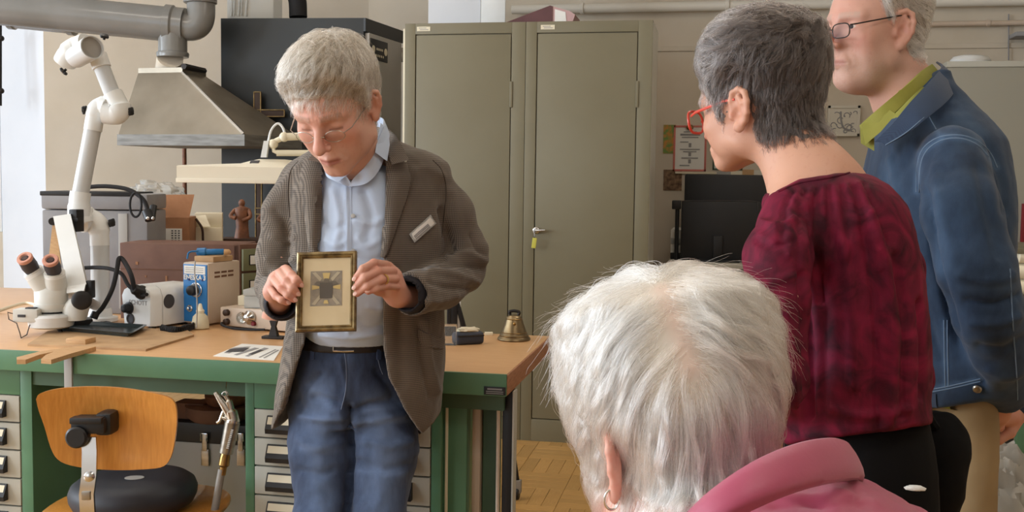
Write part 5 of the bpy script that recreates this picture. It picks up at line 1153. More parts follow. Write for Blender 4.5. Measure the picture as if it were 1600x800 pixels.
def segdist(X, Y, pts):
    best = np.full(len(X), 1e9)
    for (x0, y0), (x1, y1) in zip(pts[:-1], pts[1:]):
        dx, dy = x1 - x0, y1 - y0; t = np.clip(((X - x0) * dx + (Y - y0) * dy) / (dx * dx + dy * dy + 1e-9), 0, 1)
        best = np.minimum(best, np.hypot(X - x0 - t * dx, Y - y0 - t * dy))
    return best
def fold(vs, F, folds):
    """press creases (polylines in photograph pixels, width in pixels, height in metres) into the side of a garment that faces the camera"""
    n = normals(vs, F); X, Y, D = pxs(vs); toward = ((CP - vs) * n).sum(1); wt = np.clip(toward / np.linalg.norm(CP - vs, axis=1) * 3 + 0.3, 0, 1)
    off = np.zeros(len(vs))
    for pts, wd, amp in folds:
        d = segdist(X, Y, [tuple(p[:2]) for p in smooth_path([(x, y, 0) for x, y in pts], 4)]); off += amp * np.exp(-(d / wd) ** 2)
    return vs + n * (off * wt)[:, None]
def smesh(name, vs, F, m, parent=None, loc=None, col=None, label=None):
    me = bpy.data.meshes.new(name); org = np.array(loc if loc is not None else world_org(parent), float)
    me.vertices.add(len(vs)); me.vertices.foreach_set('co', (vs - org).astype(f32).ravel())
    me.loops.add(F.size); me.loops.foreach_set('vertex_index', F.astype(np.int32).ravel())
    me.polygons.add(len(F)); me.polygons.foreach_set('loop_start', np.arange(0, F.size, 4, dtype=np.int32)); me.update(calc_edges=True)
    if col is not None:
        a = me.attributes.new('tint', 'FLOAT_COLOR', 'POINT'); a.data.foreach_set('color', np.concatenate([col, np.ones((len(col), 1))], 1).astype(f32).ravel())
    me.materials.append(mt[m] if isinstance(m, str) else m); me.shade_smooth(); me.validate()
    o = bpy.data.objects.new(name, me); COL.objects.link(o)
    if parent is not None: o.parent = parent; o.location = Vector(org) - world_org(parent)
    else: o.location = org
    ORI[o.name] = Vector(org) - (world_org(parent) if parent is not None else Vector((0, 0, 0)))
    if label: o['label'] = label
    return o
from mathutils.bvhtree import BVHTree
def tree(vs, F): return BVHTree.FromPolygons([tuple(v) for v in vs], [tuple(int(i) for i in f) for f in F])
def cast(bv, px, py):
    r = Vector(FW + RT * (px - 800) / FPX + UP * (400 - py) / FPX).normalized(); h = bv.ray_cast(Vector(CP), r); return (h[0], h[1]) if h[0] is not None else (None, None)
def seam(g, bv, pts, r, off=0.0, n=6):
    """a raised line lying on a garment, its course given in photograph pixels"""
    out = []
    for p in smooth_path([(x, y, 0) for x, y in pts], n):
        h, nn = cast(bv, p[0], p[1])
        if h is not None:
            if out and (h - out[-1]).length > 0.05: break
            out.append(h + nn * off)
    if len(out) > 2: g.tube(out, r, 6)
    return g
def patch(g, bv, poly, off, th, nu=14, d=None, wob=0.0):
    """a thin piece of cloth lying on a garment; outline in photograph pixels (first half of the points is one side, the rest the other side backwards)"""
    m = len(poly) // 2; A1 = smooth_path([(x, y, 0) for x, y in poly[:m]], nu) if m > 2 else [np.array([*(np.array(poly[0]) + (np.array(poly[1]) - np.array(poly[0])) * t), 0]) for t in np.linspace(0, 1, nu * 2)]
    B1 = smooth_path([(x, y, 0) for x, y in poly[m:][::-1]], nu) if m > 2 else [np.array([*(np.array(poly[3]) + (np.array(poly[2]) - np.array(poly[3])) * t), 0]) for t in np.linspace(0, 1, nu * 2)]
    nv = 9; top = []; last = None
    for a, b in zip(A1, B1):
        for k in range(nv):
            p = a + (b - a) * k / (nv - 1); h, nn = cast(bv, p[0], p[1])
            if h is None or (last is not None and (h - last).length > 0.12):
                if last is None: h = Vector(at(p[0], p[1], d=d or 2.2)); nn = Vector(-FW)
                else: dd_ = (last - Vector(CP)).dot(Vector(FW)) / KD; h = Vector(at(p[0], p[1], d=dd_)); nn = Vector(-FW)
            last = h; bulge = math.sin(math.pi * k / (nv - 1)) * wob
            top.append((h + nn * (off + bulge), nn))
    nr = len(A1); vs = [p for p, _ in top] + [p - nn * th for p, nn in top]; N_ = len(top); fs = []
    for i in range(nr - 1):
        for k in range(nv - 1):
            q = (i * nv + k, i * nv + k + 1, (i + 1) * nv + k + 1, (i + 1) * nv + k); fs.append(q); fs.append(tuple(N_ + j for j in q[::-1]))
    edge = [k for k in range(nv)] + [i * nv + nv - 1 for i in range(1, nr)] + [(nr - 1) * nv + k for k in range(nv - 2, -1, -1)] + [i * nv for i in range(nr - 2, 0, -1)]
    for a, b in zip(edge, edge[1:] + edge[:1]): fs.append((b, a, N_ + a, N_ + b))
    return g.add(vs, fs)
def stack(P, sec, ax, dz=1.0):
    """upright body of elliptical slices: sec rows are (z, x, y, half width, half depth, squareness); ax = (across, through) unit vectors"""
    s = np.array(sorted(sec), float); z = P[:, 2]; zi = np.clip(z, s[0, 0], s[-1, 0])
    k = np.clip(np.searchsorted(s[:, 0], zi) - 1, 0, len(s) - 2); t = (zi - s[k, 0]) / (s[k + 1, 0] - s[k, 0])
    m = np.zeros_like(s); m[1:-1] = (s[2:] - s[:-2]) / (s[2:, 0] - s[:-2, 0])[:, None]; m[0] = (s[1] - s[0]) / (s[1, 0] - s[0, 0]); m[-1] = (s[-1] - s[-2]) / (s[-1, 0] - s[-2, 0])
    hh = (s[k + 1, 0] - s[k, 0])[:, None]; tt = t[:, None]
    q = (2 * tt**3 - 3 * tt**2 + 1) * s[k] + (tt**3 - 2 * tt**2 + tt) * hh * m[k] + (-2 * tt**3 + 3 * tt**2) * s[k + 1] + (tt**3 - tt**2) * hh * m[k + 1]
    dx = P[:, 0] - q[:, 1]; dy = P[:, 1] - q[:, 2]; u = np.abs(dx * ax[0][0] + dy * ax[0][1]) / np.maximum(q[:, 3], .005); v = np.abs(dx * ax[1][0] + dy * ax[1][1]) / np.maximum(q[:, 4], .005)
    e = q[:, 5]; rr = (u ** e + v ** e + 1e-9) ** (1 / e)
    mn = np.minimum(q[:, 3], q[:, 4]); d = (rr - 1) * (mn + (np.maximum(q[:, 3], q[:, 4]) - mn) * (u / (u + v + 1e-6)) ** 2 * 0.8)
    dzv = np.maximum(s[0, 0] - z, z - s[-1, 0])
    return np.where(dzv > 0, np.hypot(np.maximum(d, 0), dzv), np.maximum(d, dzv)).astype(f32) if dz else d.astype(f32)
def sect(rows, dflt=2.3):
    """slices from pixels: (py, pxleft, pxright, d, half depth[, squareness])"""
    out = []
    for r in rows:
        py, xl_, xr_, d, hd = r[:5]; c = at((xl_ + xr_) / 2, py, d=d); out.append((c[2], c[0], c[1], (xr_ - xl_) / 2 * d / FS, hd, r[5] if len(r) > 5 else dflt))
    return out
# ------------------------------------------------------------------ head
def head_matrix(c, yaw, pitch, roll):
    """yaw: from facing the camera towards the left of the picture; pitch: chin down"""
    tw = np.array([-FW[0], -FW[1], 0]); tw /= np.linalg.norm(tw); h = math.cos(yaw) * tw - math.sin(yaw) * RH
    f = math.cos(pitch) * h - math.sin(pitch) * np.array([0, 0, 1.0]); r0 = np.cross(f, [0, 0, 1.0]); r0 /= np.linalg.norm(r0); u = np.cross(r0, f)
    r1 = r0 * math.cos(roll) + u * math.sin(roll); u1 = np.cross(r1, f)
    return np.stack([r1, f, u1], 1), np.array(c, float)           # columns: person's right, forward, up
EAR = np.array([.0735, -.014, .004])
def ear_sdf(Pm, k=1.0, flare=0.42, drop=0.0):
    e = (Pm - np.array(EAR + np.array([0, 0, drop]), f32)) / k; ca, sa = math.cos(flare), math.sin(flare)
    q = np.stack([e[:, 0] * ca + e[:, 1] * sa, -e[:, 0] * sa + e[:, 1] * ca, e[:, 2]], 1).astype(f32)      # x outwards, y forwards, z up in the ear's plane
    d = ell(q, (.003, -.002, .001), (.0045, .015, .027))
    rim = [(.002, .012, .004), (.004, .011, .017), (.006, .005, .028), (.008, -.006, .031), (.010, -.016, .024), (.011, -.018, .010), (.010, -.015, -.006), (.007, -.008, -.018), (.005, .001, -.026)]
    d = smin(d, chain(q, rim, [.003, .0038, .0042, .0044, .0044, .0042, .004, .004, .005], .003), .004)
    d = smin(d, chain(q, [(.008, -.004, .02), (.009, -.009, .010), (.008, -.008, -.004), (.006, -.002, -.014)], [.003, .0036, .0036, .003], .003), .004)
    d = smin(d, ell(q, (.006, .003, -.027), (.0048, .0085, .0095)), .005)
    d = smin(d, ell(q, (.003, .012, -.006), (.0055, .005, .008)), .004)
    d = smax(d, -ell(q, (.012, .002, -.003), (.009, .0075, .010)), .004)
    return d * k
def head_sdf(P, q, ears=True):
    P = P.astype(f32).copy(); P[:, 2] = np.where(P[:, 2] < 0, P[:, 2] * (1 + np.clip((P[:, 1] + .05) / .07, 0, 1) * (1 / q.get('lower', 1.0) - 1)), P[:, 2]); Pm = P.copy(); Pm[:, 0] = np.abs(Pm[:, 0])
    d = ell(P, (0, -.010, .045), (.076, .100, .088))
    d = smin(d, ell(P, (0, .022, .0), (.064, .068, .088)), .03)
    d = smin(d, rcone(Pm, (.047, .006, -.055), (.014, .070, -.088), .024 + q.get('jowl', 0), .017), .03)
    d = smin(d, ell(P, (0, .074 + q.get('chin', 0), -.090), (.019, .017, .016)), .018)
    d = smin(d, ell(Pm, (.045, .056, -.010), (.023, .021, .022)), .02)
    d = smin(d, ell(Pm, (.044, .040, -.040), (.021, .030, .034)), .02)
    d = smin(d, rcone(Pm, (.008, .087, .037), (.046, .068, .037), .0105, .009), .014)
    d = smin(d, ell(P, (0, .078, -.055), (.030, .022, .026)), .02)
    if q.get('dbl'): d = smin(d, ell(P, (0, .030, -.098), (.045, .045, .030)), .03)
    d = smax(d, -ell(Pm, (.032, .101, .017), (.020, .019, .0125)), .014)
    d = smin(d, ell(Pm, (.032, .0715, .017), (.0145, .0135, .0130)), .004)
    if q.get('open'): d = smax(d, -ell(Pm, (.032, .087, .0165), (.0125, .012, .0034)), .002)
    else: d = smax(d, -rcone(Pm, (.020, .0855, .0105), (.044, .0800, .0115), .0012, .0010), .002)
    n = q.get('nose', 1.0); tip = (0, .088 + .029 * n, -.016 - q.get('hook', 0))
    d = smin(d, rcone(P, (0, .089, .026), (0, .084 + .029 * n, -.008), .0075, .0105), .010)
    d = smin(d, ell(P, tip, (.0120, .0115, .0110)), .008)
    d = smin(d, ell(Pm, (.0125, .076 + .026 * n, -.0205), (.008, .011, .0075)), .006)
    d = smax(d, -ell(Pm, (.0065, .082 + .026 * n, -.0285), (.0035, .0055, .004)), .003)
    d = smin(d, rcone(Pm, (0, .0995, -.0520), (.022, .087, -.0570), .0052, .003), .006)
    d = smin(d, rcone(Pm, (0, .0975, -.0625), (.019, .087, -.0595), .0064, .003), .006)
    d = smax(d, -rcone(Pm, (0, .106, -.0572), (.025, .091, -.0588), .0020, .0012), .003)
    d = smax(d, -rcone(Pm, (.019, .0975, -.022), (.033, .084, -.058), .0022, .0018), .008)
    if q.get('lines'): 
        for k_ in range(3): d = smax(d, -rcone(Pm, (0, .0985 - .003 * k_, .055 + .012 * k_), (.036, .0865 - .003 * k_, .056 + .012 * k_), .0012, .0008), .004)
        d = smax(d, -rcone(Pm, (.0065, .1005, .034), (.009, .0985, .048), .0012, .0012), .004)
    nk = np.array(q['neck'], f32); nr = q.get('nr', .056)
    d = smin(d, chain(P, [(0, -.028, -.035), tuple(nk * .55 + np.array((0, -.028, -.035)) * .45), tuple(nk)], [nr, nr, nr * 1.12], .03), .028)
    if q.get('shl') is not None:                                    # slope of neck into shoulders
        for s_ in q['shl']: d = smin(d, rcone(P, tuple(nk), tuple(s_), nr * .9, .035), .05)
    if ears: d = smin(d, ear_sdf(Pm, q.get('ear', 1.0), q.get('flare', .42), q.get('drop', 0)), .006)
    return d
def skin_tint(L, q):
    """blood, lips, brows, stubble: colours of the skin itself, in head coordinates"""
    x = np.abs(L[:, 0]); y = L[:, 1]; z = L[:, 2]; base = np.array(q['skin']); red = np.array(q.get('red', lin(196, 120, 104))); c = np.tile(base, (len(L), 1))
    g = lambda cx, cy, cz, r: np.exp(-(((x - cx) ** 2 + (y - cy) ** 2 + (z - cz) ** 2) / r ** 2))
    w_ = np.clip(.75 * g(0, .112, -.012, .022) + .55 * g(.045, .07, -.015, .028) + .5 * g(.075, -.014, .0, .03) + .3 * g(0, .075, -.09, .025) + q.get('flush', .25) * g(0, .09, .05, .05), 0, 1)
    w_ = w_ * (0.75 + .25 * vnoise(L, 90)); c = c + (red - c) * np.clip(w_, 0, 1)[:, None]
    lip = np.exp(-(np.maximum(0, np.abs(z + .0573) - .0045) / .003) ** 2) * np.exp(-(np.maximum(0, x - .018) / .005) ** 2) * (y > .078)
    c = c + (np.array(q.get('lip', lin(170, 96, 88))) - c) * (lip * .75)[:, None]
    br = np.exp(-(np.maximum(0, np.abs(z - (.041 - .1 * np.maximum(0, x - .035))) - .0035) / .003) ** 2) * ((x > .010) & (x < .052) & (y > .05)) * (.65 + .35 * vnoise(L * np.array([1, 1, .4]), 500))
    c = c + (np.array(q.get('brow', lin(150, 130, 112))) - c) * (np.clip(br, 0, 1) * q.get('browk', .6))[:, None]
    ct = np.exp(-(np.maximum(0, np.abs(z - .0105) - .0008) / .0016) ** 2) * ((x > .018) & (x < .046) & (y > .06)) if not q.get('open') else 0 * x
    c = c + (np.array(lin(112, 70, 60)) - c) * (.55 * ct)[:, None]
    if q.get('stub'): st = np.clip(g(0, .075, -.085, .045) + g(.04, .03, -.07, .04), 0, 1) * (.4 + .6 * np.clip(vnoise(L, 700), 0, 1)); c = c + (np.array(lin(215, 205, 195)) - c) * (st * q['stub'])[:, None]
    sp = np.clip(vnoise(L, 240, 3) - .55, 0, 1) * 1.2; c = c * (1 - .25 * sp[:, None] * np.array([.6, 1, 1])); return np.clip(c, 0, 1)
def build_head(Mx, q, h=.0024, pad=.0):
    Rm, c = Mx; nk = np.array(q['neck']); lo = np.minimum(np.array([-.115, -.125, -.125]), nk - .085); hi = np.maximum(np.array([.115, .14, .145]), nk + .085)
    if q.get('shl') is not None:
        for s_ in q['shl']: lo = np.minimum(lo, np.array(s_) - .05); hi = np.maximum(hi, np.array(s_) + .05)
    L, F = surface_nets(lambda P: head_sdf(P, q), lo, hi, h); L = relax(L, F, 1, .35)
    return L, L @ Rm.T + c, F
def to_local(Mx, p): return (np.asarray(p, float) - Mx[1]) @ Mx[0]
def to_world(Mx, p): return np.asarray(p, float) @ Mx[0].T + Mx[1]
# ------------------------------------------------------------------ hair
def hair_reg(L, line, q, earpad=1.0):
    """> 0 where hair grows; line: (y, z) pairs of the hairline seen from the side"""
    ly = np.array(line, float); x = np.abs(L[:, 0]); zl = np.interp(L[:, 1], ly[:, 0], ly[:, 1]) - q.get('peak', .0) * np.exp(-(x / .03) ** 2) * (L[:, 1] > .04)
    r = L[:, 2] - zl; Pm = L.astype(f32).copy(); Pm[:, 0] = np.abs(Pm[:, 0])
    return np.minimum(r, ell(Pm, tuple(EAR + np.array([.006, .002, q.get('cut', 0) + q.get('drop', 0)])), (.028 * earpad, .022 * earpad * q.get('ear', 1), .036 * earpad * q.get('ear', 1))))
def hair_cap_sdf(P, q, line, T, earpad=1.0, soft=.03, thick=None):
    d = head_sdf(P, q, ears=False); r = hair_reg(P, line, q, earpad); t = np.clip(r / soft, 0, 1); t = t * t * (3 - 2 * t)
    th = (T if thick is None else thick(P)) * t + np.where(r > 0, 0, -.006 * np.clip(-r / .006, 0, 1)); return (d - th).astype(f32)
def grow(fn, roots, flow, length, steps, lift, rng, wild=.15):
    """guide hairs: follow a flow field over the hair volume fn, rising above it by lift"""
    p = roots.copy(); lev = fn(p.astype(f32)).astype(float); out = [p.copy()]; e = .002; ln = length[:, None] / steps
    w0 = rng.normal(0, wild, p.shape)
    for s in range(steps):
        g = np.stack([(fn((p + np.eye(3)[i] * e).astype(f32)) - fn((p - np.eye(3)[i] * e).astype(f32))) for i in range(3)], 1); g = g / (np.linalg.norm(g, axis=1)[:, None] + 1e-9)
        d = flow(p, s / steps) + w0 + rng.normal(0, wild * .35, p.shape); d = d - g * (d * g).sum(1)[:, None] * .95; d /= np.linalg.norm(d, axis=1)[:, None] + 1e-9
        p = p + d * ln; lv = fn(p.astype(f32)); tgt = lev + lift(s / steps); p = p - g * np.clip(lv - tgt, -.02, .02)[:, None] * .8; out.append(p.copy())
    return np.stack(out, 1)
def strands(guides, n, rng, spread, clump, frizz, roots=None, gidx=None):
    gi = rng.integers(0, len(guides), n) if gidx is None else gidx; S_ = guides.shape[1]; t = np.linspace(0, 1, S_)[None, :, None]
    off = rng.normal(0, spread, (n, 1, 3)); z = rng.normal(0, 1, (n, 1, 3)); ph = rng.uniform(0, 6.28, (n, 1, 3))
    return guides[gi] + off * (1 - clump * t) + frizz * t * (z * t + .5 * np.sin(5 * t + ph))
def hair_obj(name, W, rad, m, parent, tip=.35):
    n, k, _ = W.shape; hc_ = bpy.data.hair_curves.new(name); hc_.add_curves([k] * n); org = np.array(world_org(parent))
    hc_.points.foreach_set('position', (W - org).astype(f32).ravel())
    r = np.tile(rad * np.linspace(1, tip, k) ** .8, n).astype(f32); 
    a = hc_.attributes.get('radius') or hc_.attributes.new('radius', 'FLOAT', 'POINT'); a.data.foreach_set('value', r)
    hc_.materials.append(mt[m]); o = bpy.data.objects.new(name, hc_); COL.objects.link(o); o.parent = parent
    ORI[o.name] = Vector((0, 0, 0)); o['kind'] = 'stuff'; return o
def sample(vs, F, wt, n, rng):
    a = vs[F].mean(1); ar = np.linalg.norm(np.cross(vs[F[:, 2]] - vs[F[:, 0]], vs[F[:, 3]] - vs[F[:, 1]]), axis=1) * np.clip(wt(a), 0, 1); i = rng.choice(len(F), n, p=ar / ar.sum())
    u, v = rng.random((2, n, 1)); q = vs[F[i]]; return q[:, 0] * (1 - u) * (1 - v) + q[:, 1] * u * (1 - v) + q[:, 2] * u * v + q[:, 3] * (1 - u) * v
# ------------------------------------------------------------------ materials of people
def attr_mat(name, rough, sss=0.12, bump=.12, bscale=900, spec=.4):
    m = mat(name, (.6, .4, .3), rough, sss=sss, bump=bump, bscale=bscale, spec=spec); nt = m.node_tree; a = nt.nodes.new('ShaderNodeAttribute'); a.attribute_name = 'tint'
    nt.links.new(a.outputs['Color'], nt.nodes['Principled BSDF'].inputs['Base Color']); mt[name] = m; return m
attr_mat('skin', .5)
attr_mat('tinted', .7, 0, .1, 300)
def hair_mat(name, c1, c2, rough=.45, c3=None):
    m = bpy.data.materials.new(name); m.use_nodes = True; nt = m.node_tree; nt.nodes.remove(nt.nodes['Principled BSDF']); b = nt.nodes.new('ShaderNodeBsdfHairPrincipled'); b.model = 'CHIANG'; b.parametrization = 'COLOR'
    nt.links.new(b.outputs[0], nt.nodes['Material Output'].inputs['Surface']); hi = nt.nodes.new('ShaderNodeHairInfo'); rp = nt.nodes.new('ShaderNodeValToRGB')
    rp.color_ramp.elements[0].color = (*c1, 1); rp.color_ramp.elements[1].color = (*c2, 1)
    if c3 is not None: e = rp.color_ramp.elements.new(.75); e.color = (*c3, 1)
    nt.links.new(hi.outputs['Random'], rp.inputs['Fac']); nt.links.new(rp.outputs['Color'], b.inputs['Color']); b.inputs['Roughness'].default_value = rough; b.inputs['Radial Roughness'].default_value = .5; b.inputs['Random Roughness'].default_value = .2
    mt[name] = m
def weave(name, c1, c2, sc, rough=.85, c3=None, big=None, bump=.3):
    """woven cloth: fine check of two yarns over a slow change of tone"""
    m = mat(name, c1, rough, mix=c2, nscale=big or 6, namt=.3, sheen=.15); nt = m.node_tree; N = nt.nodes; L = nt.links; b = N['Principled BSDF']; src = b.inputs['Base Color'].links[0].from_socket
    tc = N.new('ShaderNodeTexCoord'); w = []
    for v in ((1, 1, 0), (0, 0, 1)):
        mp = N.new('ShaderNodeVectorMath'); mp.operation = 'DOT_PRODUCT'; mp.inputs[1].default_value = v; L.new(tc.outputs['Object'], mp.inputs[0])
        k = N.new('ShaderNodeMath'); k.operation = 'MULTIPLY'; k.inputs[1].default_value = sc; L.new(mp.outputs['Value'], k.inputs[0]); s = N.new('ShaderNodeMath'); s.operation = 'SINE'; L.new(k.outputs[0], s.inputs[0]); w.append(s)
    mu = N.new('ShaderNodeMath'); mu.operation = 'MULTIPLY' if c3 is None else 'ADD'; L.new(w[0].outputs[0], mu.inputs[0]); L.new(w[1].outputs[0], mu.inputs[1])
    mr = N.new('ShaderNodeMapRange'); mr.inputs[1].default_value = -1.2; mr.inputs[2].default_value = 1.2; L.new(mu.outputs[0], mr.inputs[0])
    mx = N.new('ShaderNodeMix'); mx.data_type = 'RGBA'; mx.inputs['B'].default_value = (*(c3 or c2), 1); L.new(mr.outputs[0], mx.inputs['Factor']); L.new(src, mx.inputs['A']); L.new(mx.outputs['Result'], b.inputs['Base Color'])
    bp = N.new('ShaderNodeBump'); bp.inputs['Strength'].default_value = bump; bp.inputs['Distance'].default_value = .001; L.new(mr.outputs[0], bp.inputs['Height']); L.new(bp.outputs[0], b.inputs['Normal']); mt[name] = m; return m
def person(label, base):
    """the body mesh itself is the top-level object; clothing and hair are its children"""
    return base
def ribbon(g, lower, upper, th, nrm=None):
    """band between two polylines with thickness th (towards the outside, away from centre)"""
    A1 = smooth_path(lower, 6); B1 = smooth_path(upper, 6); c = np.mean(A1 + B1, 0); rings = []
    for a, b in zip(A1, B1):
        o = (a + b) / 2 - c; o[2] = 0; o = o / (np.linalg.norm(o) + 1e-9) if nrm is None else np.array(nrm); m_ = (a + b) / 2
        rings.append([Vector(a), Vector(a + o * th), Vector(m_ + o * th * 1.3), Vector(b + o * th), Vector(b), Vector(m_)])
    return g.loft(rings)
def hand_fn(R3, c, side=1, curl=(.35, .5, .4), spread=.06, sc=1.0):
    """relaxed hand; columns of R3: across (towards the thumb), along the fingers, out of the back of the hand"""
    fs = []
    for i, (x, y, l, r) in enumerate(((.030, .088, .074, .0088), (.009, .092, .082, .0090), (-.012, .088, .076, .0086), (-.031, .079, .060, .0076))):
        a = 0; p = np.array([x * .8, y * .55, .002]); pts = [p * np.array([1, .3, 1]), np.array([x, y, 0])]; p = pts[-1]
        for k, fr_ in enumerate((.46, .30, .24)): a += curl[k]; p = p + l * fr_ * np.array([spread * (1.5 - i), math.cos(a), -math.sin(a)]); pts.append(p)
        fs.append((pts, r))
    th = [np.array([.022, .022, -.006]), np.array([.043, .050, -.014]), np.array([.050, .078, -.026]), np.array([.046, .100, -.034])]
    def fn(P):
        q = ((P - c.astype(f32)) @ R3.astype(f32)) / sc; q[:, 0] *= side; q = q.astype(f32)
        d = chain(q, [(.0, .0, 0), (.012, .045, 0), (.016, .082, .0)], [.024, .020, .013], .012); d = smin(d, chain(q, [(0, 0, 0), (-.014, .045, 0), (-.020, .076, 0)], [.024, .018, .012], .012), .012)
        for pts, r in fs: d = smin(d, chain(q, pts[1:], [r * 1.1, r, r * .95, r * .8], .004), .0045)
        d = smin(d, chain(q, th, [.014, .0115, .0105, .0085], .004), .008); d = smin(d, rcone(q, (0, 0, 0), (0, -.09, 0), .025, .03), .012); return (d * sc).astype(f32)
    tips = [pts[-1] for pts, r in fs]; kn = [pts[1] for pts, r in fs]
    v, f = surface_nets(fn, c - .16, c + .16, .0028); v = relax(v, f, 1, .3); base = np.array(lin(206, 150, 130)); red = np.array(lin(190, 106, 92)); w1 = np.zeros(len(v)); q = (v - c) @ R3 / sc; q[:, 0] *= side
    for t_ in tips + kn: w1 = np.maximum(w1, np.exp(-((q - t_) ** 2).sum(1) / .010 ** 2))
    return v, f, base + (red - base) * np.clip(w1 * .8 + .2 * vnoise(v, 60), 0, 1)[:, None]
def axes3(along, back):
    y = np.array(along, float); y /= np.linalg.norm(y); z = np.array(back, float); z -= y * (y @ z); z /= np.linalg.norm(z); return np.stack([np.cross(y, z), y, z], 1)
def join(parts):
    n0 = 0; A1 = []; B1 = []; C1 = []
    for v, f, c in parts: A1.append(v); B1.append(f + n0); C1.append(c); n0 += len(v)
    return np.concatenate(A1), np.concatenate(B1), np.concatenate(C1)
def shoe(e, fwv, par, m='leather'):
    fwv = np.array(fwv, float); fwv[2] = 0; fwv /= np.linalg.norm(fwv); sd = np.cross(fwv, [0, 0, 1.0]); rings = []
    for u_, w_, h_ in ((-.08, .025, .05), (-.06, .038, .085), (0, .042, .095), (.06, .044, .065), (.12, .046, .045), (.165, .036, .032), (.185, .015, .02)):
        c = np.array([e[0], e[1], 0]) + fwv * u_; rings.append([Vector(c + sd * w_ * math.cos(a) + np.array([0, 0, max(.001, h_ * .5 + h_ * .5 * math.sin(a))])) for a in np.linspace(0, 6.283, 18, endpoint=False)])
    return obj('shoe', G().loft(rings), m, par)
def finger(P, pts, r0, r1, k=.004):
    n = len(pts); return chain(P, pts, [r0 + (r1 - r0) * i / (n - 1) for i in range(n)], k)

def whole_body(parts, torso, arms, legs, joints, skin):
    """trunk and limbs under the clothes, grown together with the head and hands into one surface"""
    def fn(P):
        d = stack(P, torso, AX)
        for a in arms: d = smin(d, chain(P, a, [.036, .034, .030, .024][:len(a)], .02), .008)
        for l in legs: d = smin(d, chain(P, l, [.055, .042, .036][:len(l)], .02), .03)
        return d
    pts = np.array([p for c in arms + legs for p in c] + [(r[1], r[2], r[0]) for r in torso]); v, f = surface_nets(fn, pts.min(0) - .22, pts.max(0) + .22, .012)
    A1, B1, C1 = v, f, np.tile(skin, (len(v), 1))
    for (pv, pf, pc), j in zip(parts, joints):
        n0 = len(A1); fa = np.linalg.norm(A1[B1].mean(1) - j, axis=1).argmin(); fb = np.linalg.norm(pv[pf].mean(1) - A1[B1[fa]].mean(0), axis=1).argmin()
        qa = B1[fa]; qb = pf[fb] + n0; A1 = np.concatenate([A1, pv]); C1 = np.concatenate([C1, pc]); B1 = np.concatenate([np.delete(B1, fa, 0), np.delete(pf, fb, 0) + n0])
        qb = qb[::-1]; best = min(range(4), key=lambda r: sum(np.linalg.norm(A1[qa[i]] - A1[np.roll(qb, r)[i]]) for i in range(4))); qb = np.roll(qb, best)
        B1 = np.concatenate([B1, np.array([[qa[i], qa[(i + 1) % 4], qb[(i + 1) % 4], qb[i]] for i in range(4)])])
    return A1, B1, C1
AX = (np.array([RH[0], RH[1]]), np.array([FW[0], FW[1]]) / math.hypot(FW[0], FW[1]))

def faded(name, dark, light, sc, bump=.25):
    """denim: the attribute 'tint' says how far the blue has worn off"""
    m = mat(name, dark, .88, sheen=.1); nt = m.node_tree; N = nt.nodes; L = nt.links; b = N['Principled BSDF']; a = N.new('ShaderNodeAttribute'); a.attribute_name = 'tint'; tc = N.new('ShaderNodeTexCoord')
    n1 = N.new('ShaderNodeTexNoise'); n1.inputs['Scale'].default_value = sc; n1.inputs['Detail'].default_value = 6; n1.inputs['Roughness'].default_value = .7; mp = N.new('ShaderNodeMapping'); mp.inputs['Scale'].default_value = (1, 1, .35); L.new(tc.outputs['Object'], mp.inputs[0]); L.new(mp.outputs[0], n1.inputs['Vector'])
    m1 = N.new('ShaderNodeMath'); m1.operation = 'MULTIPLY_ADD'; m1.inputs[1].default_value = .9; m1.inputs[2].default_value = -.45; L.new(n1.outputs['Fac'], m1.inputs[0]); ad = N.new('ShaderNodeMath'); ad.operation = 'ADD'; ad.use_clamp = True; L.new(m1.outputs[0], ad.inputs[0]); L.new(a.outputs['Fac'], ad.inputs[1])
    mx = N.new('ShaderNodeMix'); mx.data_type = 'RGBA'; mx.inputs['A'].default_value = (*dark, 1); mx.inputs['B'].default_value = (*light, 1); L.new(ad.outputs[0], mx.inputs['Factor']); L.new(mx.outputs['Result'], b.inputs['Base Color'])
    n2 = N.new('ShaderNodeTexNoise'); n2.inputs['Scale'].default_value = 900; L.new(tc.outputs['Object'], n2.inputs['Vector']); bp = N.new('ShaderNodeBump'); bp.inputs['Strength'].default_value = bump; bp.inputs['Distance'].default_value = .001; L.new(n2.outputs['Fac'], bp.inputs['Height']); L.new(bp.outputs[0], b.inputs['Normal']); mt[name] = m
def fade(v, spots, base=.15):
    """spots: (polyline in pixels, width in pixels, amount)"""
    X, Y, D = pxs(v); w = np.full(len(v), base)
    for pts, wd, am in spots: w = w + am * np.exp(-(segdist(X, Y, pts) / wd) ** 2)
    return np.repeat(np.clip(w, 0, 1)[:, None], 3, 1)
# ================================================================== the man with the framed picture
weave('tweed', lin(130, 118, 105), lin(110, 99, 88), 1500, c3=lin(66, 58, 50), big=14)
weave('shirt_blue', lin(200, 214, 234), lin(188, 204, 228), 4000, .75, big=5, bump=.05)
weave('denim', lin(74, 94, 132), lin(34, 46, 74), 3500, .9, c3=lin(52, 68, 100), big=6)
weave('denim_dark', lin(52, 70, 98), lin(34, 48, 72), 3200, .9, c3=lin(50, 68, 94), big=8, bump=.1)
faded('denim_worn', lin(28, 38, 62), lin(112, 134, 172), 14); faded('denim_jacket_cloth', lin(28, 46, 70), lin(82, 110, 142), 12)
M('leather', lin(36, 30, 28), .5); M('thread_light', lin(120, 134, 160), .8); M('thread_dark', lin(70, 60, 52), .8); M('glass_lens', lin(250, 252, 252), .02, trans=1.0, ior=1.12); M('lining', lin(34, 32, 38), .8)
M('shirt_cuff', lin(60, 56, 70), .8)
def q3(px, py, d): return np.array(at(px, py, d=d))
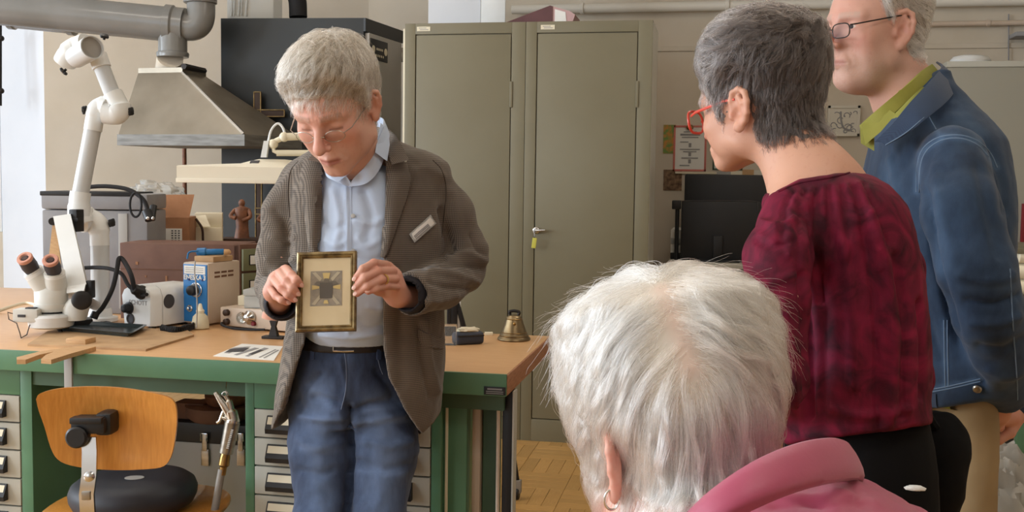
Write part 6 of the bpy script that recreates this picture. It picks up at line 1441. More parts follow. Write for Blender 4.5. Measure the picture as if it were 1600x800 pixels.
def pr_(px, d): return px * d / FS
AX = (np.array([RH[0], RH[1]]), np.array([FW[0], FW[1]]) / math.hypot(FW[0], FW[1]))
def depth_of(P): return ((P - CP.astype(f32)) @ FW.astype(f32)) / KD
KA = .955
sect_ = sect
def man_a():
    q3 = lambda px, py, d: np.array(at(px, py, d=d * KA)); sect = lambda rows: sect_([(r[0], r[1], r[2], r[3] * KA, r[4] * .97, *r[5:]) for r in rows])
    rng = np.random.default_rng(11)
    Mx = head_matrix(q3(527, 175, 1.95), R(15), R(36), R(-3))
    hp = dict(skin=np.array(lin(214, 168, 148)), red=np.array(lin(204, 124, 108)), neck=tuple(to_local(Mx, q3(556, 268, 2.08))), nr=.054, lines=True, nose=1.08, jowl=.003, brow=lin(146, 116, 98), browk=.8, flush=.45, lip=lin(160, 92, 84), ear=1.0)
    L, V, F = build_head(Mx, hp); T = skin_tint(L, hp)
    parts = [(V, F, T)]
    base = np.array(lin(208, 156, 136)); redk = np.array(lin(200, 120, 102))
    # ---- hands
    def hand(fs, palm, pr0, thumb, wrist, lo, hi, h=.0021):
        def fn(P):
            d = chain(P, palm, pr0, .012)
            for f_, r0, r1 in fs: d = smin(d, finger(P, f_, r0, r1), .0035)
            d = smin(d, finger(P, thumb, .0115, .0085), .008)
            return smin(d, rcone(P, wrist[0], wrist[1], .026, .030), .015)
        v, f = surface_nets(fn, lo, hi, h); v = relax(v, f, 1, .3); tips = np.array([f_[-1] for f_, _, _ in fs] ); kn = np.array([f_[0] for f_, _, _ in fs] + [f_[1] for f_, _, _ in fs])
        w1 = np.zeros(len(v))
        for t_ in tips: w1 = np.maximum(w1, np.exp(-((v - t_) ** 2).sum(1) / .010 ** 2))
        for t_ in kn: w1 = np.maximum(w1, .7 * np.exp(-((v - t_) ** 2).sum(1) / .009 ** 2))
        w1 = w1 * .8 + .25 * np.clip(vnoise(v, 60), 0, 1); c = base + (redk - base) * np.clip(w1, 0, 1)[:, None]
        return v, f, c
    dF = 1.90
    fr = [([q3(446, 420, 1.925), q3(456, 430, 1.885), q3(463, 437, 1.872), q3(469, 444, 1.878)], .0092, .0070), ([q3(437, 426, 1.92), q3(448, 440, 1.88), q3(457, 450, 1.870), q3(464, 458, 1.876)], .0094, .0072),
          ([q3(428, 437, 1.92), q3(440, 451, 1.88), q3(450, 461, 1.872), q3(459, 468, 1.878)], .0090, .0068), ([q3(423, 452, 1.92), q3(431, 463, 1.89), q3(440, 469, 1.878), q3(449, 473, 1.882)], .0080, .0062)]
    palmr = [q3(446, 424, 1.935), q3(434, 438, 1.945), q3(427, 456, 1.95), q3(434, 470, 1.97)]
    parts.append(hand(fr, palmr, [.014, .018, .019, .021], [q3(440, 462, 1.97), q3(452, 450, 1.945), q3(463, 446, 1.925), q3(472, 444, 1.918)], (q3(436, 468, 1.98), q3(430, 500, 2.05)), q3(436, 445, 1.93) - .085, q3(436, 445, 1.93) + .105))
    fl_ = [([q3(604, 414, 1.93), q3(584, 411, 1.885), q3(567, 420, 1.868), q3(556, 435, 1.872)], .0092, .0070), ([q3(614, 424, 1.925), q3(590, 424, 1.88), q3(570, 434, 1.864), q3(556, 449, 1.870)], .0095, .0072),
           ([q3(618, 436, 1.925), q3(595, 437, 1.88), q3(574, 447, 1.866), q3(558, 459, 1.874)], .0090, .0068), ([q3(619, 449, 1.93), q3(603, 447, 1.895), q3(588, 451, 1.875), q3(575, 456, 1.870)], .0080, .0062)]
    palml = [q3(606, 418, 1.94), q3(614, 432, 1.945), q3(618, 448, 1.95), q3(622, 462, 1.965)]
    parts.append(hand(fl_, palml, [.013, .017, .019, .021], [q3(612, 460, 1.965), q3(592, 454, 1.945), q3(572, 447, 1.925), q3(556, 444, 1.915)], (q3(620, 460, 1.97), q3(652, 470, 2.03)), q3(598, 440, 1.93) - .11, q3(598, 440, 1.93) + .11))
    tk = sect([(245, 512, 612, 2.12, .06), (300, 490, 660, 2.13, .10), (430, 490, 650, 2.14, .105), (540, 490, 615, 2.17, .09), (620, 480, 625, 2.19, .10)])
    AR = [[q3(490, 290, 2.13), q3(448, 350, 2.15), q3(434, 445, 2.15), q3(436, 470, 2.03)], [q3(650, 290, 2.13), q3(704, 345, 2.15), q3(720, 424, 2.15), q3(660, 458, 2.01)]]
    LG = []
    for x in (503, 589): k_ = q3(x, 805, 2.12); LG.append([q3(x + (9 if x < 540 else 3), 600, 2.19), k_, np.array([k_[0], k_[1] + .03, .10])])
    VS, FS_, TS = whole_body(parts, tk, AR, LG, [q3(556, 268, 2.08), AR[0][-1], AR[1][-1]], base)
    foot = np.array(q3(548, 800, 2.15)); foot[2] = 0
    man = smesh('person', VS, FS_, 'skin', None, loc=foot, col=TS)
    setp(man, 'standing man in brown checked jacket and jeans looking down at the framed picture he holds', 'person')
    # nails
    M('nail', lin(222, 176, 160), .3)
    for f_, r0, r1 in fr + fl_:
        tp, pv = f_[-1], f_[-2]; dr = (tp - pv) / np.linalg.norm(tp - pv); nn = -np.array(FW) * .8 + np.array([0, 0, .35]); nn -= dr * (nn @ dr); nn /= np.linalg.norm(nn); sd = np.cross(dr, nn)
        c = tp + nn * (r1 * .93) + dr * .001; g = G(); g.loft([[Vector(c + sd * .0042 * math.cos(a) * k + dr * .0055 * math.sin(a) * k + nn * hgt) for a in np.linspace(0, 6.283, 12, endpoint=False)] for k, hgt in ((1, -.0015), (1, .0003), (.7, .0009))]); obj('fingernail', g, 'nail', man)
    tc = fl_[2][0][1]; b0, b1 = fl_[2][0][0], fl_[2][0][1]; ax = Vector(b1 - b0).normalized(); cc = Vector(b0 + (b1 - b0) * .80)
    obj('wedding_ring', G().lathe(cc, ax, [(-.0022, .0102), (-.0022, .0112), (.0022, .0112), (.0022, .0102)], 24, cap=False), M('ring_gold', lin(226, 186, 104), .25, .5), man)
    # ---- trousers
    hipz = q3(545, 560, 2.2)[2]
    kneeL = q3(503, 800, 2.13); kneeR = q3(590, 800, 2.14)
    def leg_pts(hx, kx, k2, fx_): 
        a = q3(hx, 590, 2.2); m_ = q3(kx, 700, 2.16); k = q3(k2, 805, 2.12); f_ = np.array([k[0] + fx_, k[1] + .03, .09]); return [a, m_, k, (k + f_) / 2 + np.array([0, .015, 0]), f_]
    lA = leg_pts(512, 502, 503, -.02); lB = leg_pts(592, 600, 589, .02)
    pel = sect([(520, 474, 622, 2.17, .115), (548, 466, 628, 2.18, .125), (580, 460, 636, 2.19, .135), (625, 456, 644, 2.2, .135), (655, 458, 646, 2.2, .12)])
    def jeans(P):
        d = stack(P, pel, AX)
        d = smin(d, chain(P, lA, [.078, .072, .060, .058, .056], .02), .028); d2 = chain(P, lB, [.084, .078, .062, .058, .056], .02)
        return smin(d, d2, .022)
    v, f = surface_nets(jeans, np.array(lA[-1]) + [-.30, -.30, -.05], np.array([q3(640, 560, 2.2)[0] + .12, q3(600, 560, 2.2)[1] + .22, q3(560, 515, 2.15)[2]]), .0065)
    v = fold(v, f, [([(545, 640), (548, 700), (545, 760), (540, 800)], 5, -0.0204), ([(545, 640), (520, 628), (490, 620)], 5, -0.0085), ([(548, 645), (580, 632), (612, 626)], 5, -0.0102), ([(540, 652), (510, 655), (470, 650)], 6, 0.0085), ([(552, 660), (590, 655), (630, 648)], 6, 0.0102),
                    ([(470, 690), (500, 700), (530, 692)], 6, 0.0068), ([(575, 690), (610, 698), (640, 690)], 7, 0.0085), ([(560, 720), (600, 735), (635, 728)], 6, -0.0068), ([(470, 735), (500, 742), (520, 735)], 6, -0.0068), ([(500, 585), (480, 600), (465, 625)], 5, -0.0068), ([(588, 580), (605, 600), (622, 630)], 6, -0.0068), ([(530, 560), (540, 600), (534, 640)], 5, 0.0068)])
    v = v + normals(v, f) * (.0040 * vnoise(v * np.array([1, 1, 1.6]), 22, 2) + .0022 * vnoise(v * np.array([1, 1, .5]), 34, 2) + .0012 * vnoise(v, 80, 5))[:, None]
    jn = smesh('jeans', v, f, 'denim_worn', man, col=fade(v, [([(500, 610), (496, 700), (500, 800)], 20, .55), ([(592, 640), (602, 720), (596, 800)], 26, .55), ([(480, 600), (520, 640)], 5, .25), ([(570, 640), (630, 632)], 5, .25), ([(470, 652), (530, 655)], 4, .3), ([(560, 660), (640, 655)], 5, .3), ([(470, 700), (530, 704)], 5, .2), ([(560, 735), (630, 740)], 5, .2), ([(545, 550), (543, 620)], 4, .25)])); bj = tree(v, f)
    g = seam(G(), bj, [(538, 548), (541, 575), (540, 610), (533, 640)], .0009, .0003); obj('stitching', g, 'thread_light', jn); g = seam(G(), bj, [(590, 560), (594, 575), (598, 585)], .0009); obj('stitching', g, 'thread_light', jn) if len(g.v) else None
    for x_ in (486, 588): g = G(); patch(g, bj, [(x_, 546), (x_, 562), (x_ + 6, 562), (x_ + 6, 546)], .004, .004, 4); obj('belt_loop', g, 'denim', jn)
    for lg, sgn in ((lA, -1), (lB, 1)): shoe(lg[-1], (-FW[0] + .1 * sgn, -FW[1], 0), man)
    # ---- shirt
    sh = sect([(250, 540, 596, 2.11, .045), (262, 512, 614, 2.105, .078), (275, 490, 640, 2.115, .10), (320, 478, 660, 2.12, .118), (400, 474, 655, 2.125, .125), (470, 474, 640, 2.13, .125), (515, 478, 628, 2.15, .122), (532, 482, 622, 2.16, .110)])
    def shirt(P): return stack(P, sh, AX)
    lo = q3(455, 540, 2.12) - [.06, .22, .0]; hi = q3(665, 225, 2.12) + [.06, .22, .03]
    v, f = surface_nets(shirt, np.minimum(lo, hi), np.maximum(lo, hi), .0055)
    v = fold(v, f, [([(540, 290), (543, 350), (544, 430), (545, 520)], 3, .003), ([(520, 300), (530, 340), (525, 380)], 7, .005), ([(570, 300), (580, 340), (572, 372)], 7, -.005), ([(555, 345), (580, 350), (598, 342)], 5, .005), ([(505, 345), (520, 360), (535, 352)], 5, -.004), ([(555, 400), (580, 408), (600, 400)], 5, -.004), ([(575, 480), (590, 486), (600, 480)], 5, .004),
                    ([(510, 375), (525, 385), (540, 378)], 5, .004), ([(560, 372), (575, 384), (592, 376)], 5, .004), ([(500, 522), (550, 527), (598, 520)], 4, .006), ([(560, 500), (575, 512), (598, 508)], 4, -.004)])
    st = smesh('shirt', v, f, 'shirt_blue', man); bs = tree(v, f)
    g = G(); patch(g, bs, [(539, 272), (541, 330), (541, 400), (541, 520), (549, 520), (549, 400), (549, 330), (549, 270)], .001, .0022, 8); obj('placket', g, 'shirt_blue', st)
    for y in (338, 392, 285):
        g = G()
        h, nn = cast(bs, 552 if y != 285 else 547, y); 
        if h: g.lathe(h + nn * .002, nn, [(0, .005), (.0018, .005), (.0022, .0035)], 14); obj('button', g, 'grey_light', st)
    # collar: right wing seen on the picture's right, left wing under the chin
    qc = lambda x, y, d: q3(x, y, d - .022)
    g = G(); ribbon(g, [qc(546, 292, 2.04), qc(574, 286, 2.03), qc(594, 262, 2.045), qc(604, 222, 2.08), qc(606, 205, 2.13), qc(585, 196, 2.19)], [qc(555, 278, 2.035), qc(576, 254, 2.035), qc(590, 220, 2.045), qc(598, 195, 2.075), qc(596, 184, 2.12), qc(575, 180, 2.18)], .004)
    g.loft([[Vector(qc(x, y, d + o)) for x, y, d in ((595, 192, 2.07), (607, 204, 2.08), (609, 226, 2.075), (605, 252, 2.045), (586, 238, 2.03), (590, 215, 2.045))] for o in (-.004, 0)]); obj('collar', g, 'shirt_blue', st, angle=30)
    g = G(); ribbon(g, [qc(548, 292, 2.04), qc(530, 286, 2.035), qc(512, 274, 2.05), qc(503, 246, 2.09)], [qc(541, 278, 2.03), qc(526, 262, 2.035), qc(513, 248, 2.05), qc(505, 232, 2.09)], .004)
    g.loft([[Vector(qc(x, y, d + o)) for x, y, d in ((503, 246, 2.05), (514, 248, 2.045), (530, 260, 2.03), (545, 272, 2.025), (528, 284, 2.02), (512, 272, 2.03))] for o in (-.004, 0)])
    obj('collar', g, 'shirt_blue', st, angle=30)
    # ---- belt
    bt = [(z, x, y, a + .003, b + .003, e) for z, x, y, a, b, e in pel]; zb0, zb1 = q3(540, 549, 2.1)[2], q3(540, 526, 2.1)[2]
    def belt(P): return smax(stack(P, bt, AX), np.abs(P[:, 2] - (zb0 + zb1) / 2) - (zb1 - zb0) / 2, .003).astype(f32)
    v, f = surface_nets(belt, q3(455, 555, 2.17) - [.03, .2, .02], q3(650, 515, 2.17) + [.03, .2, .02], .005); bl = smesh('belt', v, f, 'leather', man); bb = tree(v, f)
    g = G(); seam(g, bb, [(521, 527), (521, 537), (521, 548)], .0022, .002); seam(g, bb, [(521, 548), (537, 548.5), (553, 548)], .0022, .002); seam(g, bb, [(521, 537), (530, 537), (535, 537)], .0012, .002); seam(g, bb, [(521, 527), (537, 526), (553, 526.5)], .0018, .002); obj('buckle', g, 'chrome', bl)
    # ---- jacket
    jt = sect([(214, 555, 606, 2.13, .04), (226, 510, 640, 2.14, .075), (238, 482, 676, 2.13, .10), (258, 462, 702, 2.13, .118), (300, 455, 700, 2.13, .135), (360, 455, 700, 2.135, .143), (430, 458, 694, 2.14, .148), (500, 452, 694, 2.15, .15), (560, 442, 694, 2.165, .155), (620, 432, 690, 2.18, .155), (680, 424, 678, 2.19, .152)])
    aR = [q3(474, 285, 2.13), q3(448, 335, 2.14), q3(436, 400, 2.17), q3(433, 445, 2.15)]; fR = [q3(433, 447, 2.15), q3(437, 468, 2.04), q3(440, 474, 1.965)]
    aL = [q3(662, 286, 2.13), q3(702, 335, 2.15), q3(724, 395, 2.16), q3(722, 422, 2.15)]; fL = [q3(722, 424, 2.15), q3(690, 447, 2.06), q3(650, 458, 1.985), q3(640, 460, 1.975)]
    oxl = np.array([(225, 520), (250, 506), (320, 500), (400, 496), (470, 488), (540, 476), (600, 456), (640, 440), (676, 424), (700, 415)], float)
    oxr = np.array([(225, 590), (250, 605), (320, 604), (400, 600), (470, 598), (540, 598), (590, 606), (640, 632), (672, 654), (690, 670)], float)
    hem = np.array([(400, 668), (425, 672), (470, 640), (640, 660), (656, 681), (675, 662), (690, 640), (720, 640)], float)
    def jacket(P):
        X, Y, D = pxs(P); D = D / KD / KA
        body = stack(P, jt, AX); inner = body + .013
        op = np.maximum(np.interp(Y, oxl[:, 0], oxl[:, 1]) - X, X - np.interp(Y, oxr[:, 0], oxr[:, 1])) * 2.1 / FS
        op = np.maximum(op, (D - 2.135)).astype(f32)
        b = smax(body, -op, .006); b = smax(b, -np.maximum(inner, ((266 - Y) * 2.1 / FS).astype(f32)), .004); b = smax(b, ((Y - np.interp(X, hem[:, 0], hem[:, 1])) * 2.15 / FS).astype(f32), .004)
        arms = smin(chain(P, aR, [.054, .053, .049, .047], .02), chain(P, fR, [.046, .043, .040], .015), .015)
        arms2 = smin(chain(P, aL, [.056, .055, .053, .051], .02), chain(P, fL, [.050, .048, .046, .045], .015), .015)
        # sleeves are hollow at the cuffs
        arms = smax(arms, -rcone(P, q3(436, 466, 2.05), q3(442, 478, 1.92), .026, .036), .004); arms = smax(arms, ((P - q3(440, 475, 1.965).astype(f32)) @ ((fR[2] - fR[1]) / np.linalg.norm(fR[2] - fR[1])).astype(f32)), .004)
        cd_ = ((fL[2] - fL[1]) / np.linalg.norm(fL[2] - fL[1])).astype(f32)
        arms2 = smax(arms2, -rcone(P, q3(668, 455, 2.01), q3(625, 465, 1.95), .032, .043), .004); arms2 = smax(arms2, ((P - q3(640, 460, 1.972).astype(f32)) @ cd_), .004)
        d = smin(b, arms, .014); return smin(d, arms2, .014)
    lo = np.array([q3(405, 400, 2.15)[0] - .03, q3(560, 400, 2.0)[1] - .16, q3(424, 690, 2.1)[2] - .02]); hi = np.array([q3(765, 400, 2.15)[0] + .05, q3(560, 400, 2.2)[1] + .24, q3(560, 205, 2.1)[2] + .02])
    v, f = surface_nets(jacket, lo, hi, .0054)
    v = fold(v, f, [([(418, 405), (440, 412), (462, 405)], 5, 0.0081), ([(416, 425), (436, 432), (458, 420)], 5, -0.0081), ([(420, 440), (440, 440), (455, 430)], 4, 0.0068), ([(430, 330), (445, 350), (452, 380)], 6, -0.0068), ([(425, 370), (445, 378), (460, 370)], 5, 0.0054),
                    ([(700, 402), (730, 396), (757, 405)], 6, 0.0095), ([(690, 412), (720, 412), (755, 420)], 5, -0.0108), ([(668, 425), (700, 425), (745, 440)], 5, 0.0081), ([(670, 440), (700, 450), (735, 452)], 5, -0.0068), ([(660, 470), (690, 470), (712, 462)], 5, 0.0068), ([(735, 370), (745, 392), (758, 402)], 5, -0.0068), ([(690, 330), (700, 370), (706, 395)], 6, -0.0108), ([(705, 300), (715, 340), (725, 380)], 7, 0.0054),
                    ([(665, 500), (672, 560), (684, 610)], 5, 0.0081), ([(655, 510), (660, 560), (672, 620)], 5, -0.0068), ([(478, 300), (480, 360), (476, 420)], 7, -0.0054), ([(462, 520), (455, 580), (440, 640)], 6, 0.0054), ([(620, 420), (626, 500), (628, 600)], 9, -0.0054), ([(650, 265), (668, 262), (690, 275)], 7, 0.0054), ([(470, 258), (455, 268), (445, 285)], 6, 0.0041)])
    v = v + normals(v, f) * (.0028 * vnoise(v * np.array([1, 1, .6]), 22, 2) + .0012 * vnoise(v, 60, 4))[:, None]
    jk = smesh('jacket', v, f, 'tweed', man); bv = tree(v, f)
    g = G(); patch(g, bv, [(505, 246), (500, 290), (498, 340), (494, 410), (491, 414), (480, 350), (472, 290), (476, 252)], .007, .006, 10, wob=.005); obj('lapel', g, 'tweed', jk)
    g = G(); patch(g, bv, [(604, 250), (603, 290), (602, 340), (600, 400), (603, 404), (624, 340), (640, 285), (634, 254)], .007, .006, 10, wob=.005); obj('lapel', g, 'tweed', jk); g = G(); ribbon(g, [q3(588, 208, 2.19), q3(602, 222, 2.11), q3(607, 240, 2.035), q3(612, 257, 2.005)], [q3(583, 191, 2.20), q3(606, 200, 2.13), q3(624, 222, 2.055), q3(638, 250, 2.005)], .006); obj('jacket_collar', g, 'tweed', jk, angle=60); g = G(); ribbon(g, [q3(512, 236, 2.10), q3(506, 242, 2.05), q3(500, 254, 2.015)], [q3(508, 220, 2.12), q3(496, 232, 2.06), q3(482, 250, 2.02)], .006); obj('jacket_collar', g, 'tweed', jk, angle=60)
    for sp_, r_ in (([(676, 250), (690, 266), (697, 295), (694, 335), (690, 370)], .0014), ([(466, 252), (454, 268), (450, 300), (453, 340)], .0014), ([(470, 420), (468, 500), (460, 580)], .001), ([(476, 254), (472, 290), (480, 350), (491, 412)], .0018), ([(634, 256), (640, 286), (624, 340), (604, 402)], .0018), ([(614, 258), (636, 252)], .0016)):
        g = seam(G(), bv, sp_, r_, .004 if r_ > .0015 else 0)
        if len(g.v): obj('seam', g, 'thread_dark', jk)
    g = G(); patch(g, bv, [(652, 528), (664, 540), (690, 545), (694, 530), (670, 522), (654, 514)], .003, .003, 8); obj('pocket_flap', g, 'tweed', jk)
    h, nn = cast(bv, 631, 253)
    if h: obj('lapel_pin', G().lathe(h + nn * .006, nn, [(0, .006), (.002, .006), (.003, .003)], 14), 'steel', jk)
    h, nn = cast(bv, 641, 489)
    if h: obj('cuff_button', G().lathe(h + nn * .001, nn, [(0, .007), (.003, .007), (.004, .004)], 14), 'leather', jk)
    # name badge
    g = G(); patch(g, bv, [(638, 366), (670, 336), (678, 349), (646, 379)], .008, .002, 8); bd = obj('name_badge', g, 'milky', jk); setp(bd, 'white name badge pinned at a slant')
    g = G(); patch(g, bv, [(641, 366), (669, 340), (675, 349), (647, 375)], .0085, .0006, 8); obj('badge_card', g, 'white_paper', bd) if len(g.v) else None
    g = G()
    for t_ in (.25, .45, .68): patch(g, bv, [(643 + 5.5 * t_, 366.5 + 9 * t_), (664 + 5.5 * t_, 347 + 9 * t_), (665 + 5.5 * t_, 348.2 + 9 * t_), (644 + 5.5 * t_, 367.7 + 9 * t_)], .0092, .0004, 5)
    obj('badge_print', g, 'ink_light', bd)
    # ---- dark cuffs inside the sleeves
    def cuff(P): return smax(smax(rcone(P, q3(664, 455, 2.01), q3(634, 462, 1.96), .034, .038), -rcone(P, q3(664, 455, 2.01), q3(630, 463, 1.95), .030, .034), .003), -(P @ np.array([0, 0, 1], f32)) + 0, .001) if False else smax(rcone(P, q3(668, 455, 2.02), q3(642, 460, 1.978), .036, .041), -rcone(P, q3(668, 455, 2.02), q3(628, 463, 1.95), .028, .031), .003)
    v, f = surface_nets(cuff, q3(650, 460, 1.99) - .09, q3(650, 460, 1.99) + .09, .0045); smesh('cuff', v, f, 'lining', man)
    def cuff2(P): return smax(rcone(P, q3(434, 464, 2.06), q3(440, 474, 1.968), .034, .037), -rcone(P, q3(434, 464, 2.06), q3(442, 478, 1.93), .026, .029), .003)
    v, f = surface_nets(cuff2, q3(437, 470, 2.0) - .08, q3(437, 470, 2.0) + .08, .0045); smesh('cuff', v, f, 'lining', man)
    # ---- glasses
    g = G(); gls = []
    for s_ in (-1, 1):
        gl = G(); gls.append(gl)
        ring_ = [to_world(Mx, (s_ * .033 + .021 * math.cos(a), .106 - .010 * abs(s_ * .033 + .021 * math.cos(a)) / .05, .004 + .0125 * math.sin(a))) for a in np.linspace(0, 6.283, 25)]
        g.tube(ring_, .0007, 6); r2 = [Vector(p) for p in ring_[:-1]]; gl.loft([r2, [p + Vector(Mx[0][:, 1]) * .0016 for p in r2]])
        g.tube([to_world(Mx, p) for p in ((s_ * .054, .097, .010), (s_ * .068, .085, .014), (s_ * .078, .02, .020), (s_ * .080, -.015, .018), (s_ * .079, -.03, .002))], .0011, 6)
    g.tube([to_world(Mx, p) for p in smooth_path([(-.013, .105, .006), (0, .112, .009), (.013, .105, .006)], 5)], .0011, 6)
    gs = obj('glasses', g, 'steel', man); [obj('lens', gl, 'glass_lens', gs) for gl in gls]
    # ---- hair
    line = [(-.13, -.045), (-.05, -.05), (-.032, -.035), (-.022, .015), (.0, .018), (.016, .014), (.028, .03), (.045, .055), (.065, .078), (.085, .090), (.11, .100)]
    fn = lambda P: hair_cap_sdf(P, hp, line, .018, soft=.05, thick=lambda P: .011 + .014 * np.clip((P[:, 2] - .05) / .07, 0, 1))
    v, f = surface_nets(fn, (-.115, -.135, -.07), (.115, .125, .172), .003); v = relax(v, f, 1); m_ = hair_reg(v, line, hp) > -.006; keep = m_[f].all(1); f2 = f[keep]
    hr = smesh('hair', to_world(Mx, v), f2, M('hair_a_base', lin(160, 150, 134), .8), man)
    roots = sample(v, f, lambda a: (hair_reg(a, line, hp) > .003) * 1.0, 1500, rng); W = np.array([.012, -.065, .11])
    def flow(p, t):
        d = p - W; d /= np.linalg.norm(d, axis=1)[:, None] + 1e-6; sw = np.cross(d, np.array([0, 0, 1.0])); dn = np.zeros_like(d); dn[:, 2] = -.9; dn[:, 1] += .15
        out = d + .35 * sw + dn * np.clip(.15 + np.abs(p[:, :1]) / .07 * .5 + (p[:, 1:2] > .05) * .5, 0, 1.2); out[:, 0] += .35 * (p[:, 1] > .03); return out
    ln = .034 + .026 * np.clip((roots[:, 2] - .06) / .06, 0, 1) + .004 * rng.random(len(roots)); gd = grow(fn, roots - normals(v, f)[0] * 0, flow, ln, 9, lambda t: .007 * math.sin(t * 3) + .003 * t, rng, .42)
    W_ = strands(gd, 18000, rng, .0034, .72, .003); hair_mat('hair_a', lin(112, 102, 90), lin(212, 206, 195), c3=lin(160, 150, 135)); hair_obj('hair_strands', to_world(Mx, W_), .00032, 'hair_a', hr)
    return man
man_a()
# ------------------------------------------------------------------ framed picture in his hands
def framed():
    c = [Vector(at(x, y, d=d * KA)) for x, y, d in ((472, 396, 1.905), (566, 393, 1.905), (548, 517, 1.870), (455, 519, 1.870))]
    ux = (c[1] - c[0] + c[2] - c[3]).normalized(); uz = (c[0] - c[3] + c[1] - c[2]); uz = (uz - ux * uz.dot(ux)).normalized(); uy = uz.cross(ux)
    ctr = sum(c, Vector()) / 4; W_ = ((c[1] - c[0]).length + (c[2] - c[3]).length) / 2; H_ = ((c[0] - c[3]).length + (c[1] - c[2]).length) / 2
    T = frame_of(ctr, ux, uy, uz); t = thing('picture_frame', 'small gilded picture frame with a geometric cross print held in two hands', 'picture frame', tuple(ctr))
    b = .0125; h2, w2 = H_ / 2, W_ / 2
    prof = [(0, 0.006), (0, -.006), (.003, -.009), (.006, -.0085), (.0075, -.006), (.0095, -.0075), (.0105, -.0065), (b, -.003), (b, .006)]
    for nm, A1, B1, din in (('rail', (-w2, h2), (w2, h2), (0, -1)), ('rail', (w2, h2), (w2, -h2), (-1, 0)), ('rail', (w2, -h2), (-w2, -h2), (0, 1)), ('rail', (-w2, -h2), (-w2, h2), (1, 0))):
        dx, dz = B1[0] - A1[0], B1[1] - A1[1]; l_ = math.hypot(dx, dz); dx, dz = dx / l_, dz / l_; rings = []
        for e, (ex, ez) in ((1, A1), (-1, B1)): rings.append([Vector((ex + din[0] * u + e * dx * u, y, ez + din[1] * u + e * dz * u)) for u, y in prof])
        obj(nm, G(T).loft(rings), 'frame_gold', t, angle=25)
    obj('mat_board', G(T).b2((-w2 + b - .002, -.001, -h2 + b - .002), (w2 - b + .002, .004, h2 - b + .002)), M('matboard', lin(214, 196, 160), .8, mix=lin(200, 180, 142), nscale=9), t)
    px0, px1, pz0, pz1 = -w2 * .54, w2 * .52, -h2 * .36, h2 * .52
    p = obj('print', G(T).b2((px0, -.0016, pz0), (px1, -.0008, pz1)), M('print_grey', lin(132, 124, 112), .7, mix=lin(158, 146, 126), nscale=60), t)
    X = lambda u: px0 + (px1 - px0) * u
    Z = lambda u: pz0 + (pz1 - pz0) * u
    def flat(m, poly, y, nm): 
        g = G(T); g.prism([(X(a), Z(b_)) for a, b_ in poly], y, y + .0004, axis=1); return obj(nm, g, m, p, smooth=False)
    M('print_light', lin(176, 164, 140), .7); M('print_gold', lin(196, 172, 112), .6); M('print_dark', lin(92, 86, 78), .7); M('print_mid', lin(112, 104, 92), .7)
    for poly in ([(.05, .95), (.30, .70), (.36, .78), (.16, .97)], [(.95, .95), (.70, .70), (.64, .78), (.84, .97)], [(.05, .05), (.30, .32), (.36, .25), (.16, .03)], [(.95, .05), (.70, .32), (.64, .25), (.84, .03)]): flat('print_light', poly, -.0022, 'ray')
    for poly in ([(.42, .76), (.58, .76), (.62, .94), (.38, .94)], [(.05, .46), (.05, .60), (.28, .56), (.28, .50)], [(.95, .46), (.95, .60), (.72, .56), (.72, .50)], [(.42, .06), (.58, .06), (.55, .16), (.45, .16)]): flat('print_gold', poly, -.0024, 'gold_arm')
    flat('print_mid', [(.12, .62), (.2, .70), (.8, .70), (.88, .62), (.72, .58), (.28, .58)], -.0026, 'crossbar')
    flat('print_dark', [(.30, .22), (.70, .22), (.70, .66), (.30, .66)], -.0028, 'centre_block')
    flat('print_mid', [(.42, .66), (.58, .66), (.56, .78), (.44, .78)], -.0028, 'upper_arm')
    obj('backing', G(T).b2((-w2 + .004, .0045, -h2 + .004), (w2 - .004, .008, h2 - .004)), 'cardboard_dark', t)
M('frame_gold', lin(158, 136, 92), .35, .5, mix=lin(92, 74, 48), nscale=60, namt=.5)
framed()
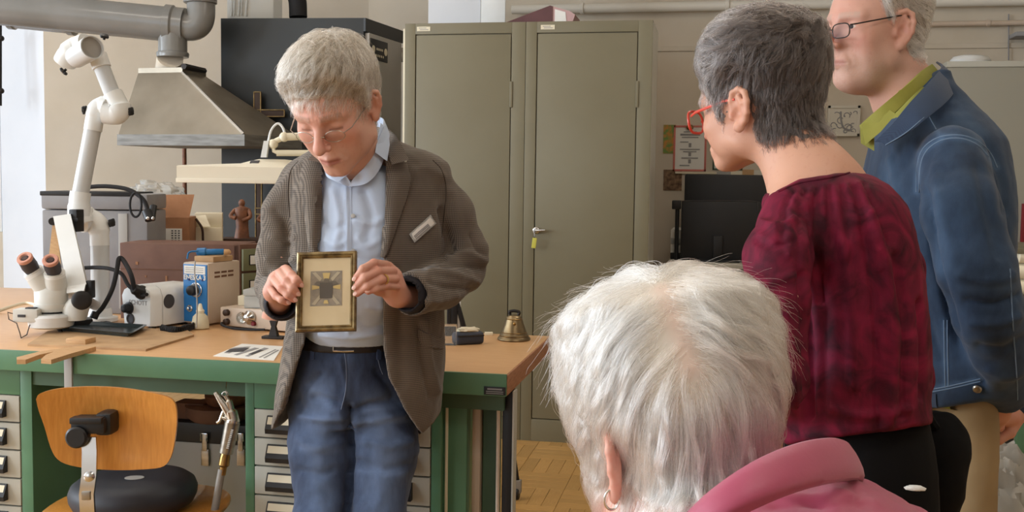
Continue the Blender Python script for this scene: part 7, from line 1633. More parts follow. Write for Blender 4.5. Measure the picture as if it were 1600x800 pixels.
# ================================================================== the woman in the maroon blouse
def cloth_noise(v, f, a1, s1, a2, s2, seed=1, st=(1, 1, .5)):
    return v + normals(v, f) * (a1 * vnoise(v * np.array(st), s1, seed) + a2 * vnoise(v, s2, seed + 3))[:, None]
def woman_b():
    rng = np.random.default_rng(5)
    Mx = head_matrix(q3(1187, 182, 1.50), R(138), R(10), R(2))
    nb = q3(1280, 300, 1.44)
    hp = dict(skin=np.array(lin(206, 158, 134)), red=np.array(lin(196, 122, 102)), neck=tuple(to_local(Mx, nb)), nr=.056, lower=.74, flush=.2, nose=.55, open=True, ear=1.12, flare=-.15,
              shl=[tuple(to_local(Mx, q3(1330, 318, 1.44))), tuple(to_local(Mx, q3(1236, 326, 1.40)))])
    L, V, F = build_head(Mx, hp, .0024); parts = [(V, F, skin_tint(L, hp))]
    wr = q3(1120, 620, 1.42); parts.append(hand_fn(axes3(q3(1040, 610, 1.5) - q3(1120, 620, 1.42), (0, 0, 1)), wr, 1)); wr2 = q3(1200, 600, 1.75); parts.append(hand_fn(axes3(q3(1040, 600, 1.52) - wr2, (0, 0, 1)), wr2, -1))
    ft = np.array(q3(1330, 690, 1.45)); ft[2] = 0
    tk = sect([(300, 1240, 1330, 1.43, .055), (360, 1230, 1390, 1.43, .085), (480, 1245, 1400, 1.43, .09), (680, 1255, 1410, 1.44, .10), (760, 1260, 1420, 1.45, .11)])
    AR = [[q3(1240, 350, 1.37), q3(1214, 470, 1.29), q3(1212, 592, 1.28), wr + (q3(1168, 612, 1.34) - wr) * .4], [q3(1370, 350, 1.5), q3(1402, 470, 1.56), q3(1414, 592, 1.58), wr2 + (q3(1310, 610, 1.66) - wr2) * .4]]
    LG = []
    for x, d in ((1290, 1.43), (1392, 1.50)): k_ = q3(x, 800, d); LG.append([k_, np.array([k_[0], k_[1], .5]), np.array([k_[0] + .01, k_[1] + .01, .1])])
    v, f, c = whole_body(parts, tk, AR, LG, [nb, AR[0][-1], AR[1][-1]], np.array(lin(206, 158, 134)))
    w = smesh('person', v, f, 'skin', None, loc=ft, col=c); setp(w, 'standing woman in maroon patterned blouse with short grey hair and red glasses seen from behind', 'person')
    # ---- blouse
    M('maroon', lin(128, 24, 56), .75, mix=lin(54, 12, 26), nscale=17, namt=.35, dist=1.6, spec=.25, bump=.15, bscale=500, detail=5)
    tor = sect([(268, 1232, 1340, 1.42, .052), (276, 1216, 1364, 1.42, .070), (292, 1204, 1384, 1.42, .095), (320, 1196, 1406, 1.42, .115), (370, 1198, 1422, 1.42, .125), (450, 1206, 1436, 1.425, .125), (540, 1218, 1440, 1.43, .13), (620, 1222, 1440, 1.44, .14), (668, 1222, 1442, 1.44, .142), (692, 1222, 1440, 1.44, .14)])
    aL = [q3(1236, 340, 1.36), q3(1216, 400, 1.31), q3(1211, 470, 1.29), q3(1214, 590, 1.27)]; fL = [q3(1212, 592, 1.27), q3(1168, 612, 1.34), wr]
    aR = [q3(1376, 340, 1.50), q3(1400, 420, 1.56), q3(1416, 590, 1.58)]; fR = [q3(1418, 592, 1.58), q3(1310, 610, 1.66), wr2]
    nkl = to_world(Mx, hp['neck'])
    def fn(P):
        X, Y, D = pxs(P); d = stack(P, tor, AX)
        d = smin(d, chain(P, aL, [.046, .047, .046, .043], .02), .02); d = smin(d, chain(P, fL, [.042, .036, .030], .02), .02); d = smin(d, chain(P, aR, [.046, .045, .043], .02), .02); d = smin(d, chain(P, fR, [.042, .036, .030], .02), .02)
        hem = (Y - (692 - (X - 1240) * .13)) * 1.4 / FS; d = smax(d, np.where(np.abs(X - 1330) < 130, hem, -1).astype(f32), .006)
        ring = np.interp(X, [1200, 1215, 1250, 1290, 1325, 1345, 1360], [302, 296, 282, 276, 268, 262, 258]); return smax(d, ((ring - Y) * 1.4 / FS).astype(f32), .004)
    lo = np.array([q3(1110, 400, 1.4)[0] - .08, nb[1] - .40, q3(1300, 705, 1.35)[2] - .02]); hi = np.array([q3(1460, 400, 1.5)[0] + .06, nb[1] + .42, q3(1300, 245, 1.4)[2]])
    v, f = surface_nets(fn, lo, hi, .0052)
    fo = []
    for i, x in enumerate(np.linspace(1240, 1350, 13)): fo.append(([(x, 300 - (x - 1240) * .12), (x + (x - 1290) * .25, 320), (x + (x - 1280) * .55, 380 + 20 * (i % 3))], 3.0, (.0046 if i % 2 else -.0046)))
    fo += [([(1260, 330), (1275, 400), (1282, 470)], 6, -0.0090), ([(1250, 310), (1268, 350), (1276, 425)], 4, 0.0060), ([(1360, 330), (1385, 420), (1395, 540), (1390, 660)], 7, 0.0090), ([(1345, 360), (1365, 450), (1370, 560), (1372, 670)], 6, -0.0075), ([(1400, 400), (1412, 500), (1410, 650)], 6, -0.0075), ([(1320, 380), (1330, 470), (1335, 600)], 8, 0.0060), ([(1290, 420), (1290, 540), (1285, 660)], 9, -0.0060),
           ([(1190, 345), (1215, 352), (1245, 342)], 6, 0.0060), ([(1182, 375), (1210, 385), (1235, 378)], 5, -0.0060), ([(1170, 430), (1200, 440), (1240, 432)], 6, 0.0060), ([(1252, 430), (1262, 520), (1266, 650)], 7, -0.0120), ([(1225, 470), (1238, 540), (1242, 640)], 6, 0.0060), ([(1300, 640), (1350, 650), (1420, 640)], 6, 0.0060), ([(1437, 470), (1440, 560), (1440, 620)], 4, -0.0090)]
    v = fold(v, f, fo); v = cloth_noise(v, f, .003, 20, .001, 70)
    bl = smesh('blouse', v, f, 'maroon', w); bv = tree(v, f)
    g = G(); seam(g, bv, [(1216, 300), (1250, 286), (1290, 279), (1325, 271), (1346, 264)], .0022, .0); obj('neckline_band', g, 'maroon', bl)
    # ---- trousers
    pel = sect([(640, 1236, 1436, 1.45, .125), (700, 1232, 1446, 1.45, .14), (780, 1228, 1452, 1.46, .15), (860, 1232, 1450, 1.46, .145), (920, 1240, 1444, 1.46, .13)])
    def leg(x, d): k = q3(x, 880, d); a = np.array([k[0], k[1], .50]); e = np.array([k[0] + .01, k[1] + .01, .08]); return [k, a, e]
    l1, l2 = leg(1290, 1.43), leg(1392, 1.50)
    def tr(P): return smin(smin(stack(P, pel, AX), chain(P, l1, [.085, .062, .05], .02), .03), chain(P, l2, [.085, .062, .05], .02), .03)
    v, f = surface_nets(tr, np.array([q3(1225, 800, 1.4)[0] - .06, l1[0][1] - .25, .02]), np.array([q3(1450, 800, 1.5)[0] + .06, l1[0][1] + .35, q3(1300, 630, 1.4)[2]]), .009); v = cloth_noise(v, f, .003, 18, .001, 60)
    smesh('trousers', v, f, M('black_cloth', lin(15, 14, 15), .9, bump=.1, spec=.2), w)
    for l_ in (l1, l2): shoe(l_[-1], (-.85, .5, 0), w)
    # ---- glasses
    g = G(); gls = []
    for s_ in (-1, 1):
        gl = G(); gls.append(gl)
        r_ = [(s_ * .034 + .026 * math.copysign(abs(math.cos(a)) ** .7, math.cos(a)), .112 - .35 * abs(s_ * .034 + .026 * math.cos(a)) ** 1.5 * 2, .012 + .019 * math.copysign(abs(math.sin(a)) ** .8, math.sin(a))) for a in np.linspace(0, 6.283, 29)]
        g.tube([to_world(Mx, p) for p in r_], .0023, 8); r2 = [Vector(to_world(Mx, p)) for p in r_[:-1]]; gl.loft([r2, [p + Vector(Mx[0][:, 1]) * .0016 for p in r2]])
        g.tube([to_world(Mx, p) for p in ((s_ * .060, .095, .020), (s_ * .072, .075, .022), (s_ * .081, .01, .026), (s_ * .082, -.012, .024))], [.0026, .0026, .0022, .002], 8, flat=.5)
    g.tube([to_world(Mx, p) for p in smooth_path([(-.010, .112, .014), (0, .116, .017), (.010, .112, .014)], 5)], .0022, 8)
    gs = obj('glasses', g, M('red_glasses', lin(205, 70, 52), .3), w); [obj('lens', gl, 'glass_lens', gs) for gl in gls]
    # ---- hair
    line = [(-.13, -.055), (-.05, -.058), (-.036, -.05), (-.026, .012), (.0, .018), (.012, .0), (.026, -.004), (.036, .03), (.055, .055), (.075, .066), (.11, .085)]
    th = lambda P: .005 + .040 * np.clip((P[:, 2] - .03) / .10, 0, 1) * (1 - .55 * np.clip((P[:, 1] - .02) / .06, 0, 1)) + .000 * np.clip((-P[:, 1] - .02) / .05, 0, 1)
    fnh = lambda P: hair_cap_sdf(P, hp, line, .02, soft=.045, thick=th, earpad=.92)
    v, f = surface_nets(fnh, (-.12, -.15, -.08), (.12, .135, .175), .003); v = relax(v, f, 1); m_ = hair_reg(v, line, hp, .92) > -.006; f2 = f[m_[f].all(1)]
    v2 = v + normals(v, f) * (.0025 * vnoise(v, 90, 2) + .0015 * vnoise(v, 220, 4))[:, None]
    hr = smesh('hair', to_world(Mx, v2), f2, M('hair_b_base', lin(104, 98, 95), .85), w)
    roots = sample(v, f, lambda a: (hair_reg(a, line, hp, .92) > .002) * 1.0, 2200, rng); W = np.array([.0, -.070, .105])
    def flow(p, t):
        d = p - W; d /= np.linalg.norm(d, axis=1)[:, None] + 1e-6; sw = np.cross(d, np.array([0, 0, 1.0])); dn = np.zeros_like(d); dn[:, 2] = -1
        q = d + .3 * sw + dn * np.clip(.3 + (.1 - p[:, 2:3]) / .08, 0, 1.6); q += .7 * np.stack([vnoise(p, 38, k) for k in range(3)], 1) * np.clip((p[:, 2:3] - .01) / .05, .15, 1); return q
    ln = .022 + .026 * np.clip((roots[:, 2] - .02) / .07, 0, 1) + .006 * rng.random(len(roots)); gd = grow(fnh, roots, flow, ln, 9, lambda t: .006 * math.sin(t * 2.6), rng, .35)
    W_ = strands(gd, 26000, rng, .0024, .65, .0025)
    # grey at front and top, dark at the nape
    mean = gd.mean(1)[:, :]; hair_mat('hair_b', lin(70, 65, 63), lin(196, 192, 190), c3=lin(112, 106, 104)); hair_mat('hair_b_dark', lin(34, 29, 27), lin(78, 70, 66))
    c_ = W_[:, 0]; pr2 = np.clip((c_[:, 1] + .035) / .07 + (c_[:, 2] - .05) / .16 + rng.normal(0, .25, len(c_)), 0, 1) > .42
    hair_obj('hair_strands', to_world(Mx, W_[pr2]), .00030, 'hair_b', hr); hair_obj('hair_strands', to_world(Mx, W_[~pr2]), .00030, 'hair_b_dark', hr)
    return w
woman_b()
# black shoulder bag at her hip
c0 = q3(1462, 740, 1.55); t = thing('shoulder_bag', 'black soft bag hanging at the hip of the woman in maroon', 'bag', tuple(c0))
def bagf(P): return smin(ell(P, c0, (.05, .07, .105)), ell(P, q3(1470, 690, 1.55), (.045, .06, .05)), .03)
v, f = surface_nets(bagf, c0 - .16, c0 + [.16, .16, .2], .006); v = cloth_noise(v, f, .006, 16, .002, 50, 4); bag_ = smesh('bag_body', v, f, 'black_cloth', t)
obj('strap', G().tube(smooth_path([q3(1480, 690, 1.55), q3(1450, 650, 1.50), q3(1435, 600, 1.56)]), .008, 8), 'black_cloth', t)
tp = q3(1430, 763, 1.318); g = G(); g.add(*crumple(tp, .015, .006, .0045, 2.2, 14, .25)); single('tissue', g, 'white_paper', 'small crumpled white tissue sticking out of the black trousers', 'tissue')
# ================================================================== the man in the denim jacket
def man_c():
    rng = np.random.default_rng(8)
    Mx = head_matrix(q3(1361, 55, 1.95), R(66), R(5), R(1))
    nb = q3(1424, 165, 1.97)
    hp = dict(skin=np.array(lin(206, 160, 142)), red=np.array(lin(190, 112, 98)), neck=tuple(to_local(Mx, nb)), nr=.060, nose=1.15, hook=.004, jowl=.006, dbl=True, lines=True, flush=.3, open=True, ear=1.22, flare=.3, stub=.5, brow=lin(176, 160, 146), lip=lin(176, 110, 100), shl=[tuple(to_local(Mx, q3(1465, 195, 1.94))), tuple(to_local(Mx, q3(1440, 205, 2.04)))])
    L, V, F = build_head(Mx, hp, .0025); parts = [(V, F, skin_tint(L, hp))]
    w1 = q3(1568, 610, 1.80); R1 = axes3(q3(1534, 668, 1.84) - q3(1568, 618, 1.80), -np.array(FW) + np.array([.3, 0, .25])); parts.append(hand_fn(R1, q3(1570, 622, 1.81), 1, (.5, .7, .5)))
    w2 = q3(1590, 624, 1.92); R2 = axes3(q3(1535, 652, 1.87) - q3(1594, 640, 1.92), -np.array(FW) + np.array([0, 0, .5])); parts.append(hand_fn(R2, q3(1594, 638, 1.92), -1, (.4, .6, .5)))
    ft = np.array(q3(1480, 640, 1.9)); ft[2] = 0
    tk = sect([(190, 1420, 1480, 1.93, .08), (250, 1405, 1520, 1.9, .13), (420, 1400, 1530, 1.9, .15), (620, 1450, 1515, 1.9, .13), (720, 1450, 1512, 1.9, .13)])
    AR = [[q3(1485, 262, 1.76), q3(1520, 420, 1.68), q3(1545, 490, 1.68), q3(1562, 590, 1.76)], [q3(1500, 270, 2.05), q3(1540, 420, 2.12), q3(1545, 482, 2.12), q3(1583, 590, 1.98)]]
    LG = []
    for x, d in ((1484, 1.82), (1476, 1.99)): k_ = q3(x, 800, d); LG.append([k_, np.array([k_[0] - .01, k_[1], .48]), np.array([k_[0] + .01, k_[1], .1])])
    v, f, c = whole_body(parts, tk, AR, LG, [nb, AR[0][-1], AR[1][-1]], np.array(lin(206, 160, 142)))
    man = smesh('person', v, f, 'skin', None, loc=ft, col=c); setp(man, 'standing older man in blue denim jacket and glasses with hands behind his back', 'person')
    # eyes
    for s_ in (-1, 1):
        e = obj('eyeball', G().ball(to_world(Mx, (s_ * .032, .0722, .0165)), .0113, seg=20, rings=14), M('eye_white', lin(226, 216, 208), .25) if s_ < 0 else 'eye_white', man)
        ax = Vector(Mx[0][:, 1]); obj('iris', G().lathe(Vector(to_world(Mx, (s_ * .032, .0722, .0165))) + ax * .0100, ax, [(0, .0056), (.0012, .0045), (.0018, .0)], 16, cap=False), 'ink', e)
    # ---- shirt under the jacket
    M('lime_shirt', lin(146, 144, 62), .75, mix=lin(134, 134, 52), nscale=20); M('lime_dark', lin(150, 152, 48), .8)
    sh = sect([(138, 1408, 1466, 1.87, .050), (170, 1396, 1486, 1.88, .075), (215, 1384, 1510, 1.89, .12), (300, 1368, 1530, 1.9, .17), (420, 1372, 1530, 1.9, .17), (620, 1420, 1530, 1.9, .16)])
    v, f = surface_nets(lambda P: stack(P, sh, AX), np.array([q3(1340, 300, 1.9)[0], nb[1] - .26, q3(1450, 630, 1.9)[2]]), np.array([q3(1560, 300, 1.9)[0], nb[1] + .26, q3(1450, 125, 1.9)[2]]), .009); st = smesh('shirt', v, f, 'lime_shirt', man)
    g = G(); ribbon(g, [q3(1352, 216, 1.82), q3(1385, 190, 1.78), q3(1425, 150, 1.78), q3(1452, 122, 1.83), q3(1466, 112, 1.9)], [q3(1346, 196, 1.83), q3(1372, 172, 1.79), q3(1408, 140, 1.78), q3(1438, 112, 1.82), q3(1456, 100, 1.9)], .004)
    g.loft([[Vector(q3(x, y, d + o)) for x, y, d in ((1346, 196, 1.82), (1384, 168, 1.785), (1400, 178, 1.775), (1376, 206, 1.785), (1352, 226, 1.80))] for o in (-.006, 0)]); g.loft([[Vector(q3(x, y, d + o)) for x, y, d in ((1344, 200, 1.82), (1366, 206, 1.80), (1366, 236, 1.80), (1345, 224, 1.82))] for o in (-.004, 0)])
    obj('collar', g, 'lime_shirt', st, angle=30)
    # ---- jacket
    jt = sect([(112, 1436, 1480, 1.89, .050), (135, 1412, 1486, 1.89, .068), (160, 1394, 1508, 1.90, .095), (190, 1384, 1532, 1.90, .135), (225, 1370, 1552, 1.90, .175), (300, 1360, 1562, 1.90, .195), (400, 1366, 1562, 1.90, .195), (500, 1386, 1556, 1.90, .185), (580, 1412, 1542, 1.90, .175), (650, 1418, 1538, 1.9, .175)], 2.4)
    aL = [q3(1487, 252, 1.74), q3(1502, 330, 1.68), q3(1525, 420, 1.66), q3(1544, 490, 1.67)]; fL = [q3(1544, 492, 1.67), q3(1558, 550, 1.72), w1]
    aR = [q3(1500, 260, 2.06), q3(1545, 480, 2.12)]; fR = [q3(1545, 482, 2.12), q3(1585, 560, 2.02), w2]
    def fn(P):
        X, Y, D = pxs(P); d = stack(P, jt, AX); arm = smin(chain(P, aL, [.068, .069, .066, .062], .02), chain(P, fL, [.061, .055, .047], .02), .02); arm = smax(arm, -rcone(P, q3(1563, 585, 1.77), q3(1570, 645, 1.85), .02, .042), .004); arm = smax(arm, ((P - q3(1570, 618, 1.81).astype(f32)) @ ((fL[2] - fL[1]) / np.linalg.norm(fL[2] - fL[1])).astype(f32)), .004)
        arm2 = smin(chain(P, aR, [.068, .062], .02), chain(P, fR, [.06, .052, .045], .02), .02)
        op = np.maximum(np.interp(Y, [120, 170, 215, 240, 320, 660], [1440, 1404, 1372, 1364, 1356, 1410]) - X, -1) * 1.9 / FS; op = np.minimum(op, 1)
        d = smax(d, (np.interp(X, [1340, 1420, 1535, 1560], [660, 645, 626, 622]) * -1 + Y).astype(f32) * f32(1.9 / FS), .004)
        d = smax(d, ((np.interp(X, [1340, 1370, 1410, 1440, 1470, 1500], [206, 190, 156, 124, 104, 100]) - Y) * 1.85 / FS).astype(f32), .01)
        return smin(smin(d, arm, .022), arm2, .02)
    lo = np.array([q3(1340, 300, 1.9)[0] - .03, q3(1480, 400, 1.66)[1] - .13, q3(1480, 670, 1.8)[2] - .02]); hi = np.array([q3(1600, 300, 1.9)[0] + .10, nb[1] + .40, q3(1450, 100, 1.9)[2] + .02])
    v, f = surface_nets(fn, lo, hi, .0062)
    v = fold(v, f, [([(1445, 300), (1470, 430), (1505, 560), (1535, 600)], 6, -.012), ([(1500, 430), (1540, 440), (1580, 430)], 7, .005), ([(1510, 470), (1550, 475), (1588, 462)], 6, -.006), ([(1520, 505), (1560, 505), (1592, 495)], 6, .006), ([(1530, 540), (1565, 545), (1595, 530)], 6, -.005), ([(1460, 260), (1470, 330), (1490, 400)], 8, .004), ([(1530, 260), (1545, 330), (1560, 400)], 8, -.005), ([(1545, 580), (1575, 590), (1597, 585)], 6, .005), ([(1440, 420), (1450, 500), (1470, 560)], 8, -.006), ([(1540, 230), (1560, 270), (1572, 330)], 7, -.006), ([(1390, 250), (1400, 300), (1410, 330)], 6, .005)])
    v = cloth_noise(v, f, .004, 16, .0014, 55, 2, (1, 1, .7)); jk = smesh('denim_jacket', v, f, 'denim_jacket_cloth', man, col=fade(v, [([(1432, 300), (1436, 240), (1478, 212), (1530, 222), (1558, 262)], 5, .45), ([(1440, 160), (1470, 214)], 5, .35), ([(1434, 612), (1532, 592)], 4, .4), ([(1475, 500), (1477, 606)], 4, .25), ([(1460, 300), (1475, 420)], 16, .25), ([(1500, 450), (1580, 450)], 6, .2), ([(1390, 260), (1410, 330)], 12, .2), ([(1500, 180), (1530, 210)], 14, .2)], .16)); bv = tree(v, f)
    M('denim_seam', lin(112, 134, 160), .85)
    seamlist = ([(1440, 160), (1452, 182), (1462, 200), (1470, 214)], [(1432, 300), (1433, 262), (1440, 236), (1456, 220), (1478, 212), (1505, 212), (1530, 222), (1548, 240), (1558, 262)], [(1436, 300), (1438, 262), (1445, 240), (1460, 225), (1480, 217), (1505, 217), (1528, 227), (1545, 245)], [(1475, 500), (1476, 560), (1477, 606)], [(1480, 500), (1481, 560), (1482, 604)], [(1434, 612), (1480, 604), (1532, 592)], [(1434, 616), (1480, 608), (1532, 596)], [(1578, 420), (1582, 500), (1588, 580), (1590, 625)])
    for s_ in seamlist:
        g = seam(G(), bv, s_, .0013, .0002)
        if len(g.v): obj('seam', g, 'denim_seam', jk)
    g = G(); patch(g, bv, [(1426, 618), (1480, 609), (1536, 597), (1540, 624), (1482, 635), (1427, 645)], .003, .006, 10); obj('waistband', g, 'denim_dark', jk)
    h, nn = cast(bv, 1527, 606)
    if h: obj('metal_button', G().lathe(h + nn * .004, nn, [(0, .0085), (.003, .0085), (.005, .006), (.0045, .001)], 16), 'steel', jk)
    # collar of the jacket lies over the shoulders
    g = G(); up = [(1466, 102, 1.93), (1472, 112, 1.88), (1450, 132, 1.80), (1420, 165, 1.765), (1390, 200, 1.765), (1364, 226, 1.79)]; lw = [(1478, 128, 2.0), (1484, 138, 1.91), (1476, 160, 1.80), (1440, 186, 1.745), (1414, 208, 1.745), (1384, 226, 1.765)]
    up = [(1462, 98, 1.95), (1470, 106, 1.88), (1450, 130, 1.80), (1420, 162, 1.77), (1392, 196, 1.77), (1366, 222, 1.79)]; lw = [(1480, 122, 2.0), (1492, 136, 1.90), (1480, 158, 1.79), (1444, 188, 1.74), (1416, 210, 1.745), (1384, 228, 1.77)]
    A1 = smooth_path([q3(*p) for p in up], 5); B1 = smooth_path([q3(*p) for p in lw], 5); rg = []
    for a, b in zip(A1, B1):
        n_ = np.cross(b - a, [.5, -.6, .2]); o_ = -np.array(FW) * .7 + np.array([.3, 0, .5]); o_ /= np.linalg.norm(o_); m_ = (a + b) / 2 + o_ * .006; rg.append([Vector(p) for p in (a, a + o_ * .005, m_ + o_ * .005, b + o_ * .005, b, m_)])
    cl = obj('jacket_collar', G().loft(rg), 'denim_dark', jk); g = G(); g.tube([Vector(b + (a - b) * .12) + Vector(-FW) * .006 for a, b in zip(A1, B1)], .0012, 6); obj('seam', g, 'denim_seam', cl)
    # ---- trousers
    pel = sect([(600, 1436, 1532, 1.9, .155), (650, 1432, 1534, 1.9, .165), (720, 1426, 1532, 1.9, .17), (800, 1430, 1528, 1.9, .17), (860, 1436, 1526, 1.9, .16)])
    def leg(x, d): k = q3(x, 830, d); a = np.array([k[0] - .01, k[1], .48]); e = np.array([k[0] + .01, k[1], .08]); return [k, a, e]
    l1, l2 = leg(1484, 1.82), leg(1476, 1.99)
    v, f = surface_nets(lambda P: smin(smin(stack(P, pel, AX), chain(P, l1, [.085, .066, .058], .02), .02), chain(P, l2, [.085, .066, .058], .02), .02), np.array([q3(1420, 800, 1.8)[0] - .08, l1[0][1] - .14, .02]), np.array([q3(1545, 800, 1.9)[0] + .08, l2[0][1] + .14, q3(1480, 590, 1.9)[2]]), .009); v = cloth_noise(v, f, .004, 18, .001, 60)
    smesh('trousers', v, f, M('tan_cloth', lin(158, 134, 98), .85, mix=lin(146, 122, 88), nscale=8, bump=.1), man)
    for l_ in (l1, l2): shoe(l_[-1], (-.98, -.2, 0), man)
    # ---- glasses
    g = G(); gls = []
    for s_ in (-1, 1):
        gl = G(); gls.append(gl)
        r_ = [(s_ * .033 + .0235 * math.copysign(abs(math.cos(a)) ** .6, math.cos(a)), .115 - .10 * abs(s_ * .033 + .0235 * math.cos(a)), .008 + .015 * math.copysign(abs(math.sin(a)) ** .7, math.sin(a))) for a in np.linspace(0, 6.283, 29)]
        g.tube([to_world(Mx, p) for p in r_], .0013, 8); r2 = [Vector(to_world(Mx, p)) for p in r_[:-1]]; gl.loft([r2, [p + Vector(Mx[0][:, 1]) * .0014 for p in r2]])
        g.tube([to_world(Mx, p) for p in ((s_ * .056, .108, .018), (s_ * .066, .098, .019), (s_ * .079, .03, .028), (s_ * .082, -.008, .033))], .0015, 8)
    g.tube([to_world(Mx, p) for p in smooth_path([(-.011, .113, .011), (0, .119, .014), (.011, .113, .011)], 5)], .0013, 8); gs = obj('glasses', g, 'iron', man); [obj('lens', gl, 'glass_lens', gs) for gl in gls]
    # ---- hair
    line = [(-.13, -.055), (-.05, -.060), (-.040, -.05), (-.030, .02), (.0, .030), (.010, .018), (.024, .022), (.032, .06), (.04, .16)]
    fnh = lambda P: hair_cap_sdf(P, hp, line, .012, soft=.05, thick=lambda P: .009 + .010 * np.clip((P[:, 2] - .03) / .06, 0, 1) + .012 * np.clip((-P[:, 1] - .03) / .05, 0, 1) * np.clip((P[:, 2] + .06) / .06, 0, 1))
    v, f = surface_nets(fnh, (-.115, -.14, -.08), (.115, .12, .165), .0032); v = relax(v, f, 1); m_ = hair_reg(v, line, hp) > -.006; f2 = f[m_[f].all(1)]
    hr = smesh('hair', to_world(Mx, v), f2, M('hair_c_base', lin(168, 160, 152), .85), man)
    roots = sample(v, f, lambda a: (hair_reg(a, line, hp) > .002) * 1.0, 1500, rng); W = np.array([.0, .02, .12])
    def flow(p, t):
        d = p - W; d /= np.linalg.norm(d, axis=1)[:, None] + 1e-6; q = d * .6; q[:, 1] -= .7; q[:, 2] -= .6; q += .6 * np.stack([vnoise(p, 36, k) for k in range(3)], 1); return q
    ln = .020 + .018 * np.clip((roots[:, 2] - .03) / .05, 0, 1) + .005 * rng.random(len(roots)); gd = grow(fnh, roots, flow, ln, 8, lambda t: .006 * math.sin(t * 2.6), rng, .3)
    hair_mat('hair_c', lin(150, 144, 136), lin(226, 222, 214), c3=lin(190, 184, 176)); hair_obj('hair_strands', to_world(Mx, strands(gd, 15000, rng, .0026, .5, .0025)), .00032, 'hair_c', hr)
    return man
man_c()
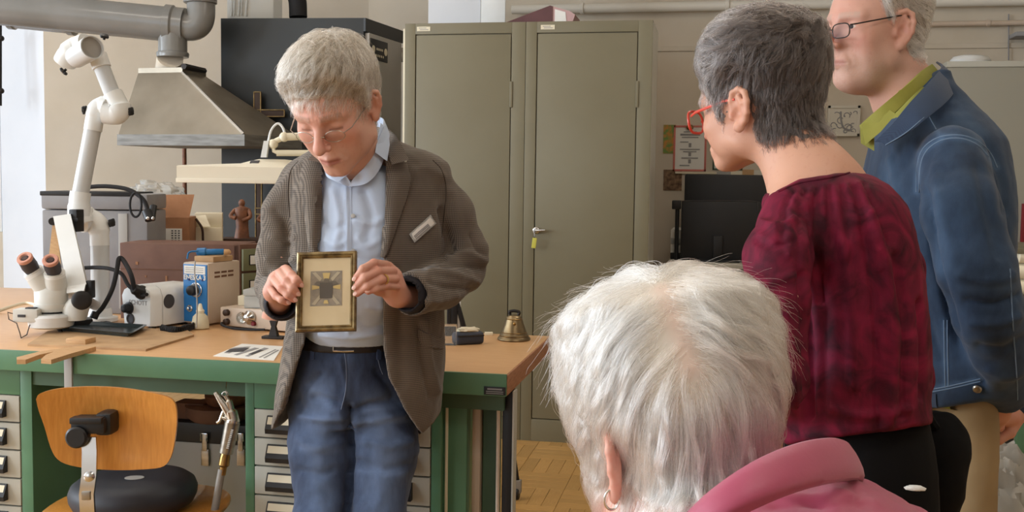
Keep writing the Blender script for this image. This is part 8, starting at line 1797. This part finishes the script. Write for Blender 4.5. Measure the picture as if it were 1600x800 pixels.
# ================================================================== the seated woman with white hair
def woman_d():
    rng = np.random.default_rng(21)
    Mx = head_matrix(q3(1052, 716, .93), R(156), R(20), R(-3)); dwn = Mx[0].T @ np.array([0, 0, -1.0])
    nb = q3(1120, 890, .86)
    hp = dict(skin=np.array(lin(220, 170, 152)), red=np.array(lin(206, 112, 98)), neck=tuple(to_local(Mx, nb)), nr=.050, open=True, ear=1.08, flare=.25, flush=.2, cut=-.026, drop=-.008, shl=[tuple(to_local(Mx, q3(1220, 900, .83))), tuple(to_local(Mx, q3(1030, 940, .80)))])
    L, V, F = build_head(Mx, hp, .0024); parts = [(V, F, skin_tint(L, hp))]
    lap = nb + np.array([-.30, .18, -.45])
    for s_, o_ in ((1, .05), (-1, -.05)): parts.append(hand_fn(axes3((-.3 * s_ - .4, .5, -.1), (0, 0, 1)), lap + np.array([0, o_, .03]), s_))
    ft = np.array([nb[0], nb[1], 0.0])
    zt_ = nb[2]; tk = [(zt_ - .60, nb[0] + .03, nb[1] + .02, .12, .12, 2.2), (zt_ - .3, nb[0] + .05, nb[1] + .01, .12, .11, 2.2), (zt_ - .12, nb[0] + .05, nb[1], .13, .09, 2.2), (zt_ - .02, nb[0] + .02, nb[1], .06, .05, 2)]
    AR = [[q3(1110, 1000, .76), q3(1060, 1200, .73), lap + np.array([.05, .05, .04])], [q3(1390, 1000, .93), q3(1420, 1250, .98), lap + np.array([.12, -.02, .04])]]
    hc_ = nb + np.array([.02, 0, -.56]); kn_ = hc_ + np.array([-.42, .20, .02]); LG = [[hc_ + o_, kn_ + o_, np.array([kn_[0] + o_[0] - .02, kn_[1] + o_[1], .1])] for o_ in (np.array([-.05, -.09, 0]), np.array([.05, .09, 0]))]
    v, f, c = whole_body(parts, tk, AR, LG, [nb, AR[0][-1], AR[1][-1]], np.array(lin(214, 166, 148)))
    w = smesh('person', v, f, 'skin', None, loc=ft, col=c); setp(w, 'seated woman with white hair and pink quilted jacket seen from behind in the foreground', 'person')
    # ---- quilted jacket
    M('pink_quilt', lin(172, 74, 102), .5, mix=lin(162, 66, 94), nscale=10, sheen=.2, bump=.1, bscale=120)
    tor = sect([(748, 1150, 1330, .845, .070), (764, 1118, 1368, .845, .105), (785, 1092, 1408, .84, .130), (810, 1068, 1442, .84, .150), (880, 1030, 1490, .84, .17), (1000, 1000, 1520, .84, .185), (1250, 990, 1520, .84, .19), (1500, 990, 1520, .84, .20)], 2.2)
    zq = tor[0][0]
    aL = [q3(1100, 985, .76), q3(1060, 1200, .72), lap + np.array([.05, -.06, .05])]; aR = [q3(1400, 880, .93), q3(1420, 1250, .98), lap + np.array([.12, .1, .05])]
    def fn(P):
        d = stack(P, tor, AX); d = d - (.0075 * np.abs(np.sin((P[:, 2] - zq + .012 * np.sin(P[:, 0] * 9)) * math.pi / .062)) ** .6).astype(f32)
        d = smin(d, chain(P, aL, [.062, .055, .042], .02), .03); return smin(d, chain(P, aR, [.062, .055, .042], .02), .03)
    lo = np.minimum(nb + [-.50, -.35, -.62], lap - .12); hi = nb + [.40, .45, .16]
    v, f = surface_nets(fn, lo, hi, .0072)
    v = fold(v, f, [([(1330, 750), (1345, 775), (1340, 800)], 6, -.004), ([(1150, 775), (1200, 770), (1240, 785)], 8, .003), ([(1290, 760), (1330, 775), (1380, 785)], 7, .003), ([(1200, 790), (1250, 782), (1290, 792)], 6, -.003)])
    v = cloth_noise(v, f, .003, 26, .0012, 80, 3, (1, 1, 1)); jk = smesh('quilted_jacket', v, f, 'pink_quilt', w)
    # stand-up collar: band of soft cloth round the nape
    up = [(1040, 838, .765), (1075, 806, .745), (1120, 764, .735), (1180, 722, .745), (1245, 694, .775), (1300, 686, .82), (1318, 700, .87), (1290, 716, .905)]
    lw = [(1050, 880, .750), (1086, 850, .728), (1140, 806, .715), (1205, 775, .722), (1270, 755, .755), (1326, 746, .81), (1340, 752, .87), (1300, 760, .915)]
    A1 = smooth_path([q3(*p) for p in up], 8); B1 = smooth_path([q3(*p) for p in lw], 8); cen = np.mean(A1 + B1, 0); rg = []; N_ = len(A1)
    for i, (a, b) in enumerate(zip(A1, B1)):
        o_ = (a + b) / 2 - cen; o_[2] = 0; tg = A1[min(i + 1, N_ - 1)] - A1[max(i - 1, 0)]; o_ = np.cross(tg, a - b); o_ /= np.linalg.norm(o_); o_ = -o_ if o_ @ np.array(FW) > 0 and i < N_ * .7 else o_
        ring = []; dn = (b - a)
        for u, k in ((0, 0), (.0, .003), (.06, .006), (.32, .008), (.48, .0085), (.56, .0085), (.75, .0085), (.95, .007), (1.05, .004), (1.05, -.006), (.5, -.004), (.05, -.004)): ring.append(Vector(a + dn * u + o_ * k))
        rg.append(ring)
    obj('collar', G().loft(rg), 'pink_quilt', w, angle=50)
    # ---- legs and chair (below the picture)
    hipc = nb + np.array([.02, .0, -.56]); kn = hipc + np.array([-.42, .20, .02])
    def tr(P):
        d = ell(P, hipc, (.2, .19, .12))
        for o_ in (np.array([-.05, -.09, 0]), np.array([.05, .09, 0])): d = smin(d, chain(P, [hipc + o_, kn + o_, np.array([kn[0] + o_[0] - .02, kn[1] + o_[1], .09])], [.09, .066, .05], .02), .03)
        return d
    v, f = surface_nets(tr, np.array([kn[0] - .2, kn[1] - .45, .03]), hipc + [.28, .36, .16], .012); smesh('trousers', v, f, 'black_cloth', w)
    for o_ in (np.array([-.05, -.09, 0]), np.array([.05, .09, 0])): shoe(kn + o_ + np.array([-.02, 0, 0]), (-.9, .4, 0), w)
    t = thing('visitor_chair', 'plain chair under the seated woman with white hair', 'chair', (hipc[0], hipc[1], 0)); sz = hipc[2] - .128
    T = TR((hipc[0], hipc[1], 0), R(-25)); obj('seat', G(T).b2((-.24, -.22, sz - .03), (.2, .22, sz), .01), 'chair_wood', t)
    for x in (-.22, .18):
        for y in (-.2, .2): obj('leg', G(T).tube([(x, y, 0), (x, y, sz - .03)], .012, 10), 'chrome', t)
    # ---- earring
    lobe = to_world(Mx, (-(EAR[0] + .010), EAR[1] + .0, EAR[2] - .036)); g = G(); g.tube([lobe + np.array(RH) * .007 * math.cos(a) + np.array([0, 0, -.007 + .010 * math.sin(a)]) for a in np.linspace(0, 6.283, 20)], .0013, 8); obj('earring', g, 'steel_bright', w)
    # ---- hair
    line = [(-.13, -.062), (-.085, -.056), (-.055, -.044), (-.036, -.034), (-.022, -.02), (-.004, .010), (.004, -.01), (.03, -.02), (.05, .0), (.07, .05), (.11, .075)]
    th = lambda P: .011 + .046 * np.clip((P[:, 2] + .03) / .175, 0, 1) ** 2.2
    fnh = lambda P: hair_cap_sdf(P, hp, line, .03, soft=.05, thick=th, earpad=.70)
    v, f = surface_nets(fnh, (-.13, -.155, -.11), (.13, .14, .185), .0032); v = relax(v, f, 1); m_ = hair_reg(v, line, hp, .70) > -.004; f2 = f[m_[f].all(1)]; wv = to_world(Mx, v); bt = tree(wv, f)
    part = []
    for px, py in ((1020, 424), (1034, 450), (1050, 490), (1068, 535), (1080, 575)):
        h, nn = cast(bt, px, py)
        if h is not None: part.append(to_local(Mx, np.array(h)))
    part = np.array(part); 
    def near(p):
        best = None; bp = None
        for a, b in zip(part[:-1], part[1:]):
            ab = b - a; t = np.clip(((p - a) @ ab) / (ab @ ab), 0, 1)[:, None]; c = a + t * ab; d = np.linalg.norm(p - c, axis=1)
            if best is None: best, bp = d.copy(), c.copy()
            else: k = d < best; best[k] = d[k]; bp[k] = c[k]
        return best, bp
    dist, _ = near(v); base = np.array(lin(206, 197, 184)); scalp = np.array(lin(226, 186, 168)); col = base + (scalp - base) * (np.exp(-(dist / .012) ** 2) * .42)[:, None]  # cap colour darkened to paint in the shade between the locks
    hr = smesh('hair', wv, f2, 'tinted', w, col=col)
    roots = sample(v, f, lambda a: (hair_reg(a, line, hp, .70) > .002) * np.where(near(a)[0] < .008, .7, 1.0), 2400, rng)
    lng = part[-1] - part[0]; lng /= np.linalg.norm(lng)
    def flow(p, t):
        dd, c = near(p); d = p - c; d /= np.linalg.norm(d, axis=1)[:, None] + 1e-6; q = d + dwn[None] * np.clip(.15 + dd / .07, 0, 1.5)[:, None] + .35 * lng[None] * np.exp(-dd / .05)[:, None]
        return q + .55 * np.stack([vnoise(p, 30, k) for k in range(3)], 1)
    ln = .055 + .03 * rng.random(len(roots)); ln = ln * np.clip(.45 + (roots[:, 2] + .05) / .11, .3, 1); gd = grow(fnh, roots, flow, ln, 12, lambda t: .006 * math.sin(t * 2.8) + .001, rng, .14)
    hair_mat('hair_d', lin(190, 178, 162), lin(248, 245, 239), .3, c3=lin(228, 220, 207)); W_ = strands(gd, 46000, rng, .0042, .78, .0030); hair_obj('hair_strands', to_world(Mx, W_), .00021, 'hair_d', hr)
    lk = roots[rng.choice(len(roots), 420, replace=False)]; gl_ = grow(fnh, lk, flow, (.06 + .04 * rng.random(len(lk))) * np.clip(.45 + (lk[:, 2] + .05) / .11, .3, 1), 14, lambda t: .003 + .008 * math.sin(t * 3.0), rng, .22)
    wv_ = np.linspace(0, 1, gl_.shape[1])[None, :, None]; gl_ = gl_ + .004 * np.sin(wv_ * 7 + rng.uniform(0, 6.28, (len(lk), 1, 1))) * rng.normal(0, 1, (len(lk), 1, 3)) * wv_
    hair_obj('hair_locks', to_world(Mx, strands(gl_, 15000, rng, .0042, .90, .0022)), .00022, 'hair_d', hr)
    top = roots[(to_world(Mx, roots)[:, 2] > np.quantile(to_world(Mx, roots)[:, 2], .72))][:160]; gf = grow(fnh, top, flow, .05 + .05 * rng.random(len(top)), 12, lambda t: .022 * t, rng, .5)
    hair_obj('flyaway_strands', to_world(Mx, strands(gf, 700, rng, .004, .3, .008)), .00017, 'hair_d', hr)
    return w
woman_d()
